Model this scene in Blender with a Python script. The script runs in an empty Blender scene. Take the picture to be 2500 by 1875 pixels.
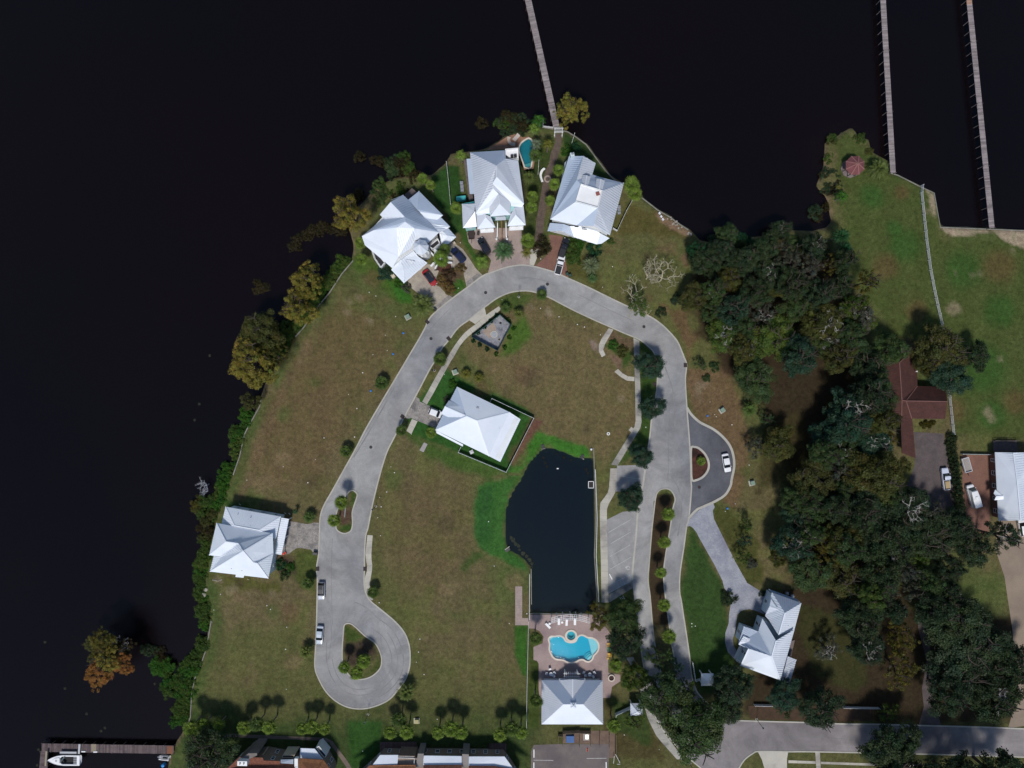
import bpy, bmesh, math, random
import numpy as np
from mathutils import Vector, Matrix, geometry
random.seed(7); RNG = np.random.default_rng(11)
SC = bpy.context.scene
C = SC.collection
# ---------------------------------------------------------------- scale of the place
S = 0.106            # metres on the ground for one unit of the survey plan (plan is 2500 x 1875)
H = 177.0            # height of the drone above the ground
CX, CY = 1250.0, 937.5
# ---------------------------------------------------------------- camera, world, sun, exposure
cam = bpy.data.objects.new('drone_camera', bpy.data.cameras.new('drone_camera')); C.objects.link(cam)
cam.location = (0, 0, H); cam.rotation_euler = (0, 0, 0)
cam.data.sensor_width = 36; cam.data.lens = 18.0 / (CX * S / H)
cam.data.clip_end = 9000; cam.data.clip_start = 1
SC.camera = cam
SUN_EL, SHX, SHY = math.radians(59), 0.10, 0.99          # elevation, direction shadows fall
wd = bpy.data.worlds.new('World'); SC.world = wd; wd.use_nodes = True
nt = wd.node_tree; nt.nodes.clear()
sky = nt.nodes.new('ShaderNodeTexSky'); sky.sky_type = 'NISHITA'; sky.sun_disc = False
sky.sun_elevation = SUN_EL; sky.sun_rotation = math.atan2(-SHX, -SHY); sky.dust_density = 0.6; sky.ozone_density = 1.4
bg = nt.nodes.new('ShaderNodeBackground'); bg.inputs[1].default_value = 0.10
ow = nt.nodes.new('ShaderNodeOutputWorld')
nt.links.new(sky.outputs[0], bg.inputs[0]); nt.links.new(bg.outputs[0], ow.inputs[0])
sun = bpy.data.objects.new('sun', bpy.data.lights.new('sun', 'SUN')); C.objects.link(sun)
sun.data.energy = 3.25; sun.data.angle = math.radians(9.0); sun.data.color = (1, 0.955, 0.89)
l_ = math.hypot(SHX, SHY)
sun.rotation_euler = Vector((SHX / l_ * math.cos(SUN_EL), SHY / l_ * math.cos(SUN_EL), -math.sin(SUN_EL))).to_track_quat('-Z', 'Y').to_euler()
SC.render.engine = 'CYCLES'
SC.view_settings.view_transform = 'Standard'; SC.view_settings.look = 'None'
SC.view_settings.exposure = 0.0; SC.view_settings.gamma = 1; SC.view_settings.use_curve_mapping = False
SC.cycles.max_bounces = 6; SC.cycles.transparent_max_bounces = 8

# ---------------------------------------------------------------- survey sheets -> world
TL = {'0': (0, 0, .8848), 'A': (850, 200, 4.424), 'B': (1250, 200, 4.424), 'C': (850, 500, 4.424), 'D': (1250, 500, 4.424),
 'E': (450, 500, 4.424), 'F': (850, 800, 4.424), 'G': (1250, 800, 4.424), 'H': (450, 800, 4.424), 'I': (450, 1150, 4.424),
 'J': (850, 1150, 4.424), 'K': (1250, 1150, 4.424), 'L': (1700, 1100, 4.424), 'M': (50, 1500, 4.424), 'N': (450, 1500, 4.424),
 'O': (850, 1500, 4.424), 'P': (1250, 1480, 4.424), 'Q': (1650, 1500, 4.424), 'R': (2000, 1500, 4.424), 'S': (2000, 1000, 4.424),
 'T': (1650, 500, 4.424), 'U': (2000, 700, 4.424), 'V': (1950, 300, 4.022), 'W': (1650, 800, 4.424), 'X': (2000, 0, 4.424),
 'h1': (1780, 1430, 6.635), 'h2': (870, 450, 6.635), 'h3': (1110, 340, 6.38), 'h4': (1320, 350, 6.382), 'h5': (500, 1215, 7.9),
 'c1': (540, 1790, 7.373), 'c2': (880, 1790, 5.53), 'h8': (2120, 830, 5.927), 'e1': (2330, 1060, 6.912), 'po': (1290, 1480, 9.217),
 'y': (1290, 1770, 9.217), 'dk': (80, 1800, 5.82), 'w5': (1780, 540, 3.95), 'w6': (1880, 1080, 3.95), 'ok': (1400, 1520, 4.674),
 'rr': (2240, 1240, 2.612), '': (0, 0, 1)}
def pp(t, x, y):
    a = TL[t]; return (a[0] + x / a[2], a[1] + y / a[2])
def PS(t, s):
    """'x,y x,y' on sheet t -> plan points"""
    return [pp(t, *map(float, q.split(','))) for q in s.split()]
def W(p, h=0.0):
    k = S * (H - h) / H
    return Vector(((p[0] - CX) * k, (CY - p[1]) * k, h))
def W2(pts, h=0.0):
    return [W(p, h) for p in pts]
def smooth(pts, closed=False, n=5):
    P = [Vector((p[0], p[1], 0)) for p in pts]; N = len(P); out = []
    rng = range(N if closed else N - 1)
    for i in rng:
        if closed: a, b, c, d = P[i - 1], P[i], P[(i + 1) % N], P[(i + 2) % N]
        else: a, b, c, d = P[max(i - 1, 0)], P[i], P[i + 1], P[min(i + 2, N - 1)]
        for k in range(n):
            t = k / n
            q = 0.5 * ((2 * b) + (c - a) * t + (2 * a - 5 * b + 4 * c - d) * t * t + (3 * b - a - 3 * c + d) * t ** 3)
            out.append((q.x, q.y))
    if not closed: out.append((P[-1].x, P[-1].y))
    return out

# ---------------------------------------------------------------- materials
MATS = {}
def node(nt, t, **kw):
    n = nt.nodes.new(t)
    for k, v in kw.items(): setattr(n, k, v)
    return n
def noise_tex(nt, scale, detail=4, rough=.6, vec=None, dist=0):
    n = node(nt, 'ShaderNodeTexNoise'); n.inputs['Scale'].default_value = scale; n.inputs['Detail'].default_value = detail
    n.inputs['Roughness'].default_value = rough; n.inputs['Distortion'].default_value = dist
    if vec is not None: nt.links.new(vec, n.inputs['Vector'])
    return n
def ramp(nt, fac, a, b, lo=.35, hi=.65):
    r = node(nt, 'ShaderNodeMapRange'); r.inputs[1].default_value = lo; r.inputs[2].default_value = hi
    r.inputs[3].default_value = a; r.inputs[4].default_value = b
    nt.links.new(fac, r.inputs[0]); return r.outputs[0]
def mixc(nt, fac, a, b, mode='MIX'):
    m = node(nt, 'ShaderNodeMix', data_type='RGBA', blend_type=mode)
    for s, v in ((0, fac), (6, a), (7, b)):
        if hasattr(v, 'is_linked') or hasattr(v, 'links'): nt.links.new(v, m.inputs[s])
        elif isinstance(v, (int, float)): m.inputs[s].default_value = v
        else: m.inputs[s].default_value = (*v, 1)
    return m.outputs[2]
def grey(nt, v):
    c = node(nt, 'ShaderNodeCombineColor')
    for i in range(3): nt.links.new(v, c.inputs[i])
    return c.outputs[0]
def mat(name, c1, c2=None, scale=.3, rough=.85, bump=0., bscale=4., spec=.3, metal=0., rnd=0., speck=0., sscale=6., c3=None, s3=.06, coord='pos', stretch=None):
    if name in MATS: return MATS[name]
    m = bpy.data.materials.new(name); m.use_nodes = True; nt = m.node_tree
    b = nt.nodes['Principled BSDF']
    b.inputs['Roughness'].default_value = rough; b.inputs['Metallic'].default_value = metal
    b.inputs['Specular IOR Level'].default_value = spec
    if coord == 'pos': vec = node(nt, 'ShaderNodeNewGeometry').outputs['Position']
    else: vec = node(nt, 'ShaderNodeTexCoord').outputs['Object']
    if stretch:
        mp = node(nt, 'ShaderNodeMapping'); mp.inputs['Scale'].default_value = stretch; nt.links.new(vec, mp.inputs[0]); vec = mp.outputs[0]
    if c2 is None: c2 = tuple(x * .8 for x in c1)
    n = noise_tex(nt, scale, 5, .62, vec)
    col = mixc(nt, ramp(nt, n.outputs[0], 0, 1), c1, c2)
    if c3 is not None:
        n3 = noise_tex(nt, s3, 4, .6, vec); col = mixc(nt, ramp(nt, n3.outputs[0], 0, 1, .48, .66), col, c3)
    if speck:
        n2 = noise_tex(nt, sscale, 3, .7, vec)
        col = mixc(nt, 1., col, grey(nt, ramp(nt, n2.outputs[0], 1 - speck, 1 + speck, .3, .7)), 'MULTIPLY')
    if rnd:
        oi = node(nt, 'ShaderNodeObjectInfo')
        col = mixc(nt, 1., col, grey(nt, ramp(nt, oi.outputs['Random'], 1 - rnd, 1 + rnd, 0, 1)), 'MULTIPLY')
    nt.links.new(col, b.inputs['Base Color'])
    if bump:
        bn = noise_tex(nt, bscale, 3, .6, vec); bp = node(nt, 'ShaderNodeBump'); bp.inputs['Strength'].default_value = bump
        bp.inputs['Distance'].default_value = .1
        nt.links.new(bn.outputs[0], bp.inputs['Height']); nt.links.new(bp.outputs[0], b.inputs['Normal'])
    MATS[name] = m; return m
def leafmat(name, col, var=.35, hue=(1.12, 1.06, .85), trans=.34):
    if name in MATS: return MATS[name]
    m = bpy.data.materials.new(name); m.use_nodes = True; nt = m.node_tree; nt.nodes.clear()
    out = node(nt, 'ShaderNodeOutputMaterial'); at = node(nt, 'ShaderNodeAttribute', attribute_name='col')
    oi = node(nt, 'ShaderNodeObjectInfo')
    c = mixc(nt, 1., col, at.outputs['Color'], 'MULTIPLY')
    c = mixc(nt, oi.outputs['Random'], c, mixc(nt, 1., c, hue, 'MULTIPLY'))
    d = node(nt, 'ShaderNodeBsdfDiffuse'); t = node(nt, 'ShaderNodeBsdfTranslucent'); g = node(nt, 'ShaderNodeBsdfGlossy')
    g.inputs['Roughness'].default_value = .45
    x = node(nt, 'ShaderNodeMixShader'); x.inputs[0].default_value = trans
    nt.links.new(c, d.inputs[0]); nt.links.new(c, t.inputs[0]); nt.links.new(d.outputs[0], x.inputs[1]); nt.links.new(t.outputs[0], x.inputs[2])
    y = node(nt, 'ShaderNodeMixShader'); y.inputs[0].default_value = .008
    nt.links.new(x.outputs[0], y.inputs[1]); nt.links.new(g.outputs[0], y.inputs[2]); nt.links.new(y.outputs[0], out.inputs[0])
    MATS[name] = m; return m
def flat(name, c, rough=.6, metal=0., spec=.4):
    return mat(name, c, tuple(x * .88 for x in c), scale=1.5, rough=rough, metal=metal, spec=spec, coord='obj')

# ---------------------------------------------------------------- mesh helpers
def new_obj(name, me, parent=None, m=None, world=False):
    o = bpy.data.objects.new(name, me); C.objects.link(o)
    if m is not None and me is not None and hasattr(me, 'materials'):
        if not me.materials: me.materials.append(m)
    if parent is not None:
        o.parent = parent
        if world: o.matrix_parent_inverse = parent.matrix_basis.inverted()
    return o
def tag(o, label=None, cat=None, group=None, kind=None):
    if label: o['label'] = label
    if cat: o['category'] = cat
    if group: o['group'] = group
    if kind: o['kind'] = kind
    return o
def thing(name, label, cat, loc=(0, 0, 0), rz=0., group=None):
    o = bpy.data.objects.new(name, None); C.objects.link(o); o.empty_display_size = .5
    o.location = loc; o.rotation_euler = (0, 0, rz)
    o.matrix_basis = Matrix.Translation(Vector(loc)) @ Matrix.Rotation(rz, 4, 'Z')
    return tag(o, label, cat, group)
def np_mesh(name, V, F, cols=None, smooth_=False):
    V = np.asarray(V, np.float32); F = np.asarray(F, np.int32)
    me = bpy.data.meshes.new(name); k = F.shape[1]
    me.vertices.add(len(V)); me.vertices.foreach_set('co', V.ravel())
    me.loops.add(F.size); me.loops.foreach_set('vertex_index', F.ravel())
    me.polygons.add(len(F)); me.polygons.foreach_set('loop_start', np.arange(0, F.size, k, dtype=np.int32))
    me.polygons.foreach_set('loop_total', np.full(len(F), k, np.int32))
    me.update(calc_edges=True)
    if cols is not None:
        a = me.color_attributes.new('col', 'FLOAT_COLOR', 'POINT')
        cc = np.ones((len(V), 4), np.float32); cc[:, :3] = cols; a.data.foreach_set('color', cc.ravel())
    if smooth_: me.polygons.foreach_set('use_smooth', np.ones(len(F), bool))
    me.validate(); return me
def ccw(p):
    a = sum(p[i - 1][0] * p[i][1] - p[i][0] * p[i - 1][1] for i in range(len(p)))
    return list(p) if a > 0 else list(p)[::-1]
class MB:
    def __init__(s): s.v = []; s.f = []
    def add(s, vs, fs):
        o = len(s.v); s.v += [tuple(x) for x in vs]; s.f += [tuple(o + i for i in f) for f in fs]; return s
    def box(s, c, d, rz=0., ry=0., rx=0.):
        M = Matrix.Translation(Vector(c)) @ Matrix.Rotation(rz, 4, 'Z') @ Matrix.Rotation(ry, 4, 'Y') @ Matrix.Rotation(rx, 4, 'X')
        q = [M @ Vector((x * d[0] / 2, y * d[1] / 2, z * d[2] / 2)) for z in (-1, 1) for y in (-1, 1) for x in (-1, 1)]
        return s.add(q, [(0, 2, 3, 1), (4, 5, 7, 6), (0, 1, 5, 4), (2, 6, 7, 3), (0, 4, 6, 2), (1, 3, 7, 5)])
    def bar(s, a, b, w, h):
        a, b = Vector(a), Vector(b); d = b - a; L = d.length
        if L < 1e-5: return s
        return s.box((a + b) / 2, (L, w, h), math.atan2(d.y, d.x), -math.asin(max(-1, min(1, d.z / L))))
    def tube(s, a, b, r0, r1, n=6):
        a, b = Vector(a), Vector(b); d = (b - a)
        q = d.to_track_quat('Z', 'Y'); vs = []
        for p, r in ((a, r0), (b, r1)):
            vs += [p + q @ Vector((r * math.cos(2 * math.pi * i / n), r * math.sin(2 * math.pi * i / n), 0)) for i in range(n)]
        return s.add(vs, [(i, (i + 1) % n, n + (i + 1) % n, n + i) for i in range(n)] + [tuple(range(n))[::-1], tuple(range(n, 2 * n))])
    def lathe(s, prof, c=(0, 0, 0), n=14):
        c = Vector(c); vs = []; fs = []
        for r, z in prof: vs += [c + Vector((r * math.cos(2 * math.pi * i / n), r * math.sin(2 * math.pi * i / n), z)) for i in range(n)]
        for k in range(len(prof) - 1): fs += [(k * n + i, k * n + (i + 1) % n, (k + 1) * n + (i + 1) % n, (k + 1) * n + i) for i in range(n)]
        fs += [tuple(range(n))[::-1], tuple((len(prof) - 1) * n + i for i in range(n))]
        return s.add(vs, fs)
    def prism(s, poly, z0, z1, holes=()):
        rings = [ccw([(p[0], p[1]) for p in poly])] + [ccw([(p[0], p[1]) for p in h])[::-1] for h in holes]
        flatp = [p for r in rings for p in r]; n = len(flatp)
        tris = geometry.tessellate_polygon([[Vector((p[0], p[1], 0)) for p in r] for r in rings])
        fs = []
        for t in tris:
            a, b, c = (flatp[i] for i in t)
            if (b[0] - a[0]) * (c[1] - a[1]) - (b[1] - a[1]) * (c[0] - a[0]) < 0: t = t[::-1]
            fs.append(tuple(i + n for i in t)); fs.append(tuple(t[::-1]))
        o = 0
        for r in rings:
            m = len(r); fs += [(o + i, o + (i + 1) % m, n + o + (i + 1) % m, n + o + i) for i in range(m)]; o += m
        return s.add([(p[0], p[1], z0) for p in flatp] + [(p[0], p[1], z1) for p in flatp], fs)
    def mesh(s, name):
        me = bpy.data.meshes.new(name); me.from_pydata(s.v, [], s.f); me.update(); return me
    def build(s, name, m, parent=None, world=False, sm=False, bev=0):
        me = s.mesh(name)
        if sm: me.polygons.foreach_set('use_smooth', [True] * len(me.polygons))
        o = new_obj(name, me, parent, m, world)
        if bev:
            b = o.modifiers.new('bevel', 'BEVEL'); b.width = bev; b.segments = 2; b.limit_method = 'ANGLE'
        return o
def sheet(name, pts, z, m, holes=(), kind='structure', depth=.06, label=None, cat=None):
    """ground surface: polygon in plan units, top at z"""
    mb = MB().prism(W2(pts), z - depth, z, [W2(h) for h in holes])
    return tag(mb.build(name, m), label, cat, None, kind)
def strip(name, pts, w, z0, z1, m, closed=False, plan=True, parent=None):
    """band of width w along a line (kerbs, walls, edging)"""
    P = [Vector((q[0], q[1])) for q in (W2(pts) if plan else pts)]; N = len(P)
    L, R = [], []
    for i in range(N):
        a = P[i - 1] if (i > 0 or closed) else P[i]; b = P[(i + 1) % N] if (i < N - 1 or closed) else P[i]
        d = (b - a); d = d.normalized() if d.length > 1e-6 else Vector((1, 0)); nn = Vector((-d.y, d.x)) * w / 2
        L.append(P[i] + nn); R.append(P[i] - nn)
    vs = [(*p, z) for z in (z0, z1) for s_ in (L, R) for p in s_]; fs = []
    rr = range(N if closed else N - 1)
    l0, r0, l1, r1 = 0, N, 2 * N, 3 * N
    for i in rr:
        j = (i + 1) % N
        fs += [(l1 + i, r1 + i, r1 + j, l1 + j), (l0 + i, l1 + i, l1 + j, l0 + j), (r0 + i, r0 + j, r1 + j, r1 + i)]
    if not closed: fs += [(l0, r0, r1, l1), (l0 + N - 1, l1 + N - 1, r1 + N - 1, r0 + N - 1)]
    mb = MB(); mb.add(vs, fs); o = mb.build(name, m, parent, world=parent is not None)
    if parent is None: tag(o, kind='structure')
    return o
def inset(poly, d):
    p = [Vector((q[0], q[1])) for q in ccw([(q[0], q[1]) for q in poly])]; n = len(p); out = []
    for i in range(n):
        a, b, c = p[i - 1], p[i], p[(i + 1) % n]
        u = (b - a).normalized(); v = (c - b).normalized()
        n1, n2 = Vector((-u.y, u.x)), Vector((-v.y, v.x)); k = 1 + n1.dot(n2)
        out.append(b + (n1 + n2) * d / max(k, .35))
    return out
def copy_tree(o, parent=None):
    c = o.copy(); C.objects.link(c); c.parent = parent
    for ch in o.children: copy_tree(ch, c)
    return c
# ================================================================ TERRAIN
SHORE = PS('', '412,1875 424,1832 445,1797 458,1768 465,1751 468,1692 475,1658 493,1615 504,1583 516,1514 518,1520 510,1489 502,1450 503,1410 506,1376 513,1331 524,1285 540,1233 549,1202 569,1160 585,1114 597,1060 604,1046 624,1010 634,992 637,976 653,935 676,899 699,863 721,822 741,800 778,746 805,714 834,669 862,636 868,600 858,560 880,505 915,462 960,438 1000,432 1053,430 1067,421 1090,400 1103,378 1140,374 1184,366 1212,351 1239,333 1257,325 1280,324 1327,311 1374,319 1386,322 1404,333 1431,353 1453,383 1476,414 1492,432 1522,450 1566,482 1589,500 1607,514 1634,529 1657,546 1680,561 1693,574 1706,590 1740,597 1785,595 1831,584 1876,579 1932,566 1989,568 2023,559 2039,541 2037,524 2034,494 2024,474 2004,452 2014,424 2022,399 2024,350 2054,332 2082,314 2099,337 2121,342 2127,370 2150,385 2172,395 2174,421 2192,428 2246,455 2281,471 2296,555 2500,564')
LAND = [(400, 60000), (405, 1990)] + SHORE + [(2700, 570), (60000, 600), (60000, 60000)]
POND = smooth(PS('', '1325,1092 1347,1092 1367,1098 1397,1110 1417,1116 1440,1117'), n=3) + PS('', '1449,1112 1452,1150 1455,1263 1457,1400 1457,1497 1293,1497 1294,1389') + smooth(PS('', '1279,1369 1257,1353 1243,1347 1234,1331 1231,1304 1232,1263 1234,1240 1246,1206 1266,1176 1279,1152 1291,1128 1320,1096'), n=3)
POOL = smooth(PS('po', '455,760 470,710 520,675 590,680 680,665 750,680 800,720 850,790 960,815 1060,790 1100,710 1150,660 1220,650 1290,680 1340,705 1440,715 1530,770 1580,860 1575,970 1530,1050 1470,1110 1440,1190 1370,1250 1290,1240 1230,1205 1150,1210 1080,1250 960,1275 860,1255 790,1215 700,1205 610,1190 540,1130 500,1050 470,960 480,850'), True, 3)
SPA = pp('po', 960, 660)
POOL2 = smooth(PS('A', '1855,680 1890,640 1950,608 1990,640 2010,720 2000,820 1985,870 1970,930 1910,925 1895,890 1870,820 1845,740'), True, 3)
xf = np.arange(-180, 2690, 7.5); yf = np.arange(-140, 2030, 7.5)
far = np.array([60, 160, 400, 900, 2000, 5000, 12000, 30000])
gx = np.concatenate([xf[0] - far[::-1], xf, xf[-1] + far]); gy = np.concatenate([yf[0] - far[::-1], yf, yf[-1] + far])
GX, GY = np.meshgrid(gx, gy); NX, NY = len(gx), len(gy)
def vnoise(sc, seed, X=None, Y=None):
    X = GX if X is None else X; Y = GY if Y is None else Y
    r = np.random.default_rng(seed); T_ = r.random((256, 256))
    x = X / sc + 91.3 * seed; y = Y / sc + 37.7 * seed
    xi = np.floor(x).astype(int); yi = np.floor(y).astype(int); fx = x - xi; fy = y - yi
    fx = fx * fx * (3 - 2 * fx); fy = fy * fy * (3 - 2 * fy)
    g = lambda a, b: T_[a % 256, b % 256]
    return (g(xi, yi) * (1 - fx) + g(xi + 1, yi) * fx) * (1 - fy) + (g(xi, yi + 1) * (1 - fx) + g(xi + 1, yi + 1) * fx) * fy
def fbm(sc, seed, n=4):
    return sum(vnoise(sc / 2 ** i, seed + i) * .5 ** i for i in range(n)) / sum(.5 ** i for i in range(n))
def sdf(poly, X, Y):
    """signed distance (plan units), positive inside"""
    d2 = np.full(X.shape, 1e18); ins = np.zeros(X.shape, bool); n = len(poly)
    for i in range(n):
        (ax, ay), (bx, by) = poly[i - 1], poly[i]
        ex, ey = bx - ax, by - ay; L = ex * ex + ey * ey + 1e-9
        t = np.clip(((X - ax) * ex + (Y - ay) * ey) / L, 0, 1)
        d2 = np.minimum(d2, (X - ax - t * ex) ** 2 + (Y - ay - t * ey) ** 2)
        if ay != by:
            c = ((ay > Y) != (by > Y)) & (X < (bx - ax) * (Y - ay) / (by - ay) + ax); ins ^= c
    return np.sqrt(d2) * np.where(ins, 1, -1)
dl = sdf(LAND, GX, GY) + (fbm(26, 3) - .5) * 5
dp = sdf(POND, GX, GY)
Z = np.clip(dl * .16, -3.0, 0.0)
Z = np.minimum(Z, -np.clip(dp * .055, 0, .62) * (dp > 0) - .35 * (dp > 1.5))
for poly_ in (POOL, POOL2):
    x0, x1 = min(p[0] for p in poly_) - 20, max(p[0] for p in poly_) + 20; y0, y1 = min(p[1] for p in poly_) - 20, max(p[1] for p in poly_) + 20
    b_ = (GX > x0) & (GX < x1) & (GY > y0) & (GY < y1); dd = np.full(GX.shape, -99.); dd[b_] = sdf(poly_, GX[b_], GY[b_])
    Z = np.where(dd > -4, -1.9, Z)
sp_ = np.hypot(GX - SPA[0], GY - SPA[1]); Z = np.where(sp_ < 16, -1.9, Z)
# --- turf colour
n1, n2, n3, n4 = fbm(330, 1), fbm(90, 21), fbm(30, 41), fbm(500, 61, 3)
def L3(*c): return np.array(c)
BROWN, OLIVE, GREEN, LUSH, STRAW, SOIL = L3(.102, .081, .041), L3(.082, .083, .031), L3(.052, .080, .022), L3(.026, .09, .013), L3(.16, .122, .064), L3(.115, .066, .04)
def stp(v, a, b): t = np.clip((v - a) / (b - a), 0, 1); return (t * t * (3 - 2 * t))[..., None]
COL = BROWN + (OLIVE - BROWN) * stp(n1 * .55 + n2 * .45, .36, .60)
COL = COL + (STRAW - COL) * stp(n2 * .5 + n3 * .5, .60, .80) * .55
COL = COL + (SOIL - COL) * stp(n3 * .6 + n1 * .4, .60, .78) * .45
MOT = fbm(46, 131, 4); COL = COL + (L3(.092, .098, .030) - COL) * stp(MOT, .50, .70) * .6
COL = COL + (GREEN - COL) * stp(n4 * .5 + n2 * .5, .48, .68) * .6
COL = COL + (OLIVE * .9 - COL) * stp(GY + (n2 - .5) * 260, 1430, 1720) * .75
def paint(poly, c, feather=14, k=1., wob=18):
    global COL
    x0, x1 = min(p[0] for p in poly) - feather - wob, max(p[0] for p in poly) + feather + wob
    y0, y1 = min(p[1] for p in poly) - feather - wob, max(p[1] for p in poly) + feather + wob
    b = (GX > x0) & (GX < x1) & (GY > y0) & (GY < y1)
    if not b.any(): return
    d = sdf(poly, GX[b], GY[b]) + (n3[b] - .5) * wob * 2
    w = np.clip(d / feather + .5, 0, 1); w = (w * w * (3 - 2 * w))[:, None] * k
    COL[b] = COL[b] + (np.array(c) - COL[b]) * w
def blob(t, x, y, r, c, k=1., feather=None, wob=8):
    q = pp(t, x, y); paint([(q[0] + r * math.cos(a * .524), q[1] + r * math.sin(a * .524)) for a in range(12)], c, feather or r * .9, k, wob)
# green margin along the shore and round the built lots
sh = np.clip(1 - np.abs(dl - 14) / 22, 0, 1)[..., None] * (GX < 760)[..., None]; COL = COL + (GREEN * .95 - COL) * sh * .8
sh = np.clip(1 - np.abs(dl - 42) / 24, 0, 1)[..., None] * (GX < 760)[..., None] * (GY < 1240)[..., None]; COL = COL + (L3(.125, .082, .050) - COL) * sh * .75
paint(PS('', '800,760 990,760 960,860 860,1020 770,1180 640,1200 600,1150 650,1010 720,880'), (.104, .072, .036), 80, .75, 40)
paint(PS('', '940,1180 1160,1150 1150,1300 1120,1420 1000,1440 930,1330'), (.098, .074, .036), 80, .6, 40)
paint(PS('', '1150,740 1330,745 1500,810 1548,840 1548,1040 1470,1160 1440,1090 1330,1075 1290,1000 1180,910 1120,850'), (.118, .088, .044), 40, .75)
paint(PS('', '2040,300 2180,410 2280,480 2296,580 2700,590 2700,1100 2330,1060 2320,860 2180,820 2120,740 2060,660 2050,500'), (.050, .066, .018), 24, .9)
for q in ('2130,480,30', '2210,600,40', '2350,660,45', '2400,900,60', '2180,560,22', '2440,760,40', '2420,1010,35'): blob('', *map(float, q.split(',')), (.026, .070, .014), .7)
for q in ('2160,650,30', '2240,760,26', '2440,650,40', '2330,1000,30', '2200,470,20', '2480,980,30'): blob('', *map(float, q.split(',')), (.085, .058, .025), .7)
paint(PS('J', '1400,150 1900,20 1750,260 1690,420 1685,700 1720,850 1900,980 1950,1080 1870,1060 1650,960 1430,830 1370,700 1350,500'), (.031, .095, .019), 9, .95, 7)
paint(PS('J', '1390,200 1560,180 1540,700 1420,800 1370,600'), (.018, .062, .018), 26, .6, 10)
paint(PS('J', '1250,900 1420,900 1330,1080 1220,1080'), (.035, .065, .016), 14, .8)
paint(PS('G', '-40,1560 120,1250 260,1120 500,1180 820,1300 840,1400 700,1400 330,1300 100,1560'), (.034, .118, .016), 8, .95, 6)
paint(PS('F', '780,760 1040,430 1200,540 1900,860 2020,980 1720,1580 1200,1360 690,1150 640,960'), (.022, .070, .014), 8, .97, 4)
paint(PS('F', '1100,500 1850,850 1950,920 1700,780'), (.03, .055, .015), 16, .7)
paint(PS('F', '640,1130 1180,1340 1700,1570 1500,1640 900,1430 700,1240'), (.035, .078, .014), 22, .8, 12)
paint(PS('F', '1990,980 2090,1020 1990,1180 1850,1400 1780,1480 1760,1450'), (.115, .055, .04), 7, .95, 6)
paint(PS('C', '1700,1250 1800,1280 1900,1180 1990,1400 1800,1600 1640,1640'), (.045, .095, .014), 16, .9, 10)
paint(PS('C', '1480,1120 1600,1020 1760,950 1900,940 2020,950 1950,1060 1800,1150 1640,1080'), (.045, .07, .016), 12, .9, 10)
paint(PS('C', '0,600 250,600 500,770 620,860 700,960 720,1080 560,1060 350,900 100,720'), (.045, .08, .014), 14, .9, 10)
paint(PS('C', '420,820 640,900 700,1050 560,1040'), (.028, .105, .014), 12, .8, 6)
paint(PS('A', '900,1020 1060,890 1200,900 1230,1200 1240,1600 1120,1650 1060,1450 900,1200'), (.018, .052, .012), 6, .95, 6)
paint(PS('C', '1200,200 1300,300 1330,450 1420,560 1420,720 1330,560 1240,400'), (.03, .07, .013), 6, .95, 5)
paint(PS('B', '550,540 700,620 800,690 900,820 1020,980 1150,1080 950,1060 700,760 540,700'), (.02, .042, .012), 6, .95, 5)
paint(PS('B', '300,600 460,600 420,1000 330,1300 250,1659 160,1659 130,900'), (.035, .05, .014), 8, .9, 8)
paint(PS('B', '1290,1300 1560,1400 1900,1659 1100,1659'), (.07, .058, .018), 14, .8)
paint(PS('D', '560,560 900,600 950,900 720,800 570,740'), (.06, .056, .016), 14, .8)
paint(PS('B', '1560,1440 1720,1480 1940,1620 1900,1659 1700,1580'), (.18, .115, .075), 8, .9, 8)
paint(PS('D', '1800,560 1900,500 1940,700 1850,700'), (.12, .07, .045), 9, .8)
paint(PS('D', '1100,1400 1310,1450 1320,1520 1100,1480'), (.10, .065, .04), 8, .85)
paint(PS('G', '1010,190 1150,200 1310,280 1270,380 1190,470 1200,340 1100,260'), (.032, .062, .013), 5, .95, 4)
paint(PS('G', '1040,290 1190,330 1200,450 1120,420'), (.15, .095, .065), 5, .95, 4)
paint(PS('G', '830,130 900,130 940,260 870,240'), (.19, .14, .11), 4, .95, 4)
paint(PS('G', '1380,140 1510,240 1560,560 1510,960 1480,1260 1150,1480 1400,1060 1385,560'), (.03, .06, .013), 5, .95, 4)
paint(PS('', '1680,900 1780,900 1830,1060 1800,1250 1760,1230 1790,1130 1740,1050 1690,1000'), (.115, .073, .04), 14, .9, 16)
paint(PS('D', '1600,1050 1850,1150 2000,1500 1900,1659 1750,1330'), (.105, .065, .035), 16, .9)
paint(PS('', '1690,1290 1740,1380 1770,1450 1780,1560 1800,1620 1790,1680 1710,1690 1690,1640 1680,1560 1662,1450 1672,1350'), (.026, .055, .014), 14, .95, 10)
paint(PS('', '1745,1230 1790,1240 1840,1300 1870,1430 1830,1425 1795,1370 1768,1320 1744,1262'), (.052, .055, .016), 10, .9)
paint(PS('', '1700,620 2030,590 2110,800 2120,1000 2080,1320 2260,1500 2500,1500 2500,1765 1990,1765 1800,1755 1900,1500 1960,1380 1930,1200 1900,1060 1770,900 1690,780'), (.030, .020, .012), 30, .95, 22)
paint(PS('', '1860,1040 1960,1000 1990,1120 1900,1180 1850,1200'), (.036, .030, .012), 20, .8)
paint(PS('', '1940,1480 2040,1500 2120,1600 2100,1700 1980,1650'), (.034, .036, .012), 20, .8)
paint(PS('O', '1800,120 1945,120 1930,700 1870,650 1810,420'), (.028, .085, .013), 7, .95, 5)
paint(PS('', '440,1760 560,1725 700,1748 850,1752 1000,1738 1150,1755 1310,1735 1310,1990 440,1990'), (.030, .050, .015), 90, .85, 45)
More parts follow.
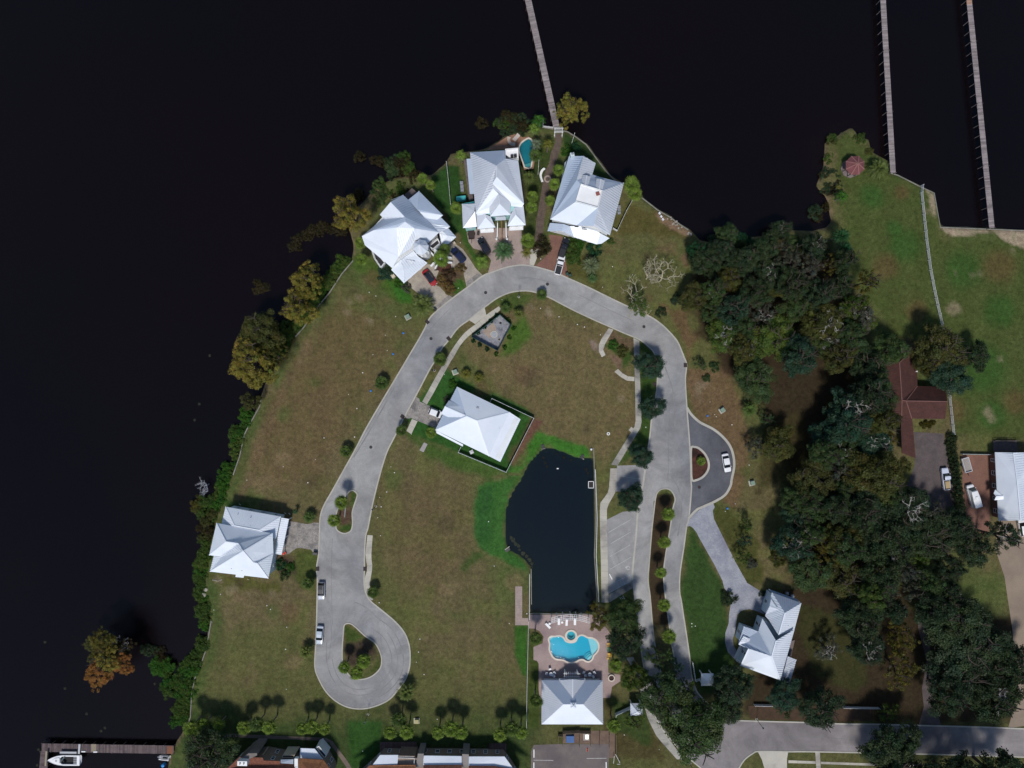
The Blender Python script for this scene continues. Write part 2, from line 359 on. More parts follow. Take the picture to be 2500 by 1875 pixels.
paint(PS('O', '0,1150 360,1160 360,1659 0,1659'), (.022, .062, .013), 14, .9, 8)
paint(PS('P', '1000,950 1400,1180 1700,1659 1050,1659'), (.055, .045, .018), 16, .9)
paint(PS('P', '1080,1000 1500,1010 1480,1500 1100,1300'), (.028, .05, .013), 18, .8)
paint(PS('P', '175,240 290,600 290,1300 170,1300'), (.04, .058, .014), 5, .9, 4)
paint(PS('P', '870,0 1000,0 1110,370 1000,240'), (.10, .085, .05), 6, .9, 4)
paint(PS('I', '400,300 1100,470 1080,540 1040,500 420,390'), (.022, .052, .012), 14, .85)
paint(PS('I', '290,1120 900,1170 1060,1150 1060,1300 600,1290 340,1200'), (.06, .062, .015), 14, .8)
paint(PS('I', '1180,850 1380,880 1430,950 1420,1300 1230,1280 1160,1050'), (.05, .068, .016), 10, .85)
paint(PS('I', '1060,900 1180,900 1200,1100 1040,1130'), (.05, .035, .025), 6, .8)
for t, s in (('I', '1820,210 1868,250 1835,370 1780,380'), ('I', '1820,560 1800,650 1700,660 1650,620 1760,560')): paint(PS(t, s), (.03, .06, .012), 5, .95, 3)
paint(PS('I', '1660,420 1820,380 1815,560 1660,600'), (.075, .045, .032), 5, .95, 4)
paint(PS('N', '1720,110 1900,210 1960,260 1740,330'), (.04, .062, .014), 6, .95, 4)
paint(PS('N', '1740,330 1980,260 2080,400 1980,560 1760,540'), (.045, .032, .024), 8, .95, 5)
paint(PS('N', '1900,690 2120,580 2125,420 2060,560 1950,640'), (.04, .058, .014), 5, .95, 4)
paint(PS('K', '1540,260 1750,260 1640,1080 1690,1659 1510,1659 1480,1100'), (.040, .030, .016), 4, .95, 3)
paint(PS('C', '960,700 1250,660 1240,780 1150,960 1090,970 980,850'), (.085, .055, .035), 5, .95, 4)
paint(PS('C', '1130,860 1230,770 1280,890 1150,1000'), (.035, .085, .014), 5, .95, 4)
paint(PS('V', '1240,650 1330,690 1350,1000 1380,1040 1420,1090 1360,1020 1300,820 1290,740'), (.28, .22, .15), 3, .9, 4)
paint(PS('V', '1380,1025 2300,1060 2300,1260 2100,1200 1960,1110 1900,1060 1650,1110 1450,1095'), (.27, .21, .15), 4, .95, 5)
for t, x, y, r, k in (('V', 1235, 870, 6, .9), ('V', 1320, 860, 5, .9), ('V', 1310, 775, 5, .9), ('V', 1540, 1475, 6, .9), ('V', 1415, 1455, 4, .8), ('V', 1700, 1500, 5, .8), ('V', 1780, 1480, 5, .8), ('V', 2110, 1258, 7, .9),
    ('U', 1455, 240, 15, 1), ('U', 1950, 780, 4, .8), ('U', 1810, 1350, 9, .9), ('U', 1860, 1420, 6, .7), ('E', 1800, 1040, 9, .8), ('E', 1870, 1000, 7, .7), ('E', 2010, 1250, 7, .7), ('E', 1760, 1160, 6, .6),
    ('D', 410, 1160, 6, .7), ('D', 200, 1100, 7, .6), ('G', 1160, 770, 6, .8), ('I', 550, 1260, 8, .8), ('I', 690, 1330, 6, .7), ('I', 950, 1320, 6, .6), ('I', 480, 1290, 6, .6), ('I', 360, 1180, 6, .8), ('W', 1320 - 1060, 640, 7, .7), ('W', 330, 600, 7, .6), ('W', 240, 730, 6, .7), ('W', 280, 800, 6, .7), ('C', 2170, 1160, 7, .7), ('C', 240, 1250, 7, .7)):
    blob(t, x, y, r, (.21, .165, .11), k * .6, 10, 12)
for i in range(70):   # dry scuffs over the empty lots
    q = (RNG.uniform(560, 1530), RNG.uniform(620, 1620)); blob('', q[0], q[1], RNG.uniform(6, 30), ((.15, .108, .06), (.11, .066, .038), (.050, .080, .020), (.055, .042, .024))[i % 4], .5, 16, 14)
COL *= 1.1 * (.86 + .28 * fbm(16, 77, 3))[..., None]
# shallows and pond bed
COL = np.where((dp > 4)[..., None], np.array((.05, .052, .024)) * np.clip(1 - dp / 34, 0, 1)[..., None] + np.array((.010, .022, .040)) * np.clip(dp / 34, 0, 1)[..., None], COL)
sh_ = (np.clip(1 + (dl + 2) / (46 + 40 * n2), 0, 1) ** 1.6)[..., None]; COL = np.where((dl < -2)[..., None], np.array((.012, .010, .010)) + np.array((.15, .115, .06)) * sh_ * (.4 + 1.2 * n3)[..., None], COL)
V = np.stack([(GX - CX) * S, (CY - GY) * S, Z], -1).reshape(-1, 3)
ii = np.arange(NY - 1)[:, None] * NX + np.arange(NX - 1)[None]
Fq = np.stack([ii, ii + NX, ii + NX + 1, ii + 1], -1).reshape(-1, 4)
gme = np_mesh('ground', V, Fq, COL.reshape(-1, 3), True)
def ground_mat():
    m = bpy.data.materials.new('turf'); m.use_nodes = True; nt = m.node_tree; b = nt.nodes['Principled BSDF']
    at = node(nt, 'ShaderNodeAttribute', attribute_name='col'); pos = node(nt, 'ShaderNodeNewGeometry').outputs['Position']
    a = noise_tex(nt, .95, 7, .74, pos, .5); f = noise_tex(nt, 4.3, 4, .75, pos, .4); g = noise_tex(nt, .33, 5, .65, pos)
    c = mixc(nt, 1., at.outputs['Color'], grey(nt, ramp(nt, a.outputs[0], .60, 1.42, .3, .7)), 'MULTIPLY')
    c = mixc(nt, 1., c, grey(nt, ramp(nt, f.outputs[0], .72, 1.3, .3, .7)), 'MULTIPLY')
    c = mixc(nt, ramp(nt, g.outputs[0], 0, .55, .5, .68), c, mixc(nt, 1., c, (.72, .92, .7), 'MULTIPLY'))
    s = noise_tex(nt, 2.9, 2, .8, pos); c = mixc(nt, ramp(nt, s.outputs[0], 0, .5, .66, .76), c, mixc(nt, 1., c, (2.3, 2.1, 1.9), 'MULTIPLY'))
    wv = node(nt, 'ShaderNodeTexWave', wave_type='BANDS', bands_direction='X'); wv.inputs['Scale'].default_value = .045; wv.inputs['Distortion'].default_value = 5; wv.inputs['Detail'].default_value = 3; nt.links.new(pos, wv.inputs['Vector'])
    c = mixc(nt, 1., c, grey(nt, ramp(nt, wv.outputs[1], .96, 1.04, 0, 1)), 'MULTIPLY')
    nt.links.new(c, b.inputs['Base Color']); b.inputs['Roughness'].default_value = .95; b.inputs['Specular IOR Level'].default_value = .08
    bp = node(nt, 'ShaderNodeBump'); bp.inputs['Strength'].default_value = .75; bp.inputs['Distance'].default_value = .22
    nt.links.new(f.outputs[0], bp.inputs['Height']); nt.links.new(bp.outputs[0], b.inputs['Normal'])
    return m
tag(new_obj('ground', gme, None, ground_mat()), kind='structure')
# ================================================================ WATER
def water_mat(name, col, trans=None, k=.15, rough=.06, wscale=.35, wstr=.12):
    m = bpy.data.materials.new(name); m.use_nodes = True; nt = m.node_tree; nt.nodes.clear()
    out = node(nt, 'ShaderNodeOutputMaterial'); pos = node(nt, 'ShaderNodeNewGeometry').outputs['Position']
    d = node(nt, 'ShaderNodeBsdfDiffuse')
    n = noise_tex(nt, .012, 3, .5, pos); nt.links.new(mixc(nt, ramp(nt, n.outputs[0], 0, 1), col, tuple(c * q for c, q in zip(col, (1.5, 1.15, .95)))), d.inputs[0])
    base = d.outputs[0]
    if trans:
        t = node(nt, 'ShaderNodeBsdfTransparent'); t.inputs[0].default_value = (*trans, 1)
        x = node(nt, 'ShaderNodeMixShader'); x.inputs[0].default_value = k; nt.links.new(t.outputs[0], x.inputs[1]); nt.links.new(base, x.inputs[2]); base = x.outputs[0]
    g = node(nt, 'ShaderNodeBsdfGlossy'); g.inputs['Roughness'].default_value = rough
    w = noise_tex(nt, wscale, 4, .6, pos); w2 = noise_tex(nt, wscale * 6, 3, .6, pos)
    bp = node(nt, 'ShaderNodeBump'); bp.inputs['Strength'].default_value = wstr; bp.inputs['Distance'].default_value = .3
    s = node(nt, 'ShaderNodeMath', operation='ADD'); nt.links.new(w.outputs[0], s.inputs[0]); nt.links.new(w2.outputs[0], s.inputs[1])
    nt.links.new(s.outputs[0], bp.inputs['Height']); nt.links.new(bp.outputs[0], g.inputs['Normal'])
    fr = node(nt, 'ShaderNodeFresnel'); fr.inputs[0].default_value = 1.33; nt.links.new(bp.outputs[0], fr.inputs['Normal'])
    y = node(nt, 'ShaderNodeMixShader'); nt.links.new(fr.outputs[0], y.inputs[0]); nt.links.new(base, y.inputs[1]); nt.links.new(g.outputs[0], y.inputs[2])
    nt.links.new(y.outputs[0], out.inputs[0]); return m
mb = MB(); n_ = 24; xs = [-6000 + 12000 * i / n_ for i in range(n_ + 1)]
mb.add([(x, y, -1.0) for y in xs for x in xs], [(j * 25 + i, j * 25 + i + 1, (j + 1) * 25 + i + 1, (j + 1) * 25 + i) for j in range(n_) for i in range(n_)])
tag(mb.build('river', water_mat('river_water', (.0062, .0046, .0066), (.17, .135, .10), .45, wscale=.5, wstr=.2)), kind='structure')
pl = MB().prism(W2([(p[0] - 3 if p[0] < 1320 else p[0], p[1]) for p in POND]), -.5, -.42)
tag(pl.build('pond', water_mat('pond_water', (.007, .017, .028), (.60, .70, .76), .30, wscale=.6, wstr=.05)), kind='structure')
# ================================================================ ROADS
ASPH = mat('road_asphalt', (.243, .239, .236), (.312, .308, .304), .045, .9, .25, 9, .2, speck=.09, sscale=4, c3=(.192, .192, .20), s3=.026)
ASPH2 = mat('fresh_asphalt', (.098, .10, .115), (.125, .127, .142), .12, .9, .3, 9, .2, speck=.10, sscale=4, c3=(.08, .082, .096), s3=.05)
ASPH3 = mat('street_asphalt', (.195, .178, .18), (.245, .226, .226), .07, .9, .25, 9, .2, speck=.08, sscale=5, c3=(.17, .155, .16), s3=.03)
CONC = mat('concrete', (.44, .415, .355), (.36, .34, .30), .12, .9, .2, 8, .2, speck=.08, sscale=4, c3=(.22, .205, .19), s3=.10, rnd=.08)
CONC2 = mat('stained_concrete', (.27, .26, .235), (.36, .345, .31), .3, .9, .2, 8, .2, speck=.10, c3=(.13, .125, .12), s3=.16, rnd=.10)
KERB = mat('kerb_concrete', (.42, .40, .35), (.34, .325, .29), .3, .9, .15, 8, .2, speck=.12)
E_IN = smooth(PS('', '2500,1779 2400,1775 2248,1771 2138,1768 2052,1767 1984,1764 1867,1761 1808,1759 1788,1757 1770,1750 1750,1740 1734,1724 1718,1708 1704,1692 1697,1678 1688,1647 1683,1600 1675,1545 1668,1500 1663,1466 1659,1444 1660,1399 1670,1331 1676,1286 1682,1263 1688,1195 1687,1173 1684,1089 1677,997 1673,930 1675,905 1676,888 1670,872 1656,838 1643,820 1625,801 1611,789 1587,773 1532,748 1476,721 1431,699 1386,679 1358,666 1325,656 1295,649 1270,647 1234,653 1203,664 1178,674 1139,703 1105,728 1065,760 1047,780 1038,800 1024,826 995,875 970,917 936,974 895,1044 866,1100 838,1150 812,1197 791,1234 782,1263 780,1308 778,1353 773,1387 775,1421 773,1525 771,1575 769,1627 778,1656 796,1688 821,1712 852,1727 888,1730 924,1721 952,1706 972,1683 990,1658 1000,1627 1001,1590 995,1561 983,1538 960,1513 925,1484 904,1466 893,1446 889,1421 890,1390 890,1353 893,1308 899,1286 911,1225 930,1150 945,1103 963,1067 985,1022 1017,963 1049,902 1062,881 1078,852 1096,830 1119,800 1146,780 1182,751 1212,729 1243,715 1275,710 1305,713 1340,726 1367,740 1408,761 1453,782 1485,796 1521,812 1548,823 1566,832 1582,845 1596,860 1604,890 1605,926 1601,967 1592,1010 1587,1060 1583,1089 1577,1132 1571,1175 1568,1191 1557,1250 1553,1308 1545,1385 1544,1417 1550,1478 1558,1530 1566,1593 1575,1647 1581,1700 1597,1745 1624,1789 1668,1838 1711,1875'), n=4)
S_OUT = smooth(PS('', '1804,1875 1817,1855 1838,1839 1854,1834 1923,1835 1990,1835 2271,1841 2500,1848'), n=3)
ISL1 = smooth(PS('', '839,1540 840,1529 844,1523 854,1522 866,1529 891,1552 916,1570 929,1595 932,1615 927,1633 909,1650 886,1658 864,1656 848,1642 837,1615 836,1580'), True, 4)
ISL2 = smooth(PS('', '861,1197 870,1203 872,1211 865,1233 860,1252 861,1277 857,1295 843,1302 830,1299 821,1290 821,1272 823,1247 843,1212 852,1201'), True, 4)
MED = smooth(PS('', '1600,1218 1605,1202 1616,1194 1632,1194 1643,1204 1648,1220 1643,1240 1635,1295 1625,1353 1620,1394 1621,1428 1625,1462 1632,1514 1639,1570 1646,1607 1649,1645 1646,1668 1632,1672 1619,1660 1611,1630 1599,1575 1592,1515 1587,1455 1582,1417 1585,1371 1591,1295 1596,1252'), True, 4)
ring = [(2950, 1787)] + E_IN + [(1740, 2000), (1822, 2000)] + S_OUT + [(2950, 1860)]
split_i = min(range(len(E_IN)), key=lambda i: (E_IN[i][0] - 1704) ** 2 + (E_IN[i][1] - 1692) ** 2)
def wear(m, a=.0, b=.5):
    nt = m.node_tree; bs = nt.nodes['Principled BSDF']; src = bs.inputs['Base Color'].links[0].from_socket; pos = node(nt, 'ShaderNodeNewGeometry').outputs['Position']
    n1 = noise_tex(nt, .11, 7, .68, pos, 1.2); n2 = noise_tex(nt, .035, 5, .6, pos, .6); n3 = noise_tex(nt, .9, 4, .75, pos)
    c = mixc(nt, 1., src, grey(nt, ramp(nt, n1.outputs[0], .74, 1.18, .32, .68)), 'MULTIPLY'); c = mixc(nt, ramp(nt, n2.outputs[0], 0, .6, .52, .62), c, mixc(nt, 1., c, (.76, .78, .84), 'MULTIPLY'))
    c = mixc(nt, 1., c, grey(nt, ramp(nt, n3.outputs[0], .93, 1.07, .3, .7)), 'MULTIPLY'); nt.links.new(c, bs.inputs['Base Color'])
for m_ in (ASPH, ASPH3, ASPH2): wear(m_)
sheet('road', ring, .022, ASPH, [ISL1, ISL2, MED])
SEAM = mat('tar_seam', (.13, .132, .14), (.17, .172, .18), .5, .9)
for s_ in ('G 1700,860 1692,1240 1688,1659', 'K 1688,0 1668,120', 'F 470,640 250,1020 30,1430', 'C 760,1560 900,1330 1100,1120', 'D 60,800 200,790 400,830', 'D 700,960 1000,1110 1300,1250', 'I 1600,720 1590,1100 1598,1659', 'N 1580,60 1590,240 1560,480', 'Q 830,1150 830,1470', 'Q 980,1330 1500,1325 2200,1370'):
    strip('road_seam', smooth(PS(s_[0], s_[2:]), n=4), .07, .018, .0315, SEAM)
street = [(2949, 1786.5)] + E_IN[:split_i + 1] + PS('', '1660,1705 1600,1752 1624,1789 1668,1838 1711,1875 1740,1999 1822,1999') + S_OUT + [(2949, 1860)]
sheet('side_street', street, .027, ASPH3)
k0 = min(range(len(E_IN)), key=lambda i: (E_IN[i][0] - 1577) ** 2 + (E_IN[i][1] - 1132) ** 2)
i_a = min(range(len(E_IN)), key=lambda i: (E_IN[i][0] - 1677) ** 2 + (E_IN[i][1] - 997) ** 2)
i_b = min(range(len(E_IN)), key=lambda i: (E_IN[i][0] - 1676) ** 2 + (E_IN[i][1] - 1286) ** 2)
for a, b in ((0, i_b), (i_a, k0)): strip('kerb', E_IN[a:b + 1], .34, -.05, .105, KERB)
strip('kerb', E_IN[i_b:i_a + 1], .34, -.05, .036, KERB)
strip('kerb', E_IN[-26:], .34, -.05, .105, KERB); strip('kerb', S_OUT, .34, -.05, .10, KERB)
for p in (ISL1, ISL2, MED): strip('kerb', p, .30, -.05, .13, KERB, True)
gut = PS('', '1577,1132 1571,1175 1568,1191 1557,1250 1553,1308 1545,1385 1544,1417'); strip('kerb', smooth(gut, n=4), .45, -.05, .031, KERB)
TYRE = mat('tyre_marks', (.235, .233, .232), (.165, .165, .168), .35, .9, speck=.15)
for off, a, b in ((2.6, 6, 44), (4.1, 2, 40), (5.6, 20, 52)):
    lp = inset(W2(ISL1), -off); strip('tyre_mark', lp[a:b], .22, .018, .0262, TYRE, plan=False)
for s_ in ('J 40,60 -10,260 -40,500', 'F 60,1400 300,1000 500,640', 'G 1760,1100 1740,700 1650,420', 'K 1720,60 1800,200 1830,420 1790,700'): strip('tyre_mark', smooth(PS(s_[0], s_[2:]), n=6), .3, .018, .0262, TYRE)
# turning bay on the east side
BAY = smooth(PS('', '1677,995 1688,1012 1709,1031 1740,1047 1763,1065 1781,1087 1790,1112 1792,1139 1786,1170 1783,1186 1770,1208 1745,1224 1714,1238 1700,1245 1680,1266'), n=5)
BISL = smooth(PS('', '1687,1095 1695,1091 1707,1095 1722,1110 1730,1130 1728,1148 1716,1164 1700,1172 1689,1171 1687,1140'), True, 4)
sheet('turning_bay', [(1678, 997)] + BAY + [(1686, 1240), (1689, 1195), (1685, 1100)], .017, ASPH2, [BISL])
strip('kerb', BAY, .62, -.05, .12, KERB); strip('kerb', BISL, .55, -.05, .12, KERB, True)
MULCH = mat('red_mulch', (.085, .038, .028), (.055, .026, .02), .8, .95, .8, 5, .1, speck=.35, sscale=5, c3=(.03, .018, .016), s3=.25)
sheet('planting_bed', BISL, .05, MULCH)
# ---- drives and paths
PAVG = mat('grey_pavers', (.30, .275, .25), (.20, .185, .175), 1.1, .9, .4, 5, .15, speck=.28, sscale=3.2, c3=(.145, .135, .13), s3=.45)
PAVB = mat('blue_grey_pavers', (.225, .235, .275), (.30, .31, .345), .5, .9, .35, 5, .15, speck=.16, sscale=2.6, c3=(.185, .19, .235), s3=.16)
PAVT = mat('tan_pavers', (.36, .32, .265), (.29, .255, .215), .6, .9, .35, 5, .15, speck=.16, sscale=3, c3=(.24, .21, .19), s3=.2)
PAVP = mat('pink_pavers', (.335, .265, .235), (.275, .215, .195), .5, .9, .3, 5, .15, speck=.14, sscale=3, c3=(.235, .19, .185), s3=.15)
PAVR = mat('red_pavers', (.20, .105, .078), (.155, .082, .065), .5, .9, .35, 5, .15, speck=.18, sscale=3)
PAVW = mat('brown_brick_path', (.125, .092, .075), (.085, .063, .054), .9, .9, .4, 5, .15, speck=.25, sscale=3.4)
PAVD = mat('deck_pavers', (.33, .255, .235), (.275, .205, .195), .25, .9, .3, 5, .15, speck=.13, sscale=3, c3=(.215, .155, .16), s3=.09)
GRAV = mat('gravel_drive', (.112, .092, .09), (.08, .066, .066), .5, .95, .5, 6, .1, speck=.25, sscale=4)
OLDA = mat('old_parking_asphalt', (.16, .135, .125), (.125, .105, .105), .25, .9, .3, 7, .2, speck=.12, sscale=4, c3=(.105, .088, .092), s3=.12)
drv = lambda n, t, s, m, z=.012, holes=(): sheet(n, PS(t, s), z, m, holes)
drv('driveway', 'I', '1135,540 1330,575 1370,565 1400,555 1455,560 1462,690 1455,885 1400,890 1370,850 1290,835 1220,830 1170,860 1130,895 1050,905 1090,700', PAVG)
drv('driveway', 'F', '735,745 770,770 775,800 850,830 990,900 1060,940 1000,1120 940,1085 760,1010 680,975 640,985 600,955 700,760', PAVG)
drv('driveway', 'C', '620,850 730,740 850,640 1000,660 950,790 1000,900 1080,980 1150,1015 940,1160 920,1130 870,1060 760,960 660,880', PAVT)
drv('driveway', 'C', '930,712 960,640 1060,600 1090,420 1130,400 1240,480 1310,580 1380,690 1465,775 1285,905 1250,760 1240,660 1100,690', PAVT)
for s in ('945,1150 1140,1010 1090,975 920,1105', '1285,895 1455,770 1400,735 1275,830'): drv('driveway_apron', 'C', s, PAVG, .017)
drv('driveway', 'C', '1280,300 1300,400 1350,470 1420,490 1500,540 1545,600 1510,735 1700,680 1850,655 1965,655 1965,490 1880,480 1870,250 1700,250 1400,250', PAVP)
drv('driveway', 'D', '195,480 285,480 270,570 235,660 190,655', CONC, .014)
drv('driveway', 'D', '250,660 330,590 400,520 425,460 395,320 540,340 560,450 580,620 615,800 470,740 350,700', PAVR)
drv('driveway', '', '1741,1228 1745,1238 1740,1247 1743,1267 1768,1317 1795,1371 1824,1423 1858,1444 1876,1450 1866,1500 1848,1492 1830,1487 1812,1490 1800,1500 1795,1540 1789,1560 1791,1577 1800,1590 1812,1598 1808,1610 1790,1606 1777,1592 1770,1568 1771,1545 1779,1522 1780,1500 1785,1470 1780,1450 1768,1436 1764,1418 1745,1380 1707,1313 1700,1299 1691,1288 1684,1284 1678,1286 1681,1270 1700,1250 1714,1241', PAVB)
drv('garden_path', 'B', '455,560 540,560 532,680 500,790 470,900 440,1000 400,1150 385,1250 370,1350 350,1480 330,1659 300,1900 220,1900 250,1659 265,1480 290,1340 320,1160 335,1060 360,960 400,880 420,760 470,650', PAVW)
drv('driveway', 'S', '1020,240 1345,260 1370,420 1400,560 1440,800 1485,1000 1490,1290 1240,1260 1100,1000 950,820 1030,600 1040,450', GRAV)
drv('driveway', 'S', '1530,490 1880,490 1840,700 1850,900 1845,1140 1830,1320 1700,1450 1560,1060 1545,700', PAVR)
drv('driveway', 'S', '1940,1190 2400,1190 2400,1659 2300,2600 2260,3410 2040,3440 2110,3200 2090,2400 2000,1800 1900,1500', mat('sand_drive', (.26, .205, .155), (.21, .165, .13), .2, .95, .3, 6, .1, speck=.15), .010)
drv('driveway', 'R', '1060,-120 1180,-120 1200,400 1240,700 1290,1100 1320,1215 1070,1210 1130,1000 1110,800 1160,500 1070,150', GRAV)
drv('driveway', 'Q', '880,1470 1215,1470 1200,1560 1200,1760 985,1760 930,1570', CONC)
drv('parking_court', 'G', '1135,1490 1460,1480 1420,1659 1410,1760 1120,1770', ASPH, .016)
drv('parking_court', 'K', '1025,525 1195,440 1365,425 1345,700 1310,1040 1300,1185 1045,1325 1035,1000', ASPH, .016)
drv('car_park', 'y', '120,450 620,430 1820,430 1820,560 1760,2000 60,2000 60,600', OLDA, .012)
drv('planting_bed', 'P', '545,1345 1110,1345 1110,1640 1040,1640 1040,1490 545,1480', mat('bare_yard', (.17, .12, .09), (.12, .085, .07), .6, .95, .3, 5, .1, speck=.2), .010)
drv('planting_bed', 'Q', '780,990 1300,980 1760,1010 2110,1010 2110,1150 1500,1150 800,1130', mat('brown_mulch', (.07, .045, .028), (.05, .032, .022), .8, .95, .6, 5, .1, speck=.3), .012)
drv('planting_bed', 'K', '1530,330 1550,300 1640,290 1730,310 1730,400 1690,640 1650,900 1625,1080 1625,1230 1650,1400 1670,1659 1540,1659 1500,1350 1485,1180 1495,980 1525,640', mat('median_mulch', (.05, .034, .019), (.035, .025, .014), .7, .95, .7, 4, .1, speck=.3), .03)
def slabs(name, left, right, L=1.65, z=.04, m=CONC, gap=.03):
    """concrete walk cast in slabs between two edge lines"""
    lf, rt = [Vector(W(p)[:2]) for p in left], [Vector(W(p)[:2]) for p in right]
    def samp(P, t):
        ds = [(P[i + 1] - P[i]).length for i in range(len(P) - 1)]; g = t * sum(ds)
        for i, d in enumerate(ds):
            if g <= d or i == len(ds) - 1: return P[i].lerp(P[i + 1], min(1, g / max(d, 1e-6)))
            g -= d
    tot = sum((lf[i + 1] - lf[i]).length for i in range(len(lf) - 1)); n = max(1, round(tot / L)); e = gap / tot / 2
    root = tag(bpy.data.objects.new(name, None), kind='structure'); C.objects.link(root)
    for i in range(n):
        a, b = i / n + e, (i + 1) / n - e
        MB().prism([samp(lf, a), samp(rt, a), samp(rt, b), samp(lf, b)], -.08, z + random.uniform(-.006, .006)).build('slab', m, root)
    return root
slabs('sidewalk', smooth(PS('C', '1630,1095 1490,1190 1390,1280 1260,1380 1150,1520 1065,1659'), n=4)[:-1] + PS('F', '1065,330 970,490 860,690 800,800'), smooth(PS('C', '1650,1130 1530,1230 1420,1330 1310,1410 1210,1520 1135,1659'), n=4)[:-1] + PS('F', '1125,335 1000,560 920,710 850,830'))
slabs('sidewalk', PS('F', '690,985 630,1115'), PS('F', '750,1010 682,1150'))
slabs('sidewalk', PS('G', '1312,110 1325,480 1330,700 1335,1050 1280,1140 1180,1300 1070,1480'), PS('G', '1375,140 1380,490 1395,880 1400,1060 1310,1210 1230,1340 1140,1490'), m=CONC2)
slabs('sidewalk', PS('K', '1062,-30 1045,220 950,350 948,500 960,1000 965,1420'), PS('K', '1135,-30 1125,215 1025,390 1025,530 1035,1000 1045,1420'))
slabs('sidewalk', smooth(PS('G', '1045,5 960,130 935,200 940,260 970,320'), n=3), smooth(PS('G', '1095,20 1020,150 985,220 990,255 1010,295'), n=3))
slabs('sidewalk', smooth(PS('G', '1145,445 1190,490 1250,525 1322,532'), n=3), smooth(PS('G', '1105,475 1190,545 1250,575 1322,578'), n=3))
slabs('sidewalk', PS('I', '1978,690 1955,900 1965,980 1985,1060 1960,1100 1942,1190 1960,1290 2010,1400'), PS('I', '2035,695 2020,900 2022,960 2033,1030 2020,1120 2005,1195 2005,1280 2040,1390'))
slabs('sidewalk', PS('K', '35,1245 35,1659'), PS('K', '110,1245 110,1659'), m=PAVP, L=2.4)
drv('garden_path', 'P', '35,128 180,128 180,205 35,205', PAVP, .03)
slabs('sidewalk', PS('K', '1050,1330 1300,1185'), PS('K', '1050,1420 1305,1262'), m=CONC2)
slabs('sidewalk', PS('ok', '600,400 700,560 850,1100 950,1300 1180,1560'), PS('ok', '680,390 760,560 930,1100 1045,1265 1260,1560'), m=CONC2)
slabs('sidewalk', PS('Q', '1505,1485 1520,1720'), PS('Q', '1555,1485 1567,1720'))
slabs('sidewalk', PS('Q', '1215,1575 1510,1585'), PS('Q', '1215,1605 1510,1612'), L=2.2)
slabs('sidewalk', PS('Q', '1565,1590 2600,1625'), PS('Q', '1565,1615 2600,1650'), L=2.6)
slabs('sidewalk', PS('N', '190,1330 520,1288 720,1298 1200,1318 1575,1335 1790,1620 1830,1720'), PS('N', '200,1362 520,1325 720,1335 1200,1352 1555,1368 1745,1640 1780,1720'), m=mat('brown_walk', (.16, .125, .10), (.12, .095, .08), .4, .9, .2, 6, .15, speck=.15, rnd=.08), L=2.0)
drv('concrete_apron', 'C', '1305,1245 1475,1112 1492,1190 1372,1288', CONC, .014)
drv('concrete_pad', 'G', '1290,1070 1320,1100 1290,1135 1260,1105', CONC, .05)
drv('concrete_pad', 'F', '820,1238 858,1258 815,1345 770,1325', mat('pad', (.33, .30, .30), (.27, .25, .25), .5, .9), .05)
for s in ('1250,500 1260,1230 1330,1200', ): pass
# painted markings of the parking court
WHITEP = mat('road_paint', (.46, .46, .455), (.34, .34, .34), 1.2, .8, speck=.12)
def stripe(t, a, b, w=.11, m=WHITEP, z=.021):
    A, B = W(pp(t, *a)), W(pp(t, *b)); d = (B - A).normalized(); q = Vector((-d.y, d.x, 0)) * w / 2
    tag(MB().prism([A - q, B - q, B + q, A + q], z - .003, z).build('parking_line', m), kind='structure')
for a, b in (((1040, 665), (1280, 525)), ((1065, 785), (1280, 660)), ((1055, 925), (1280, 795)), ((1060, 1060), (1285, 930))): stripe('K', a, b)
BLUEP = mat('blue_paint', (.34, .42, .48), (.27, .33, .38), 1., .8)
for a, b in (((1050, 1230), (1300, 1110)), ((1045, 1318), (1300, 1178)), ((1165, 1180), (1190, 1240)), ((1195, 1166), (1218, 1222)), ((1235, 1148), (1252, 1205)), ((1130, 1200), (1160, 1255)), ((1270, 1128), (1290, 1185))): stripe('K', a, b, .1, BLUEP)
for a, b in (((1195, 60), (1385, 85)),): stripe('K', a, b)
c_ = W(pp('K', 1253, 1046)); mb = MB()
for i in range(14): mb.prism([c_ + Vector((r * math.cos(t), r * math.sin(t), 0)) for r, t in ((.38, i * .4), (.52, i * .4), (.52, i * .4 + .4), (.38, i * .4 + .4))], .018, .022)
mb.prism([c_ + Vector(q) for q in ((-.55, -.1, 0), (-.4, -.2, 0), (.1, .55, 0), (-.05, .62, 0))], .018, .0215).prism([c_ + Vector(q) for q in ((-.75, .1, 0), (-.6, -.05, 0), (-.35, .25, 0), (-.5, .4, 0))], .018, .0213)
tag(mb.build('wheelchair_symbol', WHITEP), kind='structure')
stripe('y', (115, 790), (560, 797), .13); stripe('y', (1310, 752), (1755, 748), .13)
# ================================================================ BUILDINGS
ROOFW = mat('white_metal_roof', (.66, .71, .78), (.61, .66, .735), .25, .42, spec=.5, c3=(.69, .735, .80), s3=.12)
ROOFB = mat('shaded_metal_roof', (.42, .49, .60), (.38, .45, .56), .3, .42, spec=.5, c3=(.44, .50, .60), s3=.1)  # shaded copy of the roof metal: shade of slopes facing away from the sun
ROOFG = mat('half_shaded_metal_roof', (.50, .535, .595), (.45, .485, .545), .3, .45, spec=.5, c3=(.52, .545, .60), s3=.1)  # middle tone of the roof metal, with side-slope half shade put into its colour
ROOFR = mat('red_shingle_roof', (.076, .034, .029), (.054, .026, .023), .7, .9, .4, 5, .15, speck=.25, sscale=3.5)
TILE = mat('clay_tile_roof', (.21, .085, .052), (.145, .058, .042), .9, .85, .5, 4, .2, speck=.28, sscale=3)
TILEO = mat('orange_tile_roof', (.30, .135, .062), (.22, .095, .05), .9, .85, .5, 4, .2, speck=.28, sscale=3)
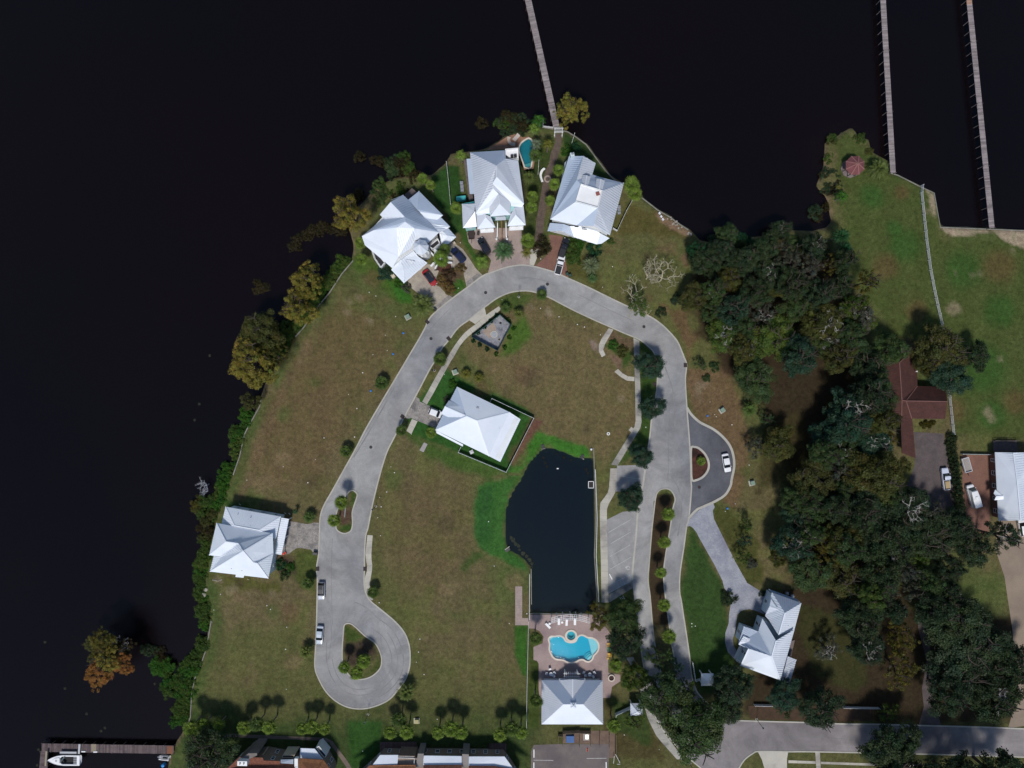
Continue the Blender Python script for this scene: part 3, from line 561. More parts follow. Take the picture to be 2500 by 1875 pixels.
WALLW = mat('white_siding', (.68, .70, .71), (.62, .64, .65), .4, .8, coord='obj')
WALLB = mat('pale_blue_siding', (.56, .64, .68), (.50, .58, .62), .4, .8, coord='obj')
WALLT = mat('aqua_siding', (.36, .62, .60), (.30, .54, .53), .4, .8, coord='obj')
WALLC = mat('cream_stucco', (.55, .48, .36), (.47, .41, .31), .4, .85, coord='obj')
WALLD = mat('brown_stucco', (.24, .19, .15), (.19, .15, .12), .4, .9, coord='obj')
WALLR = mat('brick_wall', (.17, .085, .065), (.13, .065, .05), .9, .9, coord='obj')
TRIM = mat('white_trim', (.74, .75, .76), (.68, .69, .70), .6, .55, coord='obj')
PANE = flat('window_glass', (.018, .024, .032), .12, 0, .6)
DARK = flat('dark_metal', (.03, .03, .034), .5, .3)
STEEL = flat('galvanised', (.40, .41, .43), .4, .6)
WOOD = mat('weathered_wood', (.165, .135, .13), (.115, .092, .09), 1.4, .9, .3, 6, .1, speck=.2, rnd=.28)
AQUA = flat('aqua_paint', (.06, .42, .43), .6)
BRICKW = mat('tan_brick_walk', (.30, .165, .085), (.22, .12, .065), .9, .9, speck=.2, sscale=4)
_win = {}
def window_mesh(w, h):
    k = (round(w, 2), round(h, 2))
    if k not in _win:
        f = MB(); t = .09
        for x, z, a, b in ((-w / 2, 0, t, h + t), (w / 2, 0, t, h + t), (0, -h / 2, w, t), (0, h / 2, w, t), (0, 0, w, .05)): f.box((x, -.03, z), (a, .10, b))
        g = MB().box((0, .0, 0), (w, .05, h)); fm, gm = f.mesh('window'), g.mesh('pane'); fm.materials.append(TRIM); gm.materials.append(PANE)
        _win[k] = (fm, gm)
    return _win[k]
def window(parent, p, ang, w=1.05, h=1.45):
    """p = world point on the wall face, ang = outward direction"""
    fm, gm = window_mesh(w, h); o = new_obj('window', fm, parent)
    o.location = Vector(p) - parent.location; o.rotation_euler = (0, 0, ang + math.pi / 2)
    g = new_obj('pane', gm, o); return o
def walls(t, loop, z1, m, ins=.45, z0=-.1, levels=None, name='wall', win=True, step=2.9):
    P = inset(loop, ins); MB().prism(P, z0, z1).build(name, m, t, True)
    if not win: return P
    if levels is None: levels = [1.55] if z1 < 5 else [1.55, 4.6]
    n = len(P)
    for i in range(n):
        a, b = P[i], P[(i + 1) % n]; d = b - a; L = d.length
        if L < 2.2: continue
        k = max(1, int(L / step)); u = d / L; out = Vector((u.y, -u.x)); ang = math.atan2(out.y, out.x)
        for z in levels:
            if z + .9 > z1: continue
            for j in range(k):
                q = a + d * ((j + .5) / k) + out * .012; window(t, (q.x, q.y, z), ang, 1.05 if j % 3 else .8)
    return P
def roof(t, verts, faces, m, ribs=.55, th=.16, name='roof', cap=True, capm=None):
    """verts: world points, faces: index loops. One slab, standing seams, ridge caps"""
    used = sorted({i for f in faces for i in f}); mp = {j: i for i, j in enumerate(used)}
    V_ = [Vector(verts[j]) for j in used]; faces = [tuple(mp[i] for i in f) for f in faces]; n = len(V_); fs = []; E = {}
    for f in faces:
        a = sum(V_[f[i - 1]].x * V_[f[i]].y - V_[f[i]].x * V_[f[i - 1]].y for i in range(len(f)))
        f = list(f) if a > 0 else list(f)[::-1]; fs.append(f)
        for i in range(len(f)):
            k = frozenset((f[i - 1], f[i])); E.setdefault(k, []).append((f[i - 1], f[i]))
    mb = MB(); idx = []
    for f in fs:
        pts = [V_[i] for i in f]
        tr = geometry.tessellate_polygon([[Vector((p.x, p.y, 0)) for p in pts]]) if len(f) > 4 else [tuple(range(len(f)))]
        for q in tr:
            g = [f[i] for i in q]
            a = sum(V_[g[i - 1]].x * V_[g[i]].y - V_[g[i]].x * V_[g[i - 1]].y for i in range(len(g)))
            if a < 0: g = g[::-1]
            idx.append(tuple(g)); idx.append(tuple(i + n for i in g[::-1]))
    for k, l in E.items():
        if len(l) == 1: a, b = l[0]; idx.append((a, a + n, b + n, b))
    mb.add([v for v in V_] + [v - Vector((0, 0, th)) for v in V_], idx)
    o = mb.build(name, m, t, True)
    if ribs:
        rb = MB()
        for f in fs:
            pts = [V_[i] for i in f]; nn = geometry.normal(pts) if len(pts) < 5 else geometry.normal(pts[:3])
            nn = Vector((0, 0, 0))
            for i in range(len(pts)): nn += (pts[i - 1] - pts[0]).cross(pts[i] - pts[0])
            if nn.length < 1e-6: continue
            nn.normalize()
            if nn.z < 0: nn = -nn
            if nn.z > .999: continue
            d = Vector((nn.x, nn.y)).normalized(); u = Vector((-d.y, d.x)); c0 = pts[0]
            zz = lambda q: c0.z - ((q.x - c0.x) * nn.x + (q.y - c0.y) * nn.y) / nn.z
            us = [Vector(p[:2]).dot(u) for p in pts]; x = math.floor(min(us) / ribs) * ribs + ribs * .5
            while x < max(us):
                hit = []
                for i in range(len(pts)):
                    a, b = us[i - 1], us[i]
                    if (a > x) != (b > x):
                        k = (x - a) / (b - a); hit.append(Vector(pts[i - 1][:2]).lerp(Vector(pts[i][:2]), k).dot(d))
                hit.sort()
                for a, b in zip(hit[::2], hit[1::2]):
                    if b - a > .3:
                        A, B = u * x + d * (a + .03), u * x + d * (b - .03)
                        rb.bar((A.x, A.y, zz(A) + .012), (B.x, B.y, zz(B) + .014), .06, .07)
                x += ribs
        if rb.f: r_ = rb.build('roof_seams', m, o); r_.matrix_parent_inverse = Matrix(); tag(r_, kind='stuff')
    if cap:
        cb = MB()
        for k, l in E.items():
            if len(l) == 2:
                a, b = (V_[i] for i in l[0])
                if (a - b).length > .4: cb.bar(a + Vector((0, 0, .03)), b + Vector((0, 0, .03)), .24, .06)
        if cb.f: c_ = cb.build('ridge_cap', capm or m, o); c_.matrix_parent_inverse = Matrix()
    return o
def VV(t, s, zb=99.):
    """'x,y,h ...' on sheet t -> world points; above the eaves line zb the surveyed rise is steepened"""
    r = []
    for q in s.split():
        x, y, h = map(float, q.split(',')); h = h if h <= zb else zb + (h - zb) * 1.4; r.append(W(pp(t, x, y), h))
    return r
def pipe(parent, p, h=.5, r=.07, name='vent_pipe', m=None):
    o = MB().lathe([(r, -.3), (r, h), (r * 1.5, h), (r * 1.5, h + .06), (r * .3, h + .09)], p, 8).build(name, m or STEEL, parent, True); return o
def posts(parent, pts, z1, r=.09, m=None):
    for p in pts: MB().box((p[0], p[1], z1 / 2), (r * 2, r * 2, z1)).build('post', m or TRIM, parent, True)
def rail(parent, pts, z0, m=None, h=.95, name='railing'):
    mb = MB()
    for a, b in zip(pts, pts[1:]):
        a, b = Vector((a[0], a[1], z0)), Vector((b[0], b[1], z0)); n = max(1, int((b - a).length / 1.2))
        mb.bar(a + Vector((0, 0, h)), b + Vector((0, 0, h)), .09, .07).bar(a + Vector((0, 0, .15)), b + Vector((0, 0, .15)), .05, .05)
        for i in range(n * 5 + 1): p = a.lerp(b, i / (n * 5)); mb.box((p.x, p.y, z0 + h / 2), (.1 if i % 5 == 0 else .04, .1 if i % 5 == 0 else .04, h))
    return mb.build(name, m or TRIM, parent, True)
def stairs(parent, a, b, w, z0, z1, m, name='steps'):
    a, b = Vector(a[:2]), Vector(b[:2]); n = max(2, int(abs(z1 - z0) / .18)); d = (b - a); L = d.length; u = d / L; ang = math.atan2(u.y, u.x)
    for i in range(n):
        q = a + u * L * (i + .5) / n; z = z0 + (z1 - z0) * (i + 1) / n
        MB().box((q.x, q.y, z / 2), (L / n + .01, w, z)).build('step', m, parent, True)
# ---------------------------------------------------------------- W house on the river bank
t = thing('river_house', 'two-storey white metal roofed house on the west river bank beside a gravel drive', 'house', W(pp('h5', 800, 900)))
roof(t, VV('h5', '400,175,4.5 1465,365,4.5 1375,790,4.5 320,520,4.5 570,540,6.1 1050,628,6.1', 4.5), [(0, 1, 5, 4), (0, 4, 3), (1, 2, 5), (2, 3, 4, 5)], ROOFW)
walls(t, W2(PS('h5', '400,175 1465,365 1375,790 320,520'), 4.5), 4.4, WALLB)
M5 = VV('h5', '225,490,6.4 1310,690,6.4 1322,1080,6.4 1225,1558,6.4 100,1425,6.4 170,1130,6.4 85,1108,6.4 320,1142,6.6 410,850,8.6 645,885,8.9 740,1030,9.8 930,1250,8.5 1015,1270,8.5', 6.4)
roof(t, M5, [(0, 1, 10, 9, 8), (0, 8, 6), (6, 8, 9, 7), (7, 9, 10, 4, 5), (4, 10, 11, 12, 3), (12, 3, 2), (11, 2, 12), (10, 1, 2, 11)], ROOFW)
walls(t, W2(PS('h5', '225,490 1310,690 1225,1558 100,1425'), 6.4), 6.3, WALLB)
roof(t, VV('h5', '1470,385,3.7 1622,412,3.2 1478,1105,3.2 1345,1082,3.7'), [(0, 1, 2, 3)], ROOFW, name='porch_roof')
posts(t, W2(PS('h5', '1600,430 1570,600 1530,780 1490,960 1470,1080'), 3.1), 3.1)
roof(t, VV('h5', '600,1480,5.9 760,1500,5.9 745,1545,5.4 590,1530,5.4'), [(0, 1, 2, 3)], ROOFW, name='eave_return', cap=False)
for q, h in (('640,322', 5.2), ('885,387', 5.4), ('525,1362', 7.4), ('725,1402', 7.2), ('835,1268', 8.4), ('580,1018', 8.0)): pipe(t, W(PS('h5', q)[0], h), .3)
for q in ('765,532', '888,552'): pipe(t, W(PS('h5', q)[0], 6.0), .35, .17)
pipe(t, W(PS('h5', '755,1100')[0], 9.5), .35, .32, 'roof_turbine')
# ---------------------------------------------------------------- centre house
t = thing('lawn_house', 'single-storey white hip roofed house in a fenced green yard beside the pond', 'house', W(pp('F', 1380, 1040)))
c = VV('F', '1175,637,3.1 1748,915,3.1 1522,1388,3.1 940,1105,3.1 1278,955,5.3 1390,1005,5.3 1862,990,2.8 1643,1450,2.8 1090,785,3.1 1045,850,4.3 1003,930,3.1 1155,997,4.0 1265,946,5.2 1222,848,4.1', 3.1)
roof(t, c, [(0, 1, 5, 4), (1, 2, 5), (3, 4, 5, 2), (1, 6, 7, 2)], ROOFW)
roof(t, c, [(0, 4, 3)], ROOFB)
roof(t, [v + Vector((0, 0, .22)) for v in c], [(8, 13, 12, 9), (9, 12, 11, 10)], ROOFW, name='garage_roof')
roof(t, VV('F', '945,1108,2.6 1242,1262,2.6 1238,1284,2.4 940,1132,2.4'), [(0, 1, 2, 3)], ROOFW, name='lean_to_roof', cap=False)
walls(t, W2(PS('F', '1175,637 1748,915 1862,990 1643,1450 1522,1388 940,1105 1003,930 1045,850 1090,785'), 3.1), 2.95, WALLW, .5)
pipe(t, W(pp('F', 1397, 872), 4.2), .35, .27, 'roof_turbine'); pipe(t, W(pp('F', 1312, 1022), 4.9), .35, .25, 'roof_turbine')
for q in ('1515,1090', '1632,1088'): pipe(t, W(PS('F', q)[0], 3.9), .25, .05)
mb = MB(); a = W(pp('F', 1335, 1340)); mb.box((a.x, a.y, .4), (.95, .95, .8), .45).lathe([(.32, .8), (.32, .86), (.05, .87)], (a.x, a.y, 0), 12)
tag(mb.build('air_conditioner', STEEL), 'grey air conditioner standing in the green yard south of the fenced house', 'air conditioner')
# ---------------------------------------------------------------- SE house
t = thing('wooded_house', 'blue-white metal roofed house at the end of the long blue-grey paver drive', 'house', W(pp('h1', 700, 800)))
u = VV('h1', '695,108,4.6 1172,280,4.6 905,440,7.0 800,800,7.0 1058,712,4.6 585,490,4.6 650,560,5.2', 4.6)
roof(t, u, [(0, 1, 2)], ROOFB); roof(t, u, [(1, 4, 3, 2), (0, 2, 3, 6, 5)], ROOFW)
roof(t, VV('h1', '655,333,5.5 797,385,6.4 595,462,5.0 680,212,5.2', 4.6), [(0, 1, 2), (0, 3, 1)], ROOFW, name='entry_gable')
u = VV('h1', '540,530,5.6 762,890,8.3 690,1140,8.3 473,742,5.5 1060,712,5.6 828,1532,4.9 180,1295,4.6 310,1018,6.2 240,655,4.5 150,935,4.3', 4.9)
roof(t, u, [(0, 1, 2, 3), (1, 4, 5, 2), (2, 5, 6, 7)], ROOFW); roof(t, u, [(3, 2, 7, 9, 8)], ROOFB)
roof(t, VV('h1', '235,815,5.1 345,860,5.6 285,1005,5.2 152,950,4.6'), [(0, 1, 2, 3)], ROOFW, name='dormer_roof')
roof(t, VV('h1', '950,1142,3.4 1090,1200,3.0 985,1582,3.0 835,1535,3.4 905,1330,3.8'), [(0, 1, 4), (1, 2, 3, 4)], ROOFG, name='porch_roof')
roof(t, VV('h1', '635,52,3.2 1095,215,3.2 1150,268,3.4 690,110,3.6 600,85,3.1'), [(0, 1, 2, 3)], ROOFB, name='lean_to_roof', cap=False)
walls(t, W2(PS('h1', '695,108 1172,280 1050,740 585,490'), 4.6), 4.5, WALLB, .5)
walls(t, W2(PS('h1', '540,530 1060,712 828,1532 180,1295 310,1018 150,935 240,655 473,742'), 4.6), 4.4, WALLB, .5, levels=[1.5, 3.4])
walls(t, W2(PS('h1', '955,1150 1085,1205 985,1575 835,1530'), 3.0), 2.9, WALLB, .4)
d_ = VV('h1', '95,1195,1 190,1240,1 300,1000,1 200,960,1'); MB().prism(d_, 0, 1.0).build('porch_floor', WALLW, t, True); rail(t, [d_[3], d_[0], d_[1]], 1.0)
e_ = VV('h1', '1000,900,.3 1065,880,.3 1005,1150,.3 955,1140,.3'); MB().prism(e_, 0, .3).build('patio', WOOD, t, True)
for q in ('885,620', '950,640', '990,795', '865,905', '762,1075'): pipe(t, W(PS('h1', q)[0], 6.3), .25, .06)
a = W(pp('h1', 925, 115)); b = W(pp('h1', 1010, 155))
for k, (p, w_) in enumerate(((a, 'western'), (b, 'eastern'))):
    tag(MB().box((p.x, p.y, .38), (.75, .75, .76), .3).lathe([(.27, .76), (.27, .82), (.05, .83)], (p.x, p.y, 0), 12).build('air_conditioner', STEEL), w_ + ' of two grey air conditioners north of the house at the blue-grey drive', 'air conditioner', 'air conditioners of the wooded house')
# ---------------------------------------------------------------- NW house
t = thing('turret_house', 'large white metal roofed house with a round turret at the north-west of the road bend', 'house', W(pp('h2', 750, 750)))
v = dict(a=(555, 285, 9.4), b=(755, 170, 7), c=(380, 490, 7), d=(460, 575, 7), e=(790, 535, 9.9), f=(790, 610, 10), g=(945, 715, 9), h=(1342, 778, 6.4), i=(1110, 545, 6.8), j=(985, 400, 7), k=(840, 250, 6.9),
  l=(665, 700, 9), m=(275, 745, 7.4), n=(88, 840, 6.4), o=(138, 985, 6.4), p=(582, 1358, 6.2), q=(690, 1165, 7.2), r=(890, 1030, 7.4), s=(960, 895, 7.5), t=(1165, 945, 6.4), w=(440, 555, 6.8), x=(1015, 110, 6.4), y=(985, 405, 7.8), z=(1402, 500, 6.4),
  A=(1312, 575, 6.1), B=(1025, 445, 7.6), Cc=(1375, 540, 5.8), D=(1518, 685, 5.5), E=(1200, 632, 6.5), F=(1460, 725, 5.3), G=(1335, 705, 4.7), H_=(1490, 712, 4.5), I=(1617, 852, 3.6), J=(1470, 830, 4.5), K=(1345, 790, 4.5), L=(1500, 955, 3.4), M=(1380, 990, 3.6),
  N=(565, 1385, 3.4), O=(690, 1168, 5.7), P=(760, 1390, 5.2), Q=(770, 1602, 3.2), R=(890, 1036, 5.8), S_=(1010, 1172, 5.2), T=(1152, 1275, 3.3))
ks = list(v); st_ = lambda h: h if h <= 6.4 else 6.4 + (h - 6.4) * 1.4; vt = [W(pp('h2', *v[k_][:2]), st_(v[k_][2])) for k_ in ks]; ix = {k_: i for i, k_ in enumerate(ks)}
fc = lambda *s_: [tuple(ix[q] for q in x.split()) for x in s_]
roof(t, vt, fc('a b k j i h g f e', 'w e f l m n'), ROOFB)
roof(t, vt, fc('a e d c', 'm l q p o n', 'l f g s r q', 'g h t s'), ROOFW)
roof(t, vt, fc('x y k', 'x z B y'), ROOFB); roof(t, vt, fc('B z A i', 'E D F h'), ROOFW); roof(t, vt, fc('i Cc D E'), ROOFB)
roof(t, vt, fc('G H_ I J', ), ROOFB, name='porch_roof'); roof(t, vt, fc('K J I L M', 'G J K'), ROOFW, name='porch_roof'); roof(t, vt, fc('N O P Q', 'O R S_ T Q P'), ROOFW, name='garage_roof')
roof(t, VV('h2', '805,1218,5.2 945,1245,5.0 880,1310,4.6 770,1300,5.0'), [(0, 1, 2), (0, 2, 3)], ROOFG, name='dormer_roof')
walls(t, [vt[ix[q]] for q in 'b k i h t p o n c'.split()], 6.3, WALLW, .6)
walls(t, [vt[ix[q]] for q in 'x z A i k'.split()], 6.0, WALLW, .5); walls(t, [vt[ix[q]] for q in 'N O R S_ T Q'.split()], 3.1, WALLC, .5)
walls(t, [vt[ix[q]] for q in 'G H_ I L M'.split()], 3.3, WALLW, .6)
ax = W(pp('h2', 1040, 1010), 9.5); tw = thing('x', None, None) if False else None
MB().lathe([(1.55, -.1), (1.55, 9.0), (1.4, 9.0)], (ax.x, ax.y, 0), 16).build('turret', WALLW, t, True)
roof(t, [Vector((ax.x + 1.95 * math.cos(i * math.pi / 4 + .2), ax.y + 1.95 * math.sin(i * math.pi / 4 + .2), 8.9)) for i in range(8)] + [Vector((ax.x, ax.y, 11.6))], [(i, (i + 1) % 8, 8) for i in range(8)], ROOFW, 0, name='turret_roof')
for z in (7.9, 6.2, 4.6):
    for i in range(10): a_ = i * math.pi / 5 + .15; window(t, (ax.x + 1.57 * math.cos(a_), ax.y + 1.57 * math.sin(a_), z), a_, .48, .8)
for s_, z in (('1170,1000 1320,880 1360,960 1240,1060', 3.2), ('260,1085 290,1050 470,1270 400,1360 300,1210', 2.2)):
    p_ = W2(PS('h2', s_), z); MB().prism(p_, 0, z).build('balcony', WALLW, t, True); MB().prism(inset(p_, .25), z, z + .02).build('balcony_floor', DARK, t, True); rail(t, p_ + [p_[0]], z)
s1, s2 = W(pp('h2', 1230, 1090), 2), W(pp('h2', 1340, 1180), 1); stairs(t, W(pp('h2', 1420, 1230)), W(pp('h2', 1270, 1090), 2), 1.6, .2, 2.6, WALLW)
for s_ in ('1200,1330 1290,1230 1310,1250 1230,1350', '1270,1370 1310,1300 1330,1310 1290,1385', '1460,1170 1550,1190 1550,1210 1460,1195', '1480,1260 1560,1270 1560,1290 1480,1285', '1185,1060 1270,1160 1250,1175 1170,1075'):
    MB().prism(W2(PS('h2', s_)), 0, 1.1).build('garden_wall', WALLW, t, True)
p_ = W2(PS('h2', '820,220 970,130 985,150 850,250 ')); MB().prism(W2(PS('h2', '780,170 900,60 985,130 850,245'), 2.4), 0, 2.4).build('rear_deck', WOOD, t, True)
pipe(t, W(pp('h2', 655, 470), 8.6), .5, .1)
MB().box((*W(pp('h2', 1590, 960))[:2], .5), (.6, .6, 1.0), .6).build('gate_pier', WALLC, t, True); MB().box((*W(pp('h2', 605, 1495))[:2], .6), (.9, .9, 1.2), .6).build('gate_pier', WALLC, t, True)
# ---------------------------------------------------------------- N house
t = thing('stair_house', 'tall grey metal roofed house with twin gabled garages and a brown brick stair', 'house', W(pp('h3', 650, 800)))
u = VV('h3', '240,205,8 650,410,11 655,585,11 590,690,10 600,765,9.8 330,1152,8 780,172,8 795,302,9.3 990,332,8.2 1080,1005,8 1050,1058,7.6 880,1042,7.8 865,975,8.3 685,850,9.6 540,1060,8.2 545,1150,7.7 360,1190,7.6 875,1178,7.5 700,1005,9.4 555,1203,7.5', 8)
roof(t, u, [(0, 1, 2, 3, 4, 5), (2, 1, 7, 8, 9), (3, 12, 17, 18, 13, 4), (13, 18, 19, 14)], ROOFG); roof(t, u, [(0, 6, 7, 1)], ROOFB)
roof(t, [v_ + Vector((0, 0, .03)) for v_ in u], [(2, 9, 10, 11, 12, 3), (4, 13, 14, 15, 16, 5), (18, 17, 19)], ROOFW)
walls(t, [u[i] for i in (0, 6, 8, 9, 10, 17, 19, 16, 5)], 7.6, WALLT, .6)
dq = VV('h3', '790,168,7.6 988,150,7.6 992,332,7.6 797,302,7.6'); MB().prism(dq, 7.3, 7.6).build('roof_deck', TRIM, t, True)
strip('parapet', [(p.x, p.y) for p in dq], .16, 7.6, 8.3, TRIM, True, False, t)
for q in ('893,275', '945,268'): p = W(PS('h3', q)[0], 7.6); MB().box((p.x, p.y, 7.95), (.7, .7, .7), .1).build('rooftop_unit', DARK, t, True)
for s_, fs_, m_ in (('335,1160,7 480,1218,7.7 355,1397,6 470,1165,7.9 560,1205,7.2 637,1372,6', [(0, 2, 1, 3), (3, 1, 5, 4)], ROOFG), ('930,1065,7.9 950,1177,7.7 823,1352,6 870,1182,7.2 1072,1040,7.3 1107,1337,6', [(0, 3, 2, 1), (0, 1, 5, 4)], ROOFG), ('112,1010,6 310,1112,7.4 130,1382,6 320,1000,7.2', [(0, 1, 2), (0, 3, 1)], ROOFG)): roof(t, VV('h3', s_), fs_, m_, name='wing_roof')
for s_ in ('480,1216,7.74 355,1397,6.04 637,1372,6.04', '950,1175,7.74 823,1352,6.04 1107,1337,6.04', '318,1116,7.44 130,1382,6.04 346,1362,6.04'): roof(t, VV('h3', s_), [(0, 1, 2)], ROOFW, name='gable_roof')
for s_ in ('355,1397 637,1372 580,1120 335,1150', '823,1352 1107,1337 1075,1000 870,1100', '130,1382 346,1362 330,1000 112,1010'): walls(t, W2(PS('h3', s_), 6), 5.9, WALLW if '130' not in s_[:3] else WALLT, .45, levels=[3.9])
for (x0, x1, y) in ((395, 605, 1385), (850, 1070, 1348)):   # garage doors
    a, b = W(pp('h3', x0, y), 6), W(pp('h3', x1, y - 12), 6); d = b - a; o_ = Vector((d.y, -d.x, 0)).normalized()
    for k in range(4): c0 = (a + b) / 2 - o_ * .28; MB().box((c0.x, c0.y, .35 + k * .6), (d.length * .82, .14, .54), math.atan2(d.y, d.x)).build('garage_door_panel', TRIM, t, True)
    MB().box((c0.x, c0.y - .35, 2.9), (d.length, .9, .16), math.atan2(d.y, d.x)).build('door_canopy', TRIM, t, True)
p_ = VV('h3', '640,1205,6.2 790,1200,6.2 800,1255,6.2 635,1260,6.2'); MB().prism(p_, 5.9, 6.2).build('entry_canopy', ROOFG, t, True)
a, b = W(pp('h3', 735, 1560)), W(pp('h3', 735, 1300), 3.2); stairs(t, a, b, 1.9, .1, 3.2, BRICKW)
for sx in (-1, 1):
    q = [Vector((a.x + sx * 1.35, a.y - .1, .5)), Vector((a.x + sx * 1.15, a.y + .8, .95)), Vector((b.x + sx * 1.05, b.y, 3.9))]; mb = MB()
    mb.bar(q[0], q[1], .24, .7).bar(q[1], q[2], .22, .8).lathe([(.2, 0), (.2, 1.1), (.3, 1.2), (.1, 1.45)], (q[0].x, q[0].y, 0), 10); mb.build('stair_wall', TRIM, t, True)
p_ = W2(PS('h3', '140,320 190,310 290,930 225,960'), 3); MB().prism(p_, 0, 3.0).build('side_gallery', WOOD, t, True)
p_ = W2(PS('h3', '185,305 275,300 300,850 235,850'), 6.4); MB().prism(p_, 6.2, 6.4).build('gallery_roof', ROOFB, t, True)
MB().prism(W2(PS('h3', '25,890 170,875 175,935 25,950'), 1.6), 0, 1.6).build('pump_shed', AQUA, t, True); MB().prism(W2(PS('h3', '110,1000 305,965 310,1020'), 6), 0, 5.8).build('side_wall', AQUA, t, True)
for i, q in enumerate(('110,690', '118,745', '122,800')):
    p = W(PS('h3', q)[0]); tag(MB().box((p.x, p.y, .4), (.85, .85, .8)).lathe([(.3, .8), (.3, .86), (.05, .87)], (p.x, p.y, 0), 12).build('air_conditioner', STEEL), ('northernmost', 'middle', 'southernmost')[i] + ' of three grey air conditioners west of the tall grey roofed house', 'air conditioner', 'air conditioners of the stair house')
# ---------------------------------------------------------------- NE house
t = thing('roof_deck_house', 'blue-grey metal roofed house with a white flat roof deck east of the brick path', 'house', W(pp('h4', 700, 850)))
u = VV('h4', '440,200,6.4 665,195,7.9 858,310,6.4 805,485,6.6 560,572,8.9 625,640,9.3 955,742,9.3 887,1005,9.3 545,910,9.3 148,1182,6.4 1297,620,6.4 1080,1432,6.4 910,520,6.4 560,1276,6.6 830,1288,7.9', 6.4)
roof(t, u, [(0, 1, 4, 5, 8, 9), (4, 3, 12, 10, 6, 5), (7, 14, 13)], ROOFB); roof(t, u, [(1, 2, 3, 4), (6, 10, 11, 14, 7)], ROOFG); roof(t, u, [(8, 7, 13, 9)], ROOFW, .4)
MB().prism([u[5], u[6], u[7], u[8]], 9.0, u[5].z - .02).build('roof_deck', TRIM, t, True); strip('parapet', [(u[i].x, u[i].y) for i in (5, 6, 7, 8)], .2, u[5].z - .1, u[5].z + .5, TRIM, True, False, t)
p = W(pp('h4', 880, 805), 9.4); MB().box((p.x, p.y, u[5].z + .15), (.85, .85, .35), .3).build('deck_hatch', mat('hatch_red', (.28, .09, .08), rough=.7), t, True)
for s_ in ('657,490,8.4 718,497,9.2 778,522,8.4 742,655,9.0 697,648,9.5 635,630,8.8', '870,545,8.4 938,556,9.2 1000,580,8.4 962,727,9.0 912,717,9.5 850,690,8.8'):
    roof(t, VV('h4', s_, 6.4), [(0, 1, 4, 5), (1, 2, 3, 4)], ROOFG, name='dormer_roof')
walls(t, [u[i] for i in (0, 1, 2, 3, 12, 10, 11, 13, 9)], 6.2, WALLW, .55)
roof(t, VV('h4', '145,1240,3.4 350,1255,4.3 330,1362,4.2 105,1367,3.2'), [(0, 1, 2, 3)], ROOFB, name='porch_roof')
roof(t, VV('h4', '350,1255,4.3 457,1290,4.2 515,1457,3.2 330,1362,4.1'), [(0, 1, 2, 3)], ROOFB, name='porch_roof')
roof(t, VV('h4', '457,1290,4.25 830,1300,4.6 922,1397,4.4 870,1572,3.1 512,1457,3.2 1072,1477,3.1 950,1562,3.0'), [(0, 1, 2, 3, 4), (2, 5, 6, 3)], ROOFW, .4, name='porch_roof')
walls(t, W2(PS('h4', '120,1352 320,1400 512,1458 868,1566 948,1556 1060,1478 900,1360 450,1300 150,1250'), 3.1), 3.0, WALLW, .45)
for s_, x in (('530,1295 590,1300', 0), ('640,1330 720,1340', 0), ('760,1290 870,1310', 0)):
    a, b = W2(PS('h4', s_), 5.6); MB().bar((a.x, a.y, 5.5), (b.x, b.y, 5.5), .12, .5).build('gable_vent', DARK, t, True)
p = W(pp('h4', 490, 185), 7.5); MB().box((p.x, p.y, 4), (.95, .95, 8.4), .2).build('chimney', WALLB, t, True); MB().lathe([(.25, 8.2), (.25, 8.7), (.33, 8.7), (.1, 8.9)], (p.x, p.y, 0), 10).build('chimney_cap', STEEL, t, True)
p_ = W2(PS('h4', '375,300 410,260 345,560 325,560'), 3); MB().prism(p_, 0, 2.8).build('side_stair', WALLB, t, True)
for i, y in enumerate((1000, 1050, 1090)):
    p = W(pp('h4', 1215, y)); tag(MB().box((p.x, p.y, .4), (.8, .8, .8), .2).lathe([(.28, .8), (.28, .86), (.05, .87)], (p.x, p.y, 0), 12).build('air_conditioner', STEEL), ('northernmost', 'middle', 'southernmost')[i] + ' of three grey air conditioners at the east wall of the roof deck house', 'air conditioner', 'air conditioners of the roof deck house')
# ---------------------------------------------------------------- pool house
t = thing('pool_house', 'grey-blue hip roofed pool house at the south end of the pool deck', 'pool house', W(pp('P', 650, 1040)))
u = VV('P', '320,800,2.5 980,800,2.5 985,1276,2.5 318,1276,2.5 555,1060,5.4 770,1060,5.4', 2.5)
roof(t, u, [(0, 1, 5, 4)], ROOFB); roof(t, u, [(1, 2, 5), (0, 4, 3)], ROOFG); roof(t, u, [(4, 5, 2, 3)], ROOFW)  # one roof in three tones: shade north, half shade at the sides, sunlit south
roof(t, VV('P', '508,800,2.65 655,790,4.3 792,800,2.65 655,990,4.8', 2.65), [(0, 1, 3), (1, 2, 3)], ROOFG, name='entry_gable'); roof(t, VV('P', '508,782,2.5 572,782,2.5 572,802,2.7 508,802,2.7'), [(0, 1, 2, 3)], ROOFG, 0, name='eave_return', cap=False); roof(t, VV('P', '735,782,2.5 792,782,2.5 792,802,2.7 735,802,2.7'), [(0, 1, 2, 3)], ROOFG, 0, name='eave_return', cap=False)
walls(t, W2(PS('P', '320,800 980,800 985,1276 318,1276'), 2.5), 2.42, WALLW, .6)
cu = W(pp('P', 662, 1065), 6.2); MB().box((cu.x, cu.y, 5.9), (.9, .9, 1.2)).build('cupola', TRIM, t, True)
roof(t, [Vector((cu.x + sx * .65, cu.y + sy * .65, 6.5)) for sx, sy in ((-1, -1), (1, -1), (1, 1), (-1, 1))] + [Vector((cu.x, cu.y, 7.0))], [(0, 1, 4), (1, 2, 4), (2, 3, 4), (3, 0, 4)], ROOFW, 0, name='cupola_roof')
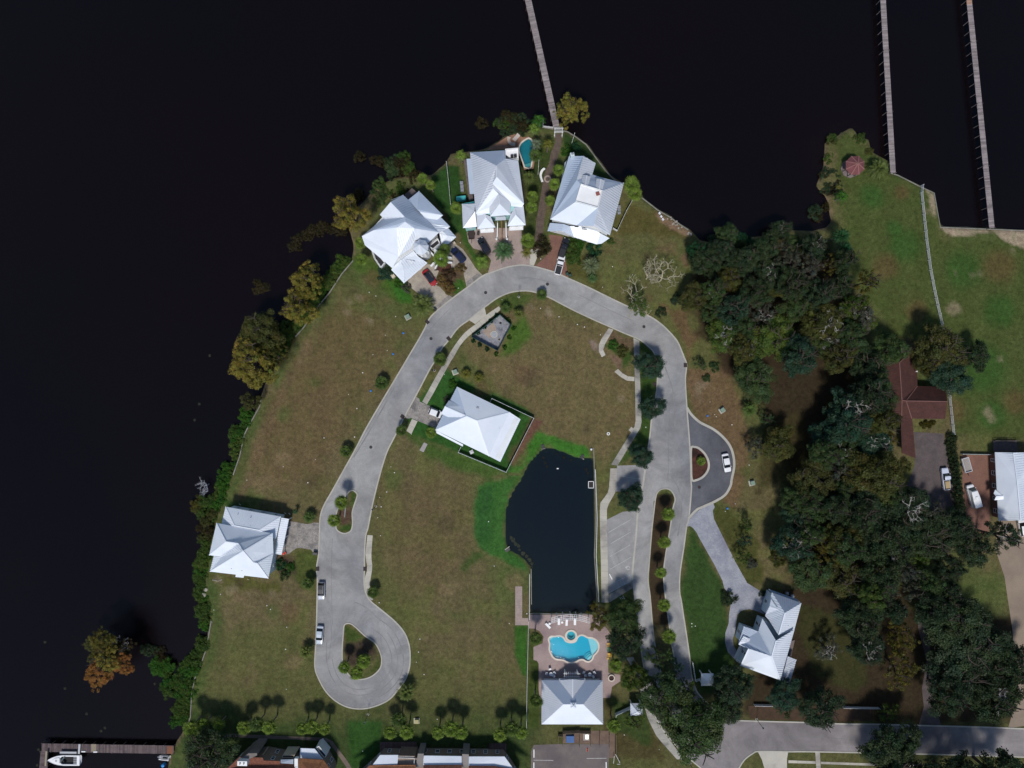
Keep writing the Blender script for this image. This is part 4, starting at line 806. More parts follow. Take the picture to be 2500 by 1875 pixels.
# ---------------------------------------------------------------- E red-roofed house
t = thing('red_roof_house', 'low house with a dark red shingle roof half hidden by trees near the east fence', 'house', W(pp('h8', 600, 800)))
u = VV('h8', '95,150,3 700,75,3 450,330,5.4 485,872,5.4 710,665,3 130,900,3 545,882,5.4 1142,890,5.4 1127,680,3 1112,1142,3 628,1138,3 480,1100,3.2', 3)
roof(t, u, [(0, 1, 2), (1, 4, 6, 3, 2), (0, 2, 3, 11, 5), (6, 4, 8, 7), (6, 7, 9, 10), (3, 6, 10, 11)], ROOFR, 0, capm=mat('ridge_red', (.16, .08, .07), rough=.9))
walls(t, W2(PS('h8', '95,150 700,75 710,665 1127,680 1112,1142 628,1138 480,1100 130,900'), 3), 2.9, WALLR, .6)
roof(t, [W(pp('h8', 465, 1080), 2.9), W(pp('h8', 636, 1138), 2.9), W(pp('S', 1042, 525), 2.7), W(pp('S', 895, 470), 2.7)], [(0, 1, 2, 3)], ROOFR, 0, name='walkway_roof', cap=False)
for q in ('455,775', '692,455', '690,985'): pipe(t, W(PS('h8', q)[0], 4.4), .3, .12, m=TRIM)
for q in ('415,530', '880,862'): p = W(PS('h8', q)[0], 5.2); MB().box((p.x, p.y, 5.2), (.45, 1.2, .3) if q[0] == '4' else (1.2, .35, .3)).build('roof_vent', WALLR, t, True)
# ---------------------------------------------------------------- E white-roofed house at the plot edge
t = thing('east_house', 'long pale metal roofed house at the right edge beside the red paver court', 'house', W(pp('e1', 1100, 850)))
u = VV('e1', '685,305,3.2 992,312,5.0 1060,820,5.6 1118,1455,5.6 745,1462,3.2 1500,300,3.2 1520,1455,3.2', 3.2)
roof(t, u, [(0, 1, 2, 3, 4), (1, 5, 6, 3, 2)], ROOFW)
roof(t, VV('e1', '690,935,3.5 830,1045,4.4 705,1050,4.0 675,1115,3.4 830,1100,4.2 665,1000,3.5'), [(0, 1, 2, 5), (2, 1, 4, 3)], ROOFW, 0, name='entry_gable')
walls(t, W2(PS('e1', '685,305 1500,300 1520,1455 745,1462'), 3.2), 3.1, WALLR, .6)
p_ = W2(PS('e1', '640,105 1035,105 1055,300 650,300')); MB().prism(p_, 0, .35).build('rear_deck', WOOD, t, True); rail(t, [p_[0], p_[1]], .35, WOOD)
# ---------------------------------------------------------------- condominiums on the south edge
def condo(name, label, base, eaves, deep, mt):
    t = thing(name, label, 'apartment block', base); return t
t = thing('condo_block', 'brown tiled apartment block at the bottom edge with a white two-pot chimney', 'apartment block', W(pp('c1', 900, 640)))
u = VV('c1', '95,650,6.2 330,430,6.2 745,440,6.2 765,492,6.2 1062,502,6.2 1062,560,6.2 1325,562,6.2 1325,800,9 300,800,9 -100,800,6.2')
roof(t, u, [(0, 1, 2, 3, 4, 5, 6, 7, 8, 9)], TILE, 0, cap=False)
u = VV('c1', '1385,452,6.0 1840,482,6.0 1960,640,6.0 2040,820,6.0 1690,820,9 1390,820,8.6'); roof(t, u, [(0, 1, 4, 5), (1, 2, 3, 4)], TILEO, 0)
roof(t, VV('c1', '1425,270,4.4 1682,280,4.4 1832,472,4.9 1410,452,4.9'), [(0, 1, 2, 3)], ROOFW, .4, name='terrace_roof', cap=False)
roof(t, VV('c1', '1070,478,5.8 1300,470,5.8 1300,556,6.4 1070,540,6.4'), [(0, 1, 2, 3)], ROOFW, .4, name='terrace_roof', cap=False)
MB().prism(W2(PS('c1', '1320,455 1380,455 1385,640 1320,640'), 6.6), 5.6, 6.7).build('party_wall', TRIM, t, True)
MB().prism(W2(PS('c1', '380,440 500,352 650,350 655,385 525,450 470,510 330,500'), 7), 0, 7.3).build('chimney_chase', mat('chase_shingle', (.20, .175, .165), (.16, .14, .13), .8, .9, coord='obj'), t, True)
ch = MB().prism(W2(PS('c1', '290,505 465,508 465,592 288,588'), 8.6), 7.0, 8.6).build('chimney', TRIM, t, True)
for x in (340, 408): p = W(pp('c1', x, 545), 8.6); MB().lathe([(.22, 8.5), (.22, 8.85), (.15, 8.85), (.14, 8.6)], (p.x, p.y, 0), 12).build('chimney_pot', STEEL, t, True)
walls(t, W2(PS('c1', '95,650 330,430 745,440 1062,502 1325,562 1840,482 2040,820 -100,820'), 6.1), 6.0, WALLD, .5)
for s_ in ('660,400 760,390 790,440 700,445', '840,450 1000,450 1000,490 800,490', '1110,390 1330,390 1300,445 1080,440'): MB().prism(W2(PS('c1', s_), 4), 0, 4.0).build('balcony', WALLC, t, True); MB().prism(inset(W2(PS('c1', s_), 4), .2), 4.0, 4.02).build('balcony_floor', DARK, t, True)
p_ = W2(PS('c1', '1700,260 1760,230 1900,400 1860,455'), 3.8); MB().prism(p_, 0, 3.8).build('balcony', WALLW, t, True); MB().prism(inset(p_, .22), 3.8, 3.82).build('balcony_floor', DARK, t, True)
t = thing('condo_block', 'brown tiled apartment block at the bottom edge with three white metal terrace roofs', 'apartment block', W(pp('c2', 1100, 470)))
for s_ in ('265,295,5 512,295,5 498,425,5.6 160,432,5.6', '850,303,5 1367,310,5 1367,428,5.6 850,432,5.6', '1463,315,5 1945,315,5 2065,480,5.6 1463,438,5.6'): roof(t, VV('c2', s_), [(0, 1, 2, 3)], ROOFW, .34, name='terrace_roof', cap=False)
roof(t, VV('c2', '125,437,5.8 745,430,6.0 745,700,9 -200,700,6'), [(0, 1, 2, 3)], TILEO, 0, cap=False); roof(t, VV('c2', '850,436,6 1367,432,6 1367,700,9 850,700,9'), [(0, 1, 2, 3)], TILE, 0, cap=False); roof(t, VV('c2', '1463,442,6 1800,446,6 2080,490,6 2300,700,6 1700,700,9 1463,700,9'), [(0, 1, 4, 5), (1, 2, 3, 4)], TILE, 0, cap=False)
MB().prism(W2(PS('c2', '515,300 740,305 740,420 505,420'), 4.6), 0, 4.6).build('sun_terrace', mat('terrace_tile', (.23, .165, .125), (.19, .14, .11), .6, .9), t, True); rail(t, W2(PS('c2', '515,305 735,310 730,415'), 4.6), 4.6)
for s_ in ('770,300 848,300 848,480 740,480', '1370,305 1460,310 1460,480 1370,480'): MB().prism(W2(PS('c2', s_), 6), 0, 5.2).build('stair_tower', mat('tower_grey', (.23, .21, .2), rough=.9), t, True)
walls(t, W2(PS('c2', '265,300 1945,318 2065,485 2200,700 -150,700 125,437'), 4.9), 4.85, WALLD, .6)
DECKW = mat('red_deck_boards', (.135, .088, .08), (.10, .065, .06), 1.2, .9, .2, 6, .1, speck=.2, rnd=.2)
for k, s_ in enumerate(('285,110 540,110 540,245 265,255', '545,108 765,110 755,245 545,240', '1735,130 1960,135 1965,200 1930,285 1740,285')):
    P_ = W2(PS('c2', s_)); t2 = thing('timber_deck', ('western reddish board deck behind the right apartment block', 'reddish board deck beside the western one behind the right apartment block', 'eastern reddish board deck with a slanted side behind the right apartment block')[k], 'deck', P_[0])
    xs_ = [p.x for p in P_]; x = min(xs_); yt = max(p.y for p in P_); yb = min(p.y for p in P_)
    while x < max(xs_) - .1:
        MB().box((x + .14, (yt + yb) / 2, .3), (.26, yt - yb, .06)).build('board', DECKW, t2, True); x += .28
    MB().box(((min(xs_) + max(xs_)) / 2, yb + .1, .14), (max(xs_) - min(xs_), .1, .25)).build('joist', WOOD, t2, True)
# ---------------------------------------------------------------- gatehouse canopies at the entrance
for s_, lab in (('1460,600,3.2 1578,600,3.0 1560,640,3.1 1530,660,3.9 1585,715,3.0 1475,728,3.0', 'small blue-white roofed gate pavilion east of the entrance road'), ('655,940,3.2 720,975,3.4 780,1000,3.0 770,1025,3.0 715,1035,3.0 690,1000,3.1', 'small white roofed gate pavilion west of the entrance under a tree')):
    P_ = VV('ok', s_); t = thing('gate_pavilion', lab, 'pavilion', (P_[0].x, P_[0].y, 0))
    cx_ = sum((p for p in P_), Vector()) / len(P_); q = [Vector((cx_.x + sx * 1.55, cx_.y + sy * 1.55, 2.9)) for sx, sy in ((-1, -1), (1, -1), (1, 1), (-1, 1))]
    roof(t, q + [Vector((cx_.x, cx_.y, 4.3))], [(0, 1, 4), (1, 2, 4), (2, 3, 4), (3, 0, 4)], ROOFW, .4); posts(t, [(p.x * .0 + cx_.x + sx * 1.2, cx_.y + sy * 1.2) for p, (sx, sy) in zip(q, ((-1, -1), (1, -1), (1, 1), (-1, 1)))], 2.85, .12)
# ---------------------------------------------------------------- gazebo
g = W(pp('V', 565, 410), 3.2); t = thing('gazebo', 'octagonal dark red shingled gazebo on the green point', 'gazebo', (g.x, g.y, 0)); R_ = 2.55
roof(t, [Vector((g.x + R_ * math.cos(i * math.pi / 4 + .39), g.y + R_ * math.sin(i * math.pi / 4 + .39), 2.6)) for i in range(8)] + [Vector((g.x, g.y, 4.1))], [(i, (i + 1) % 8, 8) for i in range(8)], mat('gazebo_shingle', (.17, .065, .068), (.13, .05, .054), .8, .9, .3, 5, .15, speck=.15), 0, capm=mat('gazebo_ridge', (.27, .125, .115), rough=.9))
posts(t, [(g.x + 2.2 * math.cos(i * math.pi / 4 + .39), g.y + 2.2 * math.sin(i * math.pi / 4 + .39)) for i in range(8)], 2.6, .08, WOOD)
MB().lathe([(2.5, 0), (2.5, .25), (.01, .26)], (g.x, g.y, 0), 8).build('floor', WOOD, t, True)
# ================================================================ PLANTS
def leaf_quads(P, N, size, rng, asp=.6):
    """one small four-sided leaf at each point, facing about N"""
    n = len(P); N = N / (np.linalg.norm(N, axis=1, keepdims=True) + 1e-9)
    r = rng.normal(size=(n, 3)); A = np.cross(N, r); A /= np.linalg.norm(A, axis=1, keepdims=True) + 1e-9; B = np.cross(N, A)
    s = (size * rng.uniform(.6, 1.4, n))[:, None]; A = A * s; B = B * s * asp
    V = np.stack([P - A, P + B, P + A, P - B], 1).reshape(-1, 3); F = np.arange(4 * n).reshape(-1, 4); return V, F
def crown_mesh(name, seed, clumps=95, per=95, leaf=.055, rx=1., h=.75, lob=.28, cl=(.15, .27), tint=None, gaps=.2):
    rng = np.random.default_rng(seed); Vs, Fs, Cs = [], [], []; o = 0
    ph = rng.uniform(0, 6.28, 6)
    for k in range(clumps):
        th = rng.uniform(0, 2 * math.pi); el = math.asin(rng.uniform(-.25, 1)); rr = rng.uniform(.35, 1) ** .45
        lobe = 1 + lob * (math.sin(2 * th + ph[0]) * .4 + math.sin(3 * th + ph[1]) * .4 + math.sin(5 * th + ph[2]) * .35 + rng.normal() * .18)
        c = np.array((math.cos(th) * math.cos(el) * rr * lobe, math.sin(th) * math.cos(el) * rr * lobe, math.sin(el) * rr * h)) * (rx, rx, 1)
        if rng.random() < gaps and rr > .6: c[2] -= .25
        R = rng.uniform(*cl); n = int(per * (R / cl[1]) ** 1.5 * rng.uniform(.7, 1.2)) + 8
        d = rng.normal(size=(n, 3)); d /= np.linalg.norm(d, axis=1, keepdims=True); d[:, 2] = np.abs(d[:, 2]) * .9 + d[:, 2] * .1
        P = c + d * R * rng.uniform(.45, 1.08, (n, 1)) * (1, 1, .72)
        V, F = leaf_quads(P, d + rng.normal(size=(n, 3)) * .55 + (0, 0, .5), leaf, rng)
        base = rng.uniform(.70, 1.32) * np.array((1 + rng.normal() * .10, 1, 1 + rng.normal() * .08))
        if tint is not None: base = base * tint(c, rng)
        cc = base[None] * rng.uniform(.88, 1.14, (n, 1))
        Vs.append(V); Fs.append(F + o); o += len(V); Cs.append(np.repeat(cc, 4, 0))
    return np_mesh(name, np.concatenate(Vs), np.concatenate(Fs), np.concatenate(Cs))
def branch_mesh(name, seed, levels=4, L=.62, r=.05, start=(0, 0, 0), spread=.55, first=4, up=.25, lean=(0, 0, 1), keep=.78, n=5):
    """trunk with forking limbs in crown units"""
    rng = random.Random(seed); mb = MB()
    def grow(p, d, L, r, lv):
        q = p
        for s_ in range(2):
            d = (d + Vector((rng.gauss(0, .13), rng.gauss(0, .13), rng.gauss(0, .08)))).normalized(); e = q + d * L / 2
            mb.tube(q, e, r * (1 - .18 * s_), r * (1 - .18 * (s_ + 1)), n if lv > 1 else 4); q = e
        if lv <= 0: return
        k = first if lv == levels else rng.choice((2, 2, 3))
        for i in range(k):
            a = rng.uniform(0, 6.28) if lv < levels else 6.28 * i / k + rng.uniform(-.4, .4)
            side = Vector((math.cos(a), math.sin(a), up * rng.uniform(.3, 1.4)))
            grow(q, (d * (1 - spread) + side * spread).normalized(), L * keep * rng.uniform(.75, 1.15), r * .68, lv - 1)
    grow(Vector(start), Vector(lean), L, r, levels); return mb.mesh(name)
BARK = mat('bark', (.085, .068, .055), (.055, .044, .036), 2, .95, .4, 6, .1, coord='obj')
PALEB = mat('pale_bark', (.46, .44, .40), (.34, .325, .30), 2, .95, coord='obj')
DEADB = mat('dead_branch', (.42, .38, .27), (.31, .28, .20), 2, .95, coord='obj')
GREYB = mat('silver_branch', (.40, .41, .44), (.30, .31, .33), 2, .95, coord='obj')
oakV = [crown_mesh('oak_crown', 100 + i, 130, 190, .034, lob=.36) for i in range(5)]
cypV = [crown_mesh('cypress_crown', 140 + i, 170, 110, .029, lob=.42, cl=(.09, .19), h=.95) for i in range(3)]
looseV = [crown_mesh('loose_crown', 160 + i, 70, 110, .034, lob=.42, cl=(.10, .2), gaps=.35) for i in range(3)]
shrubV = [crown_mesh('shrub', 180 + i, 34, 130, .06, lob=.35, cl=(.22, .4), h=.6) for i in range(4)]
hedgeV = crown_mesh('hedge', 199, 40, 60, .09, cl=(.25, .4), h=.6)
trunkV = [branch_mesh('trunk', 30 + i, 3, .75, .085, spread=.6) for i in range(3)]
for me_ in trunkV: me_.materials.append(BARK)
bareV = [branch_mesh('branches', 50 + i, 6, .66, .062, spread=.52, first=3, keep=.78, n=4) for i in range(3)]
limbV = [branch_mesh('bare_limbs', 70 + i, 4, .55, .036, spread=.62, first=5, keep=.74, up=.2) for i in range(2)]
LM = {'dark': leafmat('oak_leaf', (.037, .060, .032)), 'oak': leafmat('live_oak_leaf', (.055, .090, .035)), 'blue': leafmat('bluegreen_leaf', (.038, .074, .043), hue=(.95, 1.05, 1.1)), 'bright': leafmat('fresh_leaf', (.075, .118, .028)),
  'olive': leafmat('olive_leaf', (.074, .080, .026)), 'yellow': leafmat('yellow_leaf', (.092, .085, .020)), 'gold': leafmat('cypress_leaf', (.205, .185, .038), hue=(.95, .9, .9)), 'orange': leafmat('rust_leaf', (.25, .105, .030), hue=(.9, 1.1, 1)),
  'brown': leafmat('brown_reed', (.034, .029, .014)), 'grey': leafmat('grey_leaf', (.075, .085, .065)), 'lush': leafmat('lush_leaf', (.040, .115, .018)), 'shore': leafmat('shore_leaf', (.055, .100, .022)), 'teal': leafmat('teal_leaf', (.02, .07, .032)), 'palm': leafmat('palm_leaf', (.155, .225, .042), hue=(.85, .95, .9)), 'palmd': leafmat('dark_palm_leaf', (.075, .125, .036)), 'palmy': leafmat('yellow_palm_leaf', (.13, .135, .03)), 'sago': leafmat('sago_leaf', (.075, .145, .065)), 'silver': leafmat('silver_palm_leaf', (.12, .155, .105)), 'date': leafmat('date_palm_leaf', (.11, .145, .045)), 'grass': leafmat('tawny_grass', (.16, .115, .05)), 'plum': leafmat('plum_leaf', (.075, .05, .03))}
def obj_mat(o, m):
    if not o.data.materials: o.data.materials.append(m)
    o.material_slots[0].link = 'OBJECT'; o.material_slots[0].material = m
def tree(name, label, t, x, y, r, kind='oak', ht=None, var=None, group=None, shape='oak', limbs=None, sx=1., cat='tree', zc=.62):
    """r in plan units; ht total height in metres; crown seen at (x, y)"""
    R = r * S; ht = ht or max(4.0, R * 1.9); k = random.randrange(99) if var is None else var
    cz = ht * zc; b = W(pp(t, x, y), cz + .2 * R)
    o = thing(name, label, cat, (b.x, b.y, 0), random.uniform(0, 6.28), group)
    tr = new_obj('trunk', trunkV[k % 3], o); tr.scale = (R * .8, R * .8, cz / .95)
    L = {'oak': oakV, 'cypress': cypV, 'loose': looseV}[shape]
    c = new_obj('crown', L[k % len(L)], o); c.location = (0, 0, cz); c.scale = (R * sx * .93, R / sx * .93, min(R * 1.05, ht - cz) * 1.25); obj_mat(c, LM[kind])
    if limbs:
        l = new_obj('bare_limbs', limbV[k % 2], o); l.location = (0, 0, cz * .95); l.scale = (R * .75, R * .75, R * .75); obj_mat(l, limbs)
    return o
def shrub(label, t, x, y, r, kind='shore', name='shrub', group=None, ht=None, cat='shrub', z=0., sx=1.):
    R = r * S; hh = ht or R * .9; b = W(pp(t, x, y), z + hh * .6)
    o = new_obj(name, shrubV[random.randrange(4)]); obj_mat(o, LM[kind]); o.location = (b.x, b.y, z + hh * .25); o.rotation_euler = (0, 0, random.uniform(0, 6.28))
    o.scale = (R * .95 * sx, R * .95 / sx, hh * 1.1); return tag(o, label, cat, group)
# ---------------------------------------------------------------- palms
def fan_crown(name, seed, n=30, up=.95):
    rng = random.Random(seed); V, F, Cc = [], [], []
    for k in range(n):
        az = k * 2.39996 + rng.uniform(-.2, .2); el = 1.0 - 1.4 * (k / n) + rng.uniform(-.12, .12); Lp = rng.uniform(.30, .46) * (.25 + .75 * min(1, k / (n * .4))); tint = rng.uniform(.75, 1.35) * (1.25 - .55 * k / n)
        d = Vector((math.cos(az) * math.cos(el), math.sin(az) * math.cos(el), math.sin(el))); side = Vector((-math.sin(az), math.cos(az), 0)); nn = d.cross(side) * -1
        p = d * Lp; o = len(V); V += [(0, 0, 0), tuple(p + side * .012), tuple(p - side * .012)]; F.append((o, o + 1, o + 2)); Cc += [(tint * .9,) * 3] * 3
        bl = rng.uniform(.46, .60)
        for s_ in range(11):
            a = (s_ - 5) / 5 * 1.65; f = d * math.cos(a) + side * math.sin(a); l = bl * (1 - .12 * abs(a)); w = .046
            droop = Vector((0, 0, -.22 * l * (1 + .6 * abs(a)) * (1.2 - el * .4))); q = nn * (.07 if s_ % 2 else -.02)
            sd = f.cross(nn).normalized() * w; o = len(V); m_ = p + f * l * .55 + q; e = p + f * l + droop
            V += [tuple(p), tuple(m_ - sd), tuple(e), tuple(m_ + sd)]; F += [(o, o + 1, o + 2), (o, o + 2, o + 3)]; t_ = tint * rng.uniform(.8, 1.2); Cc += [(t_ * .8,) * 3, (t_,) * 3, (t_ * 1.1, t_ * 1.05, t_ * .8), (t_,) * 3]
    return np_mesh(name, V, F, np.array(Cc))
def feather_crown(name, seed, n=38, leaf=13, droop=.55, low=-.35, width=.16):
    rng = random.Random(seed); V, F, Cc = [], [], []
    for k in range(n):
        az = k * 2.39996 + rng.uniform(-.15, .15); el = 1.2 + (low - 1.2) * (k / n) + rng.uniform(-.1, .1); L = rng.uniform(.85, 1.05) * (.8 + .2 * k / n); tint = rng.uniform(.75, 1.3) * (1.1 - .3 * k / n)
        h = Vector((math.cos(az), math.sin(az), 0)); side = Vector((-math.sin(az), math.cos(az), 0)); P = []
        for i in range(leaf + 1):
            t = i / leaf; P.append(h * (L * t * math.cos(el) * (1 - .08 * t)) + Vector((0, 0, L * (t * math.sin(el) - droop * t * t * .75))))
        for i in range(1, leaf + 1):
            t = i / leaf; l = width * math.sin(math.pi * (.16 + .80 * t)) * rng.uniform(.9, 1.1); d = (P[i] - P[i - 1]).normalized()
            for sg in (-1, 1):
                b = P[i]; e = b + (side * sg * .85 + d * .55).normalized() * l * 1.25 + Vector((0, 0, -.25 * l)); w = d * .028; o = len(V)
                V += [tuple(b - w), tuple(b + w), tuple(e)]; F.append((o, o + 1, o + 2)); t_ = tint * rng.uniform(.85, 1.15); Cc += [(t_ * .8,) * 3, (t_ * .9,) * 3, (t_ * 1.1, t_ * 1.1, t_ * .9)]
        o = len(V); s_ = side * .012
        for i in range(leaf):
            o = len(V); V += [tuple(P[i] - s_), tuple(P[i] + s_), tuple(P[i + 1])]; F.append((o, o + 1, o + 2)); Cc += [(tint * 1.25, tint * 1.2, tint * .8)] * 3
    return np_mesh(name, V, F, np.array(Cc))
fanV = [fan_crown('fronds', 200 + i, 23 + 2 * i) for i in range(4)]
feaV = [feather_crown('fronds', 220 + i, 40 + 4 * i) for i in range(3)]
queenV = [feather_crown('fronds', 240 + i, 17, 14, .95, -.25, .2) for i in range(2)]
PT = MB(); [PT.tube((0, 0, i / 6), (0, 0, (i + 1) / 6), 1.12 - .06 * i, 1.0 - .05 * i, 8) for i in range(6)]; ptrunk = PT.mesh('trunk'); ptrunk.materials.append(mat('palm_trunk', (.19, .165, .14), (.13, .11, .095), 2, .95, .4, 5, .1, coord='obj'))
def palm(label, t, x, y, r, kind='fan', col='palm', h=6.0, group=None, name='palm_tree'):
    b = W(pp(t, x, y), h); o = thing(name, label, 'palm', (b.x, b.y, 0), random.uniform(0, 6.28), group)
    tr = new_obj('trunk', ptrunk, o); k_ = .17 if kind == 'fan' else .2; tr.scale = (k_, k_, h)
    L = {'fan': fanV, 'feather': feaV, 'queen': queenV}[kind]; c = new_obj('crown', random.choice(L), o); c.location = (0, 0, h - .1); R = r * S * random.uniform(1.05, 1.25)
    c.scale = (R, R, R * .95); obj_mat(c, LM[col]); return o
for q in '''A 800 1040 14 fan palm 6|western of two round fan palms at the shore north of the turret house
A 890 1112 14 fan palm 6|eastern of two round fan palms at the shore north of the turret house
A 1168 1362 17 fan palm 6|round fan palm at the south end of the white fence beside the tall house
A 1990 1240 15 fan palm 6|upper of two fan palms stacked along the east wall of the tall house
A 1980 1352 15 fan palm 6|lower of two fan palms stacked along the east wall of the tall house
B 410 1278 13 fan palm 5|southernmost and smallest of three fan palms along the brick path
B 502 950 15 fan palm 6|northernmost of three fan palms along the brick path
B 460 1102 15 fan palm 6|middle one of three fan palms along the brick path
B 1298 1112 21 fan palm 7|northern of two large fan palms at the water east of the roof deck house
B 1332 1205 20 fan palm 6|southern of two large fan palms at the water east of the roof deck house
C 130 412 14 fan palm 5|northern of two small fan palms west of the turret house
C 145 590 16 fan palm 5|southern of two small fan palms west of the turret house
C 1042 480 16 fan palmd 6|darker fan palm behind the bright one at the turret house entrance
C 1000 582 19 fan palm 7|bright fan palm in the round mulch bed before the turret house
A 1215 785 20 queen palm 6|feathery palm with drooping yellow fronds at the north-west corner of the tall house
C 1440 610 25 queen palm 4|feathery palm between the two tan and pink driveways by the road
C 1942 385 19 fan palm 6|tall green palm on the lawn edge west of the brick path's south end
C 1930 510 17 queen palmy 4|yellowing drooping palm just below the tall green one near the cream drive
A 2062 410 20 queen lush 6|green feathery palm at the shore beside the pier entrance
A 2010 500 18 queen palm 5|green feathery palm between the small curved pool and the pier
B 262 660 19 queen silver 6|grey-green palm leaning over the east side of the curved teal pool
B 392 668 18 queen palmy 6|olive feathery palm beside the north end of the brick path
B 255 790 17 fan palmd 5|dark fan palm at the south end of the curved teal pool
A 1955 1022 20 feather date 4|spiky date palm east of the tall grey roofed house
C 1680 492 27 feather sago 2.2|large blue-green sago palm in the middle of the pink drive
C 800 1082 31 feather date 3.2|largest date palm, beside the tan drive at the road
D 857 648 27 feather silver 3|silvery spoke-leaved palm on the lawn south of the roof deck house
D 868 792 16 feather sago 2|small dark palm just south of the silvery one at the kerb
C 2090 968 15 fan palmd 2|low fan palm on the inner kerb at the top of the bend
C 1700 1118 15 feather palmd 2|dark palm at the north corner of the green fenced lift station
C 1842 1172 17 feather date 2.4|spiky palm east of the green fenced lift station
F 990 338 18 fan palmd 3|fan palm between the kerb and the sidewalk west of the lift station
F 362 592 18 fan palmd 2|low fan palm in a mulch ring on the dry lot west of the road
F 1270 497 15 feather palmy 1.6|western of two low yellow-green palms north of the fenced house
F 1410 540 14 feather palmy 1.6|eastern of two low yellow-green palms north of the fenced house
F 572 1112 15 fan palmd 3|fan palm at the kerb south of the fenced house drive
F 895 1135 14 fan palm 3|fan palm at the south-west corner of the fenced house
H 1745 1332 16 fan palmd 2.2|low fan palm at the west kerb south of the round manhole
I 1690 340 18 fan palm 6|northern of two fan palms on the small road island
I 1615 535 18 fan palm 6|southern of two fan palms on the small road island
I 1345 500 18 feather palmd 2|low dark palm north of the gravel drive of the river house
I 1335 1212 17 fan palmd 2.5|low round palm on the lawn south of the gravel drive
I 1195 440 9 queen teal 2|thin young palm beside the shaded north-east corner of the river house
I 2035 1312 16 fan palmd 2.5|fan palm at the south end of the short sidewalk by the road loop
N 1310 412 19 feather date 2.5|spiky low palm west of the parked silver sedan
N 1935 510 19 fan palm 5|eastern palm of three on the teardrop island
N 1722 575 16 fan palm 5|western palm of three on the teardrop island
N 1860 638 17 fan palm 5|southern palm of three on the teardrop island
O 630 850 25 feather date 3|broad date palm at the south-east kerb of the road loop
O 2028 262 18 fan palmd 6|fan palm on the west side of the pool deck
O 2030 942 18 fan palmd 6.5|fan palm at the west wall of the pool house
K 1690 468 17 fan palm 5|first palm of the median counted from its rounded north end
K 1650 768 16 fan palm 5|second palm of the median counted from its rounded north end
K 1610 1100 16 fan palm 5|third palm of the median counted from its rounded north end
K 1645 1452 18 fan palm 5|fourth palm of the median counted from its rounded north end
P 1700 330 18 fan palm 5|fifth palm of the median, nearest the entrance trees
P 1120 640 19 fan palm 5|fan palm beside the round fire pit at the pool deck
P 1100 1290 19 fan palm 6|fan palm at the south-east corner of the pool house
W 800 880 23 feather palmd 3|spiky dark palm on the brown ground east of the turning bay
W 275 1442 12 fan palm 1.2|small palm in the red mulch of the half-round island
V 430 720 21 queen lush 4|bright green spiky palm on the bank south of the gazebo
V 395 628 9 queen palmy 2.5|tiny yellow-green palm just north-west of the spiky one on the bank
V 800 440 26 feather date 3|olive bushy palm between the gazebo and the pier
T 1800 330 24 feather teal 6|northern of three dark teal palms at the edge of the east lawn
T 1830 470 24 feather teal 6|middle of three dark teal palms at the edge of the east lawn
T 1800 610 22 feather teal 6|southern of three dark teal palms at the edge of the east lawn'''.split('\n'):
    a, lab = q.split('|'); t_, x, y, r, kd, cl, h = a.split(); palm(lab, t_, float(x), float(y), float(r), kd, cl, float(h))
ROW_ = 'N,62,1230 N,200,1200 N,362,1200 N,640,1230 N,782,1190 N,910,1222 N,1270,1242 N,1372,1220 N,1512,1242 O,450,1280 O,630,1272 O,550,1140 O,970,1280 O,1110,1242 O,1222,1282 O,1640,1302 O,1762,1242 O,1870,1282'.split(); PR = sorted(range(len(ROW_)), key=lambda i: pp(ROW_[i].split(',')[0], *map(float, ROW_[i].split(',')[1:]))[0])
for i, q in enumerate(ROW_):
    t_, x, y = q.split(','); palm(('first second third fourth fifth sixth seventh eighth ninth tenth eleventh twelfth thirteenth fourteenth fifteenth sixteenth seventeenth eighteenth'.split()[PR.index(i)]) + ' fan palm from the left in the long row along the south boundary', t_, float(x), float(y), random.uniform(16, 21), 'fan', 'palmd' if i in (4, 11, 16) else 'palm', 5.6 + random.uniform(-.7, .9), 'palm row along the south boundary')
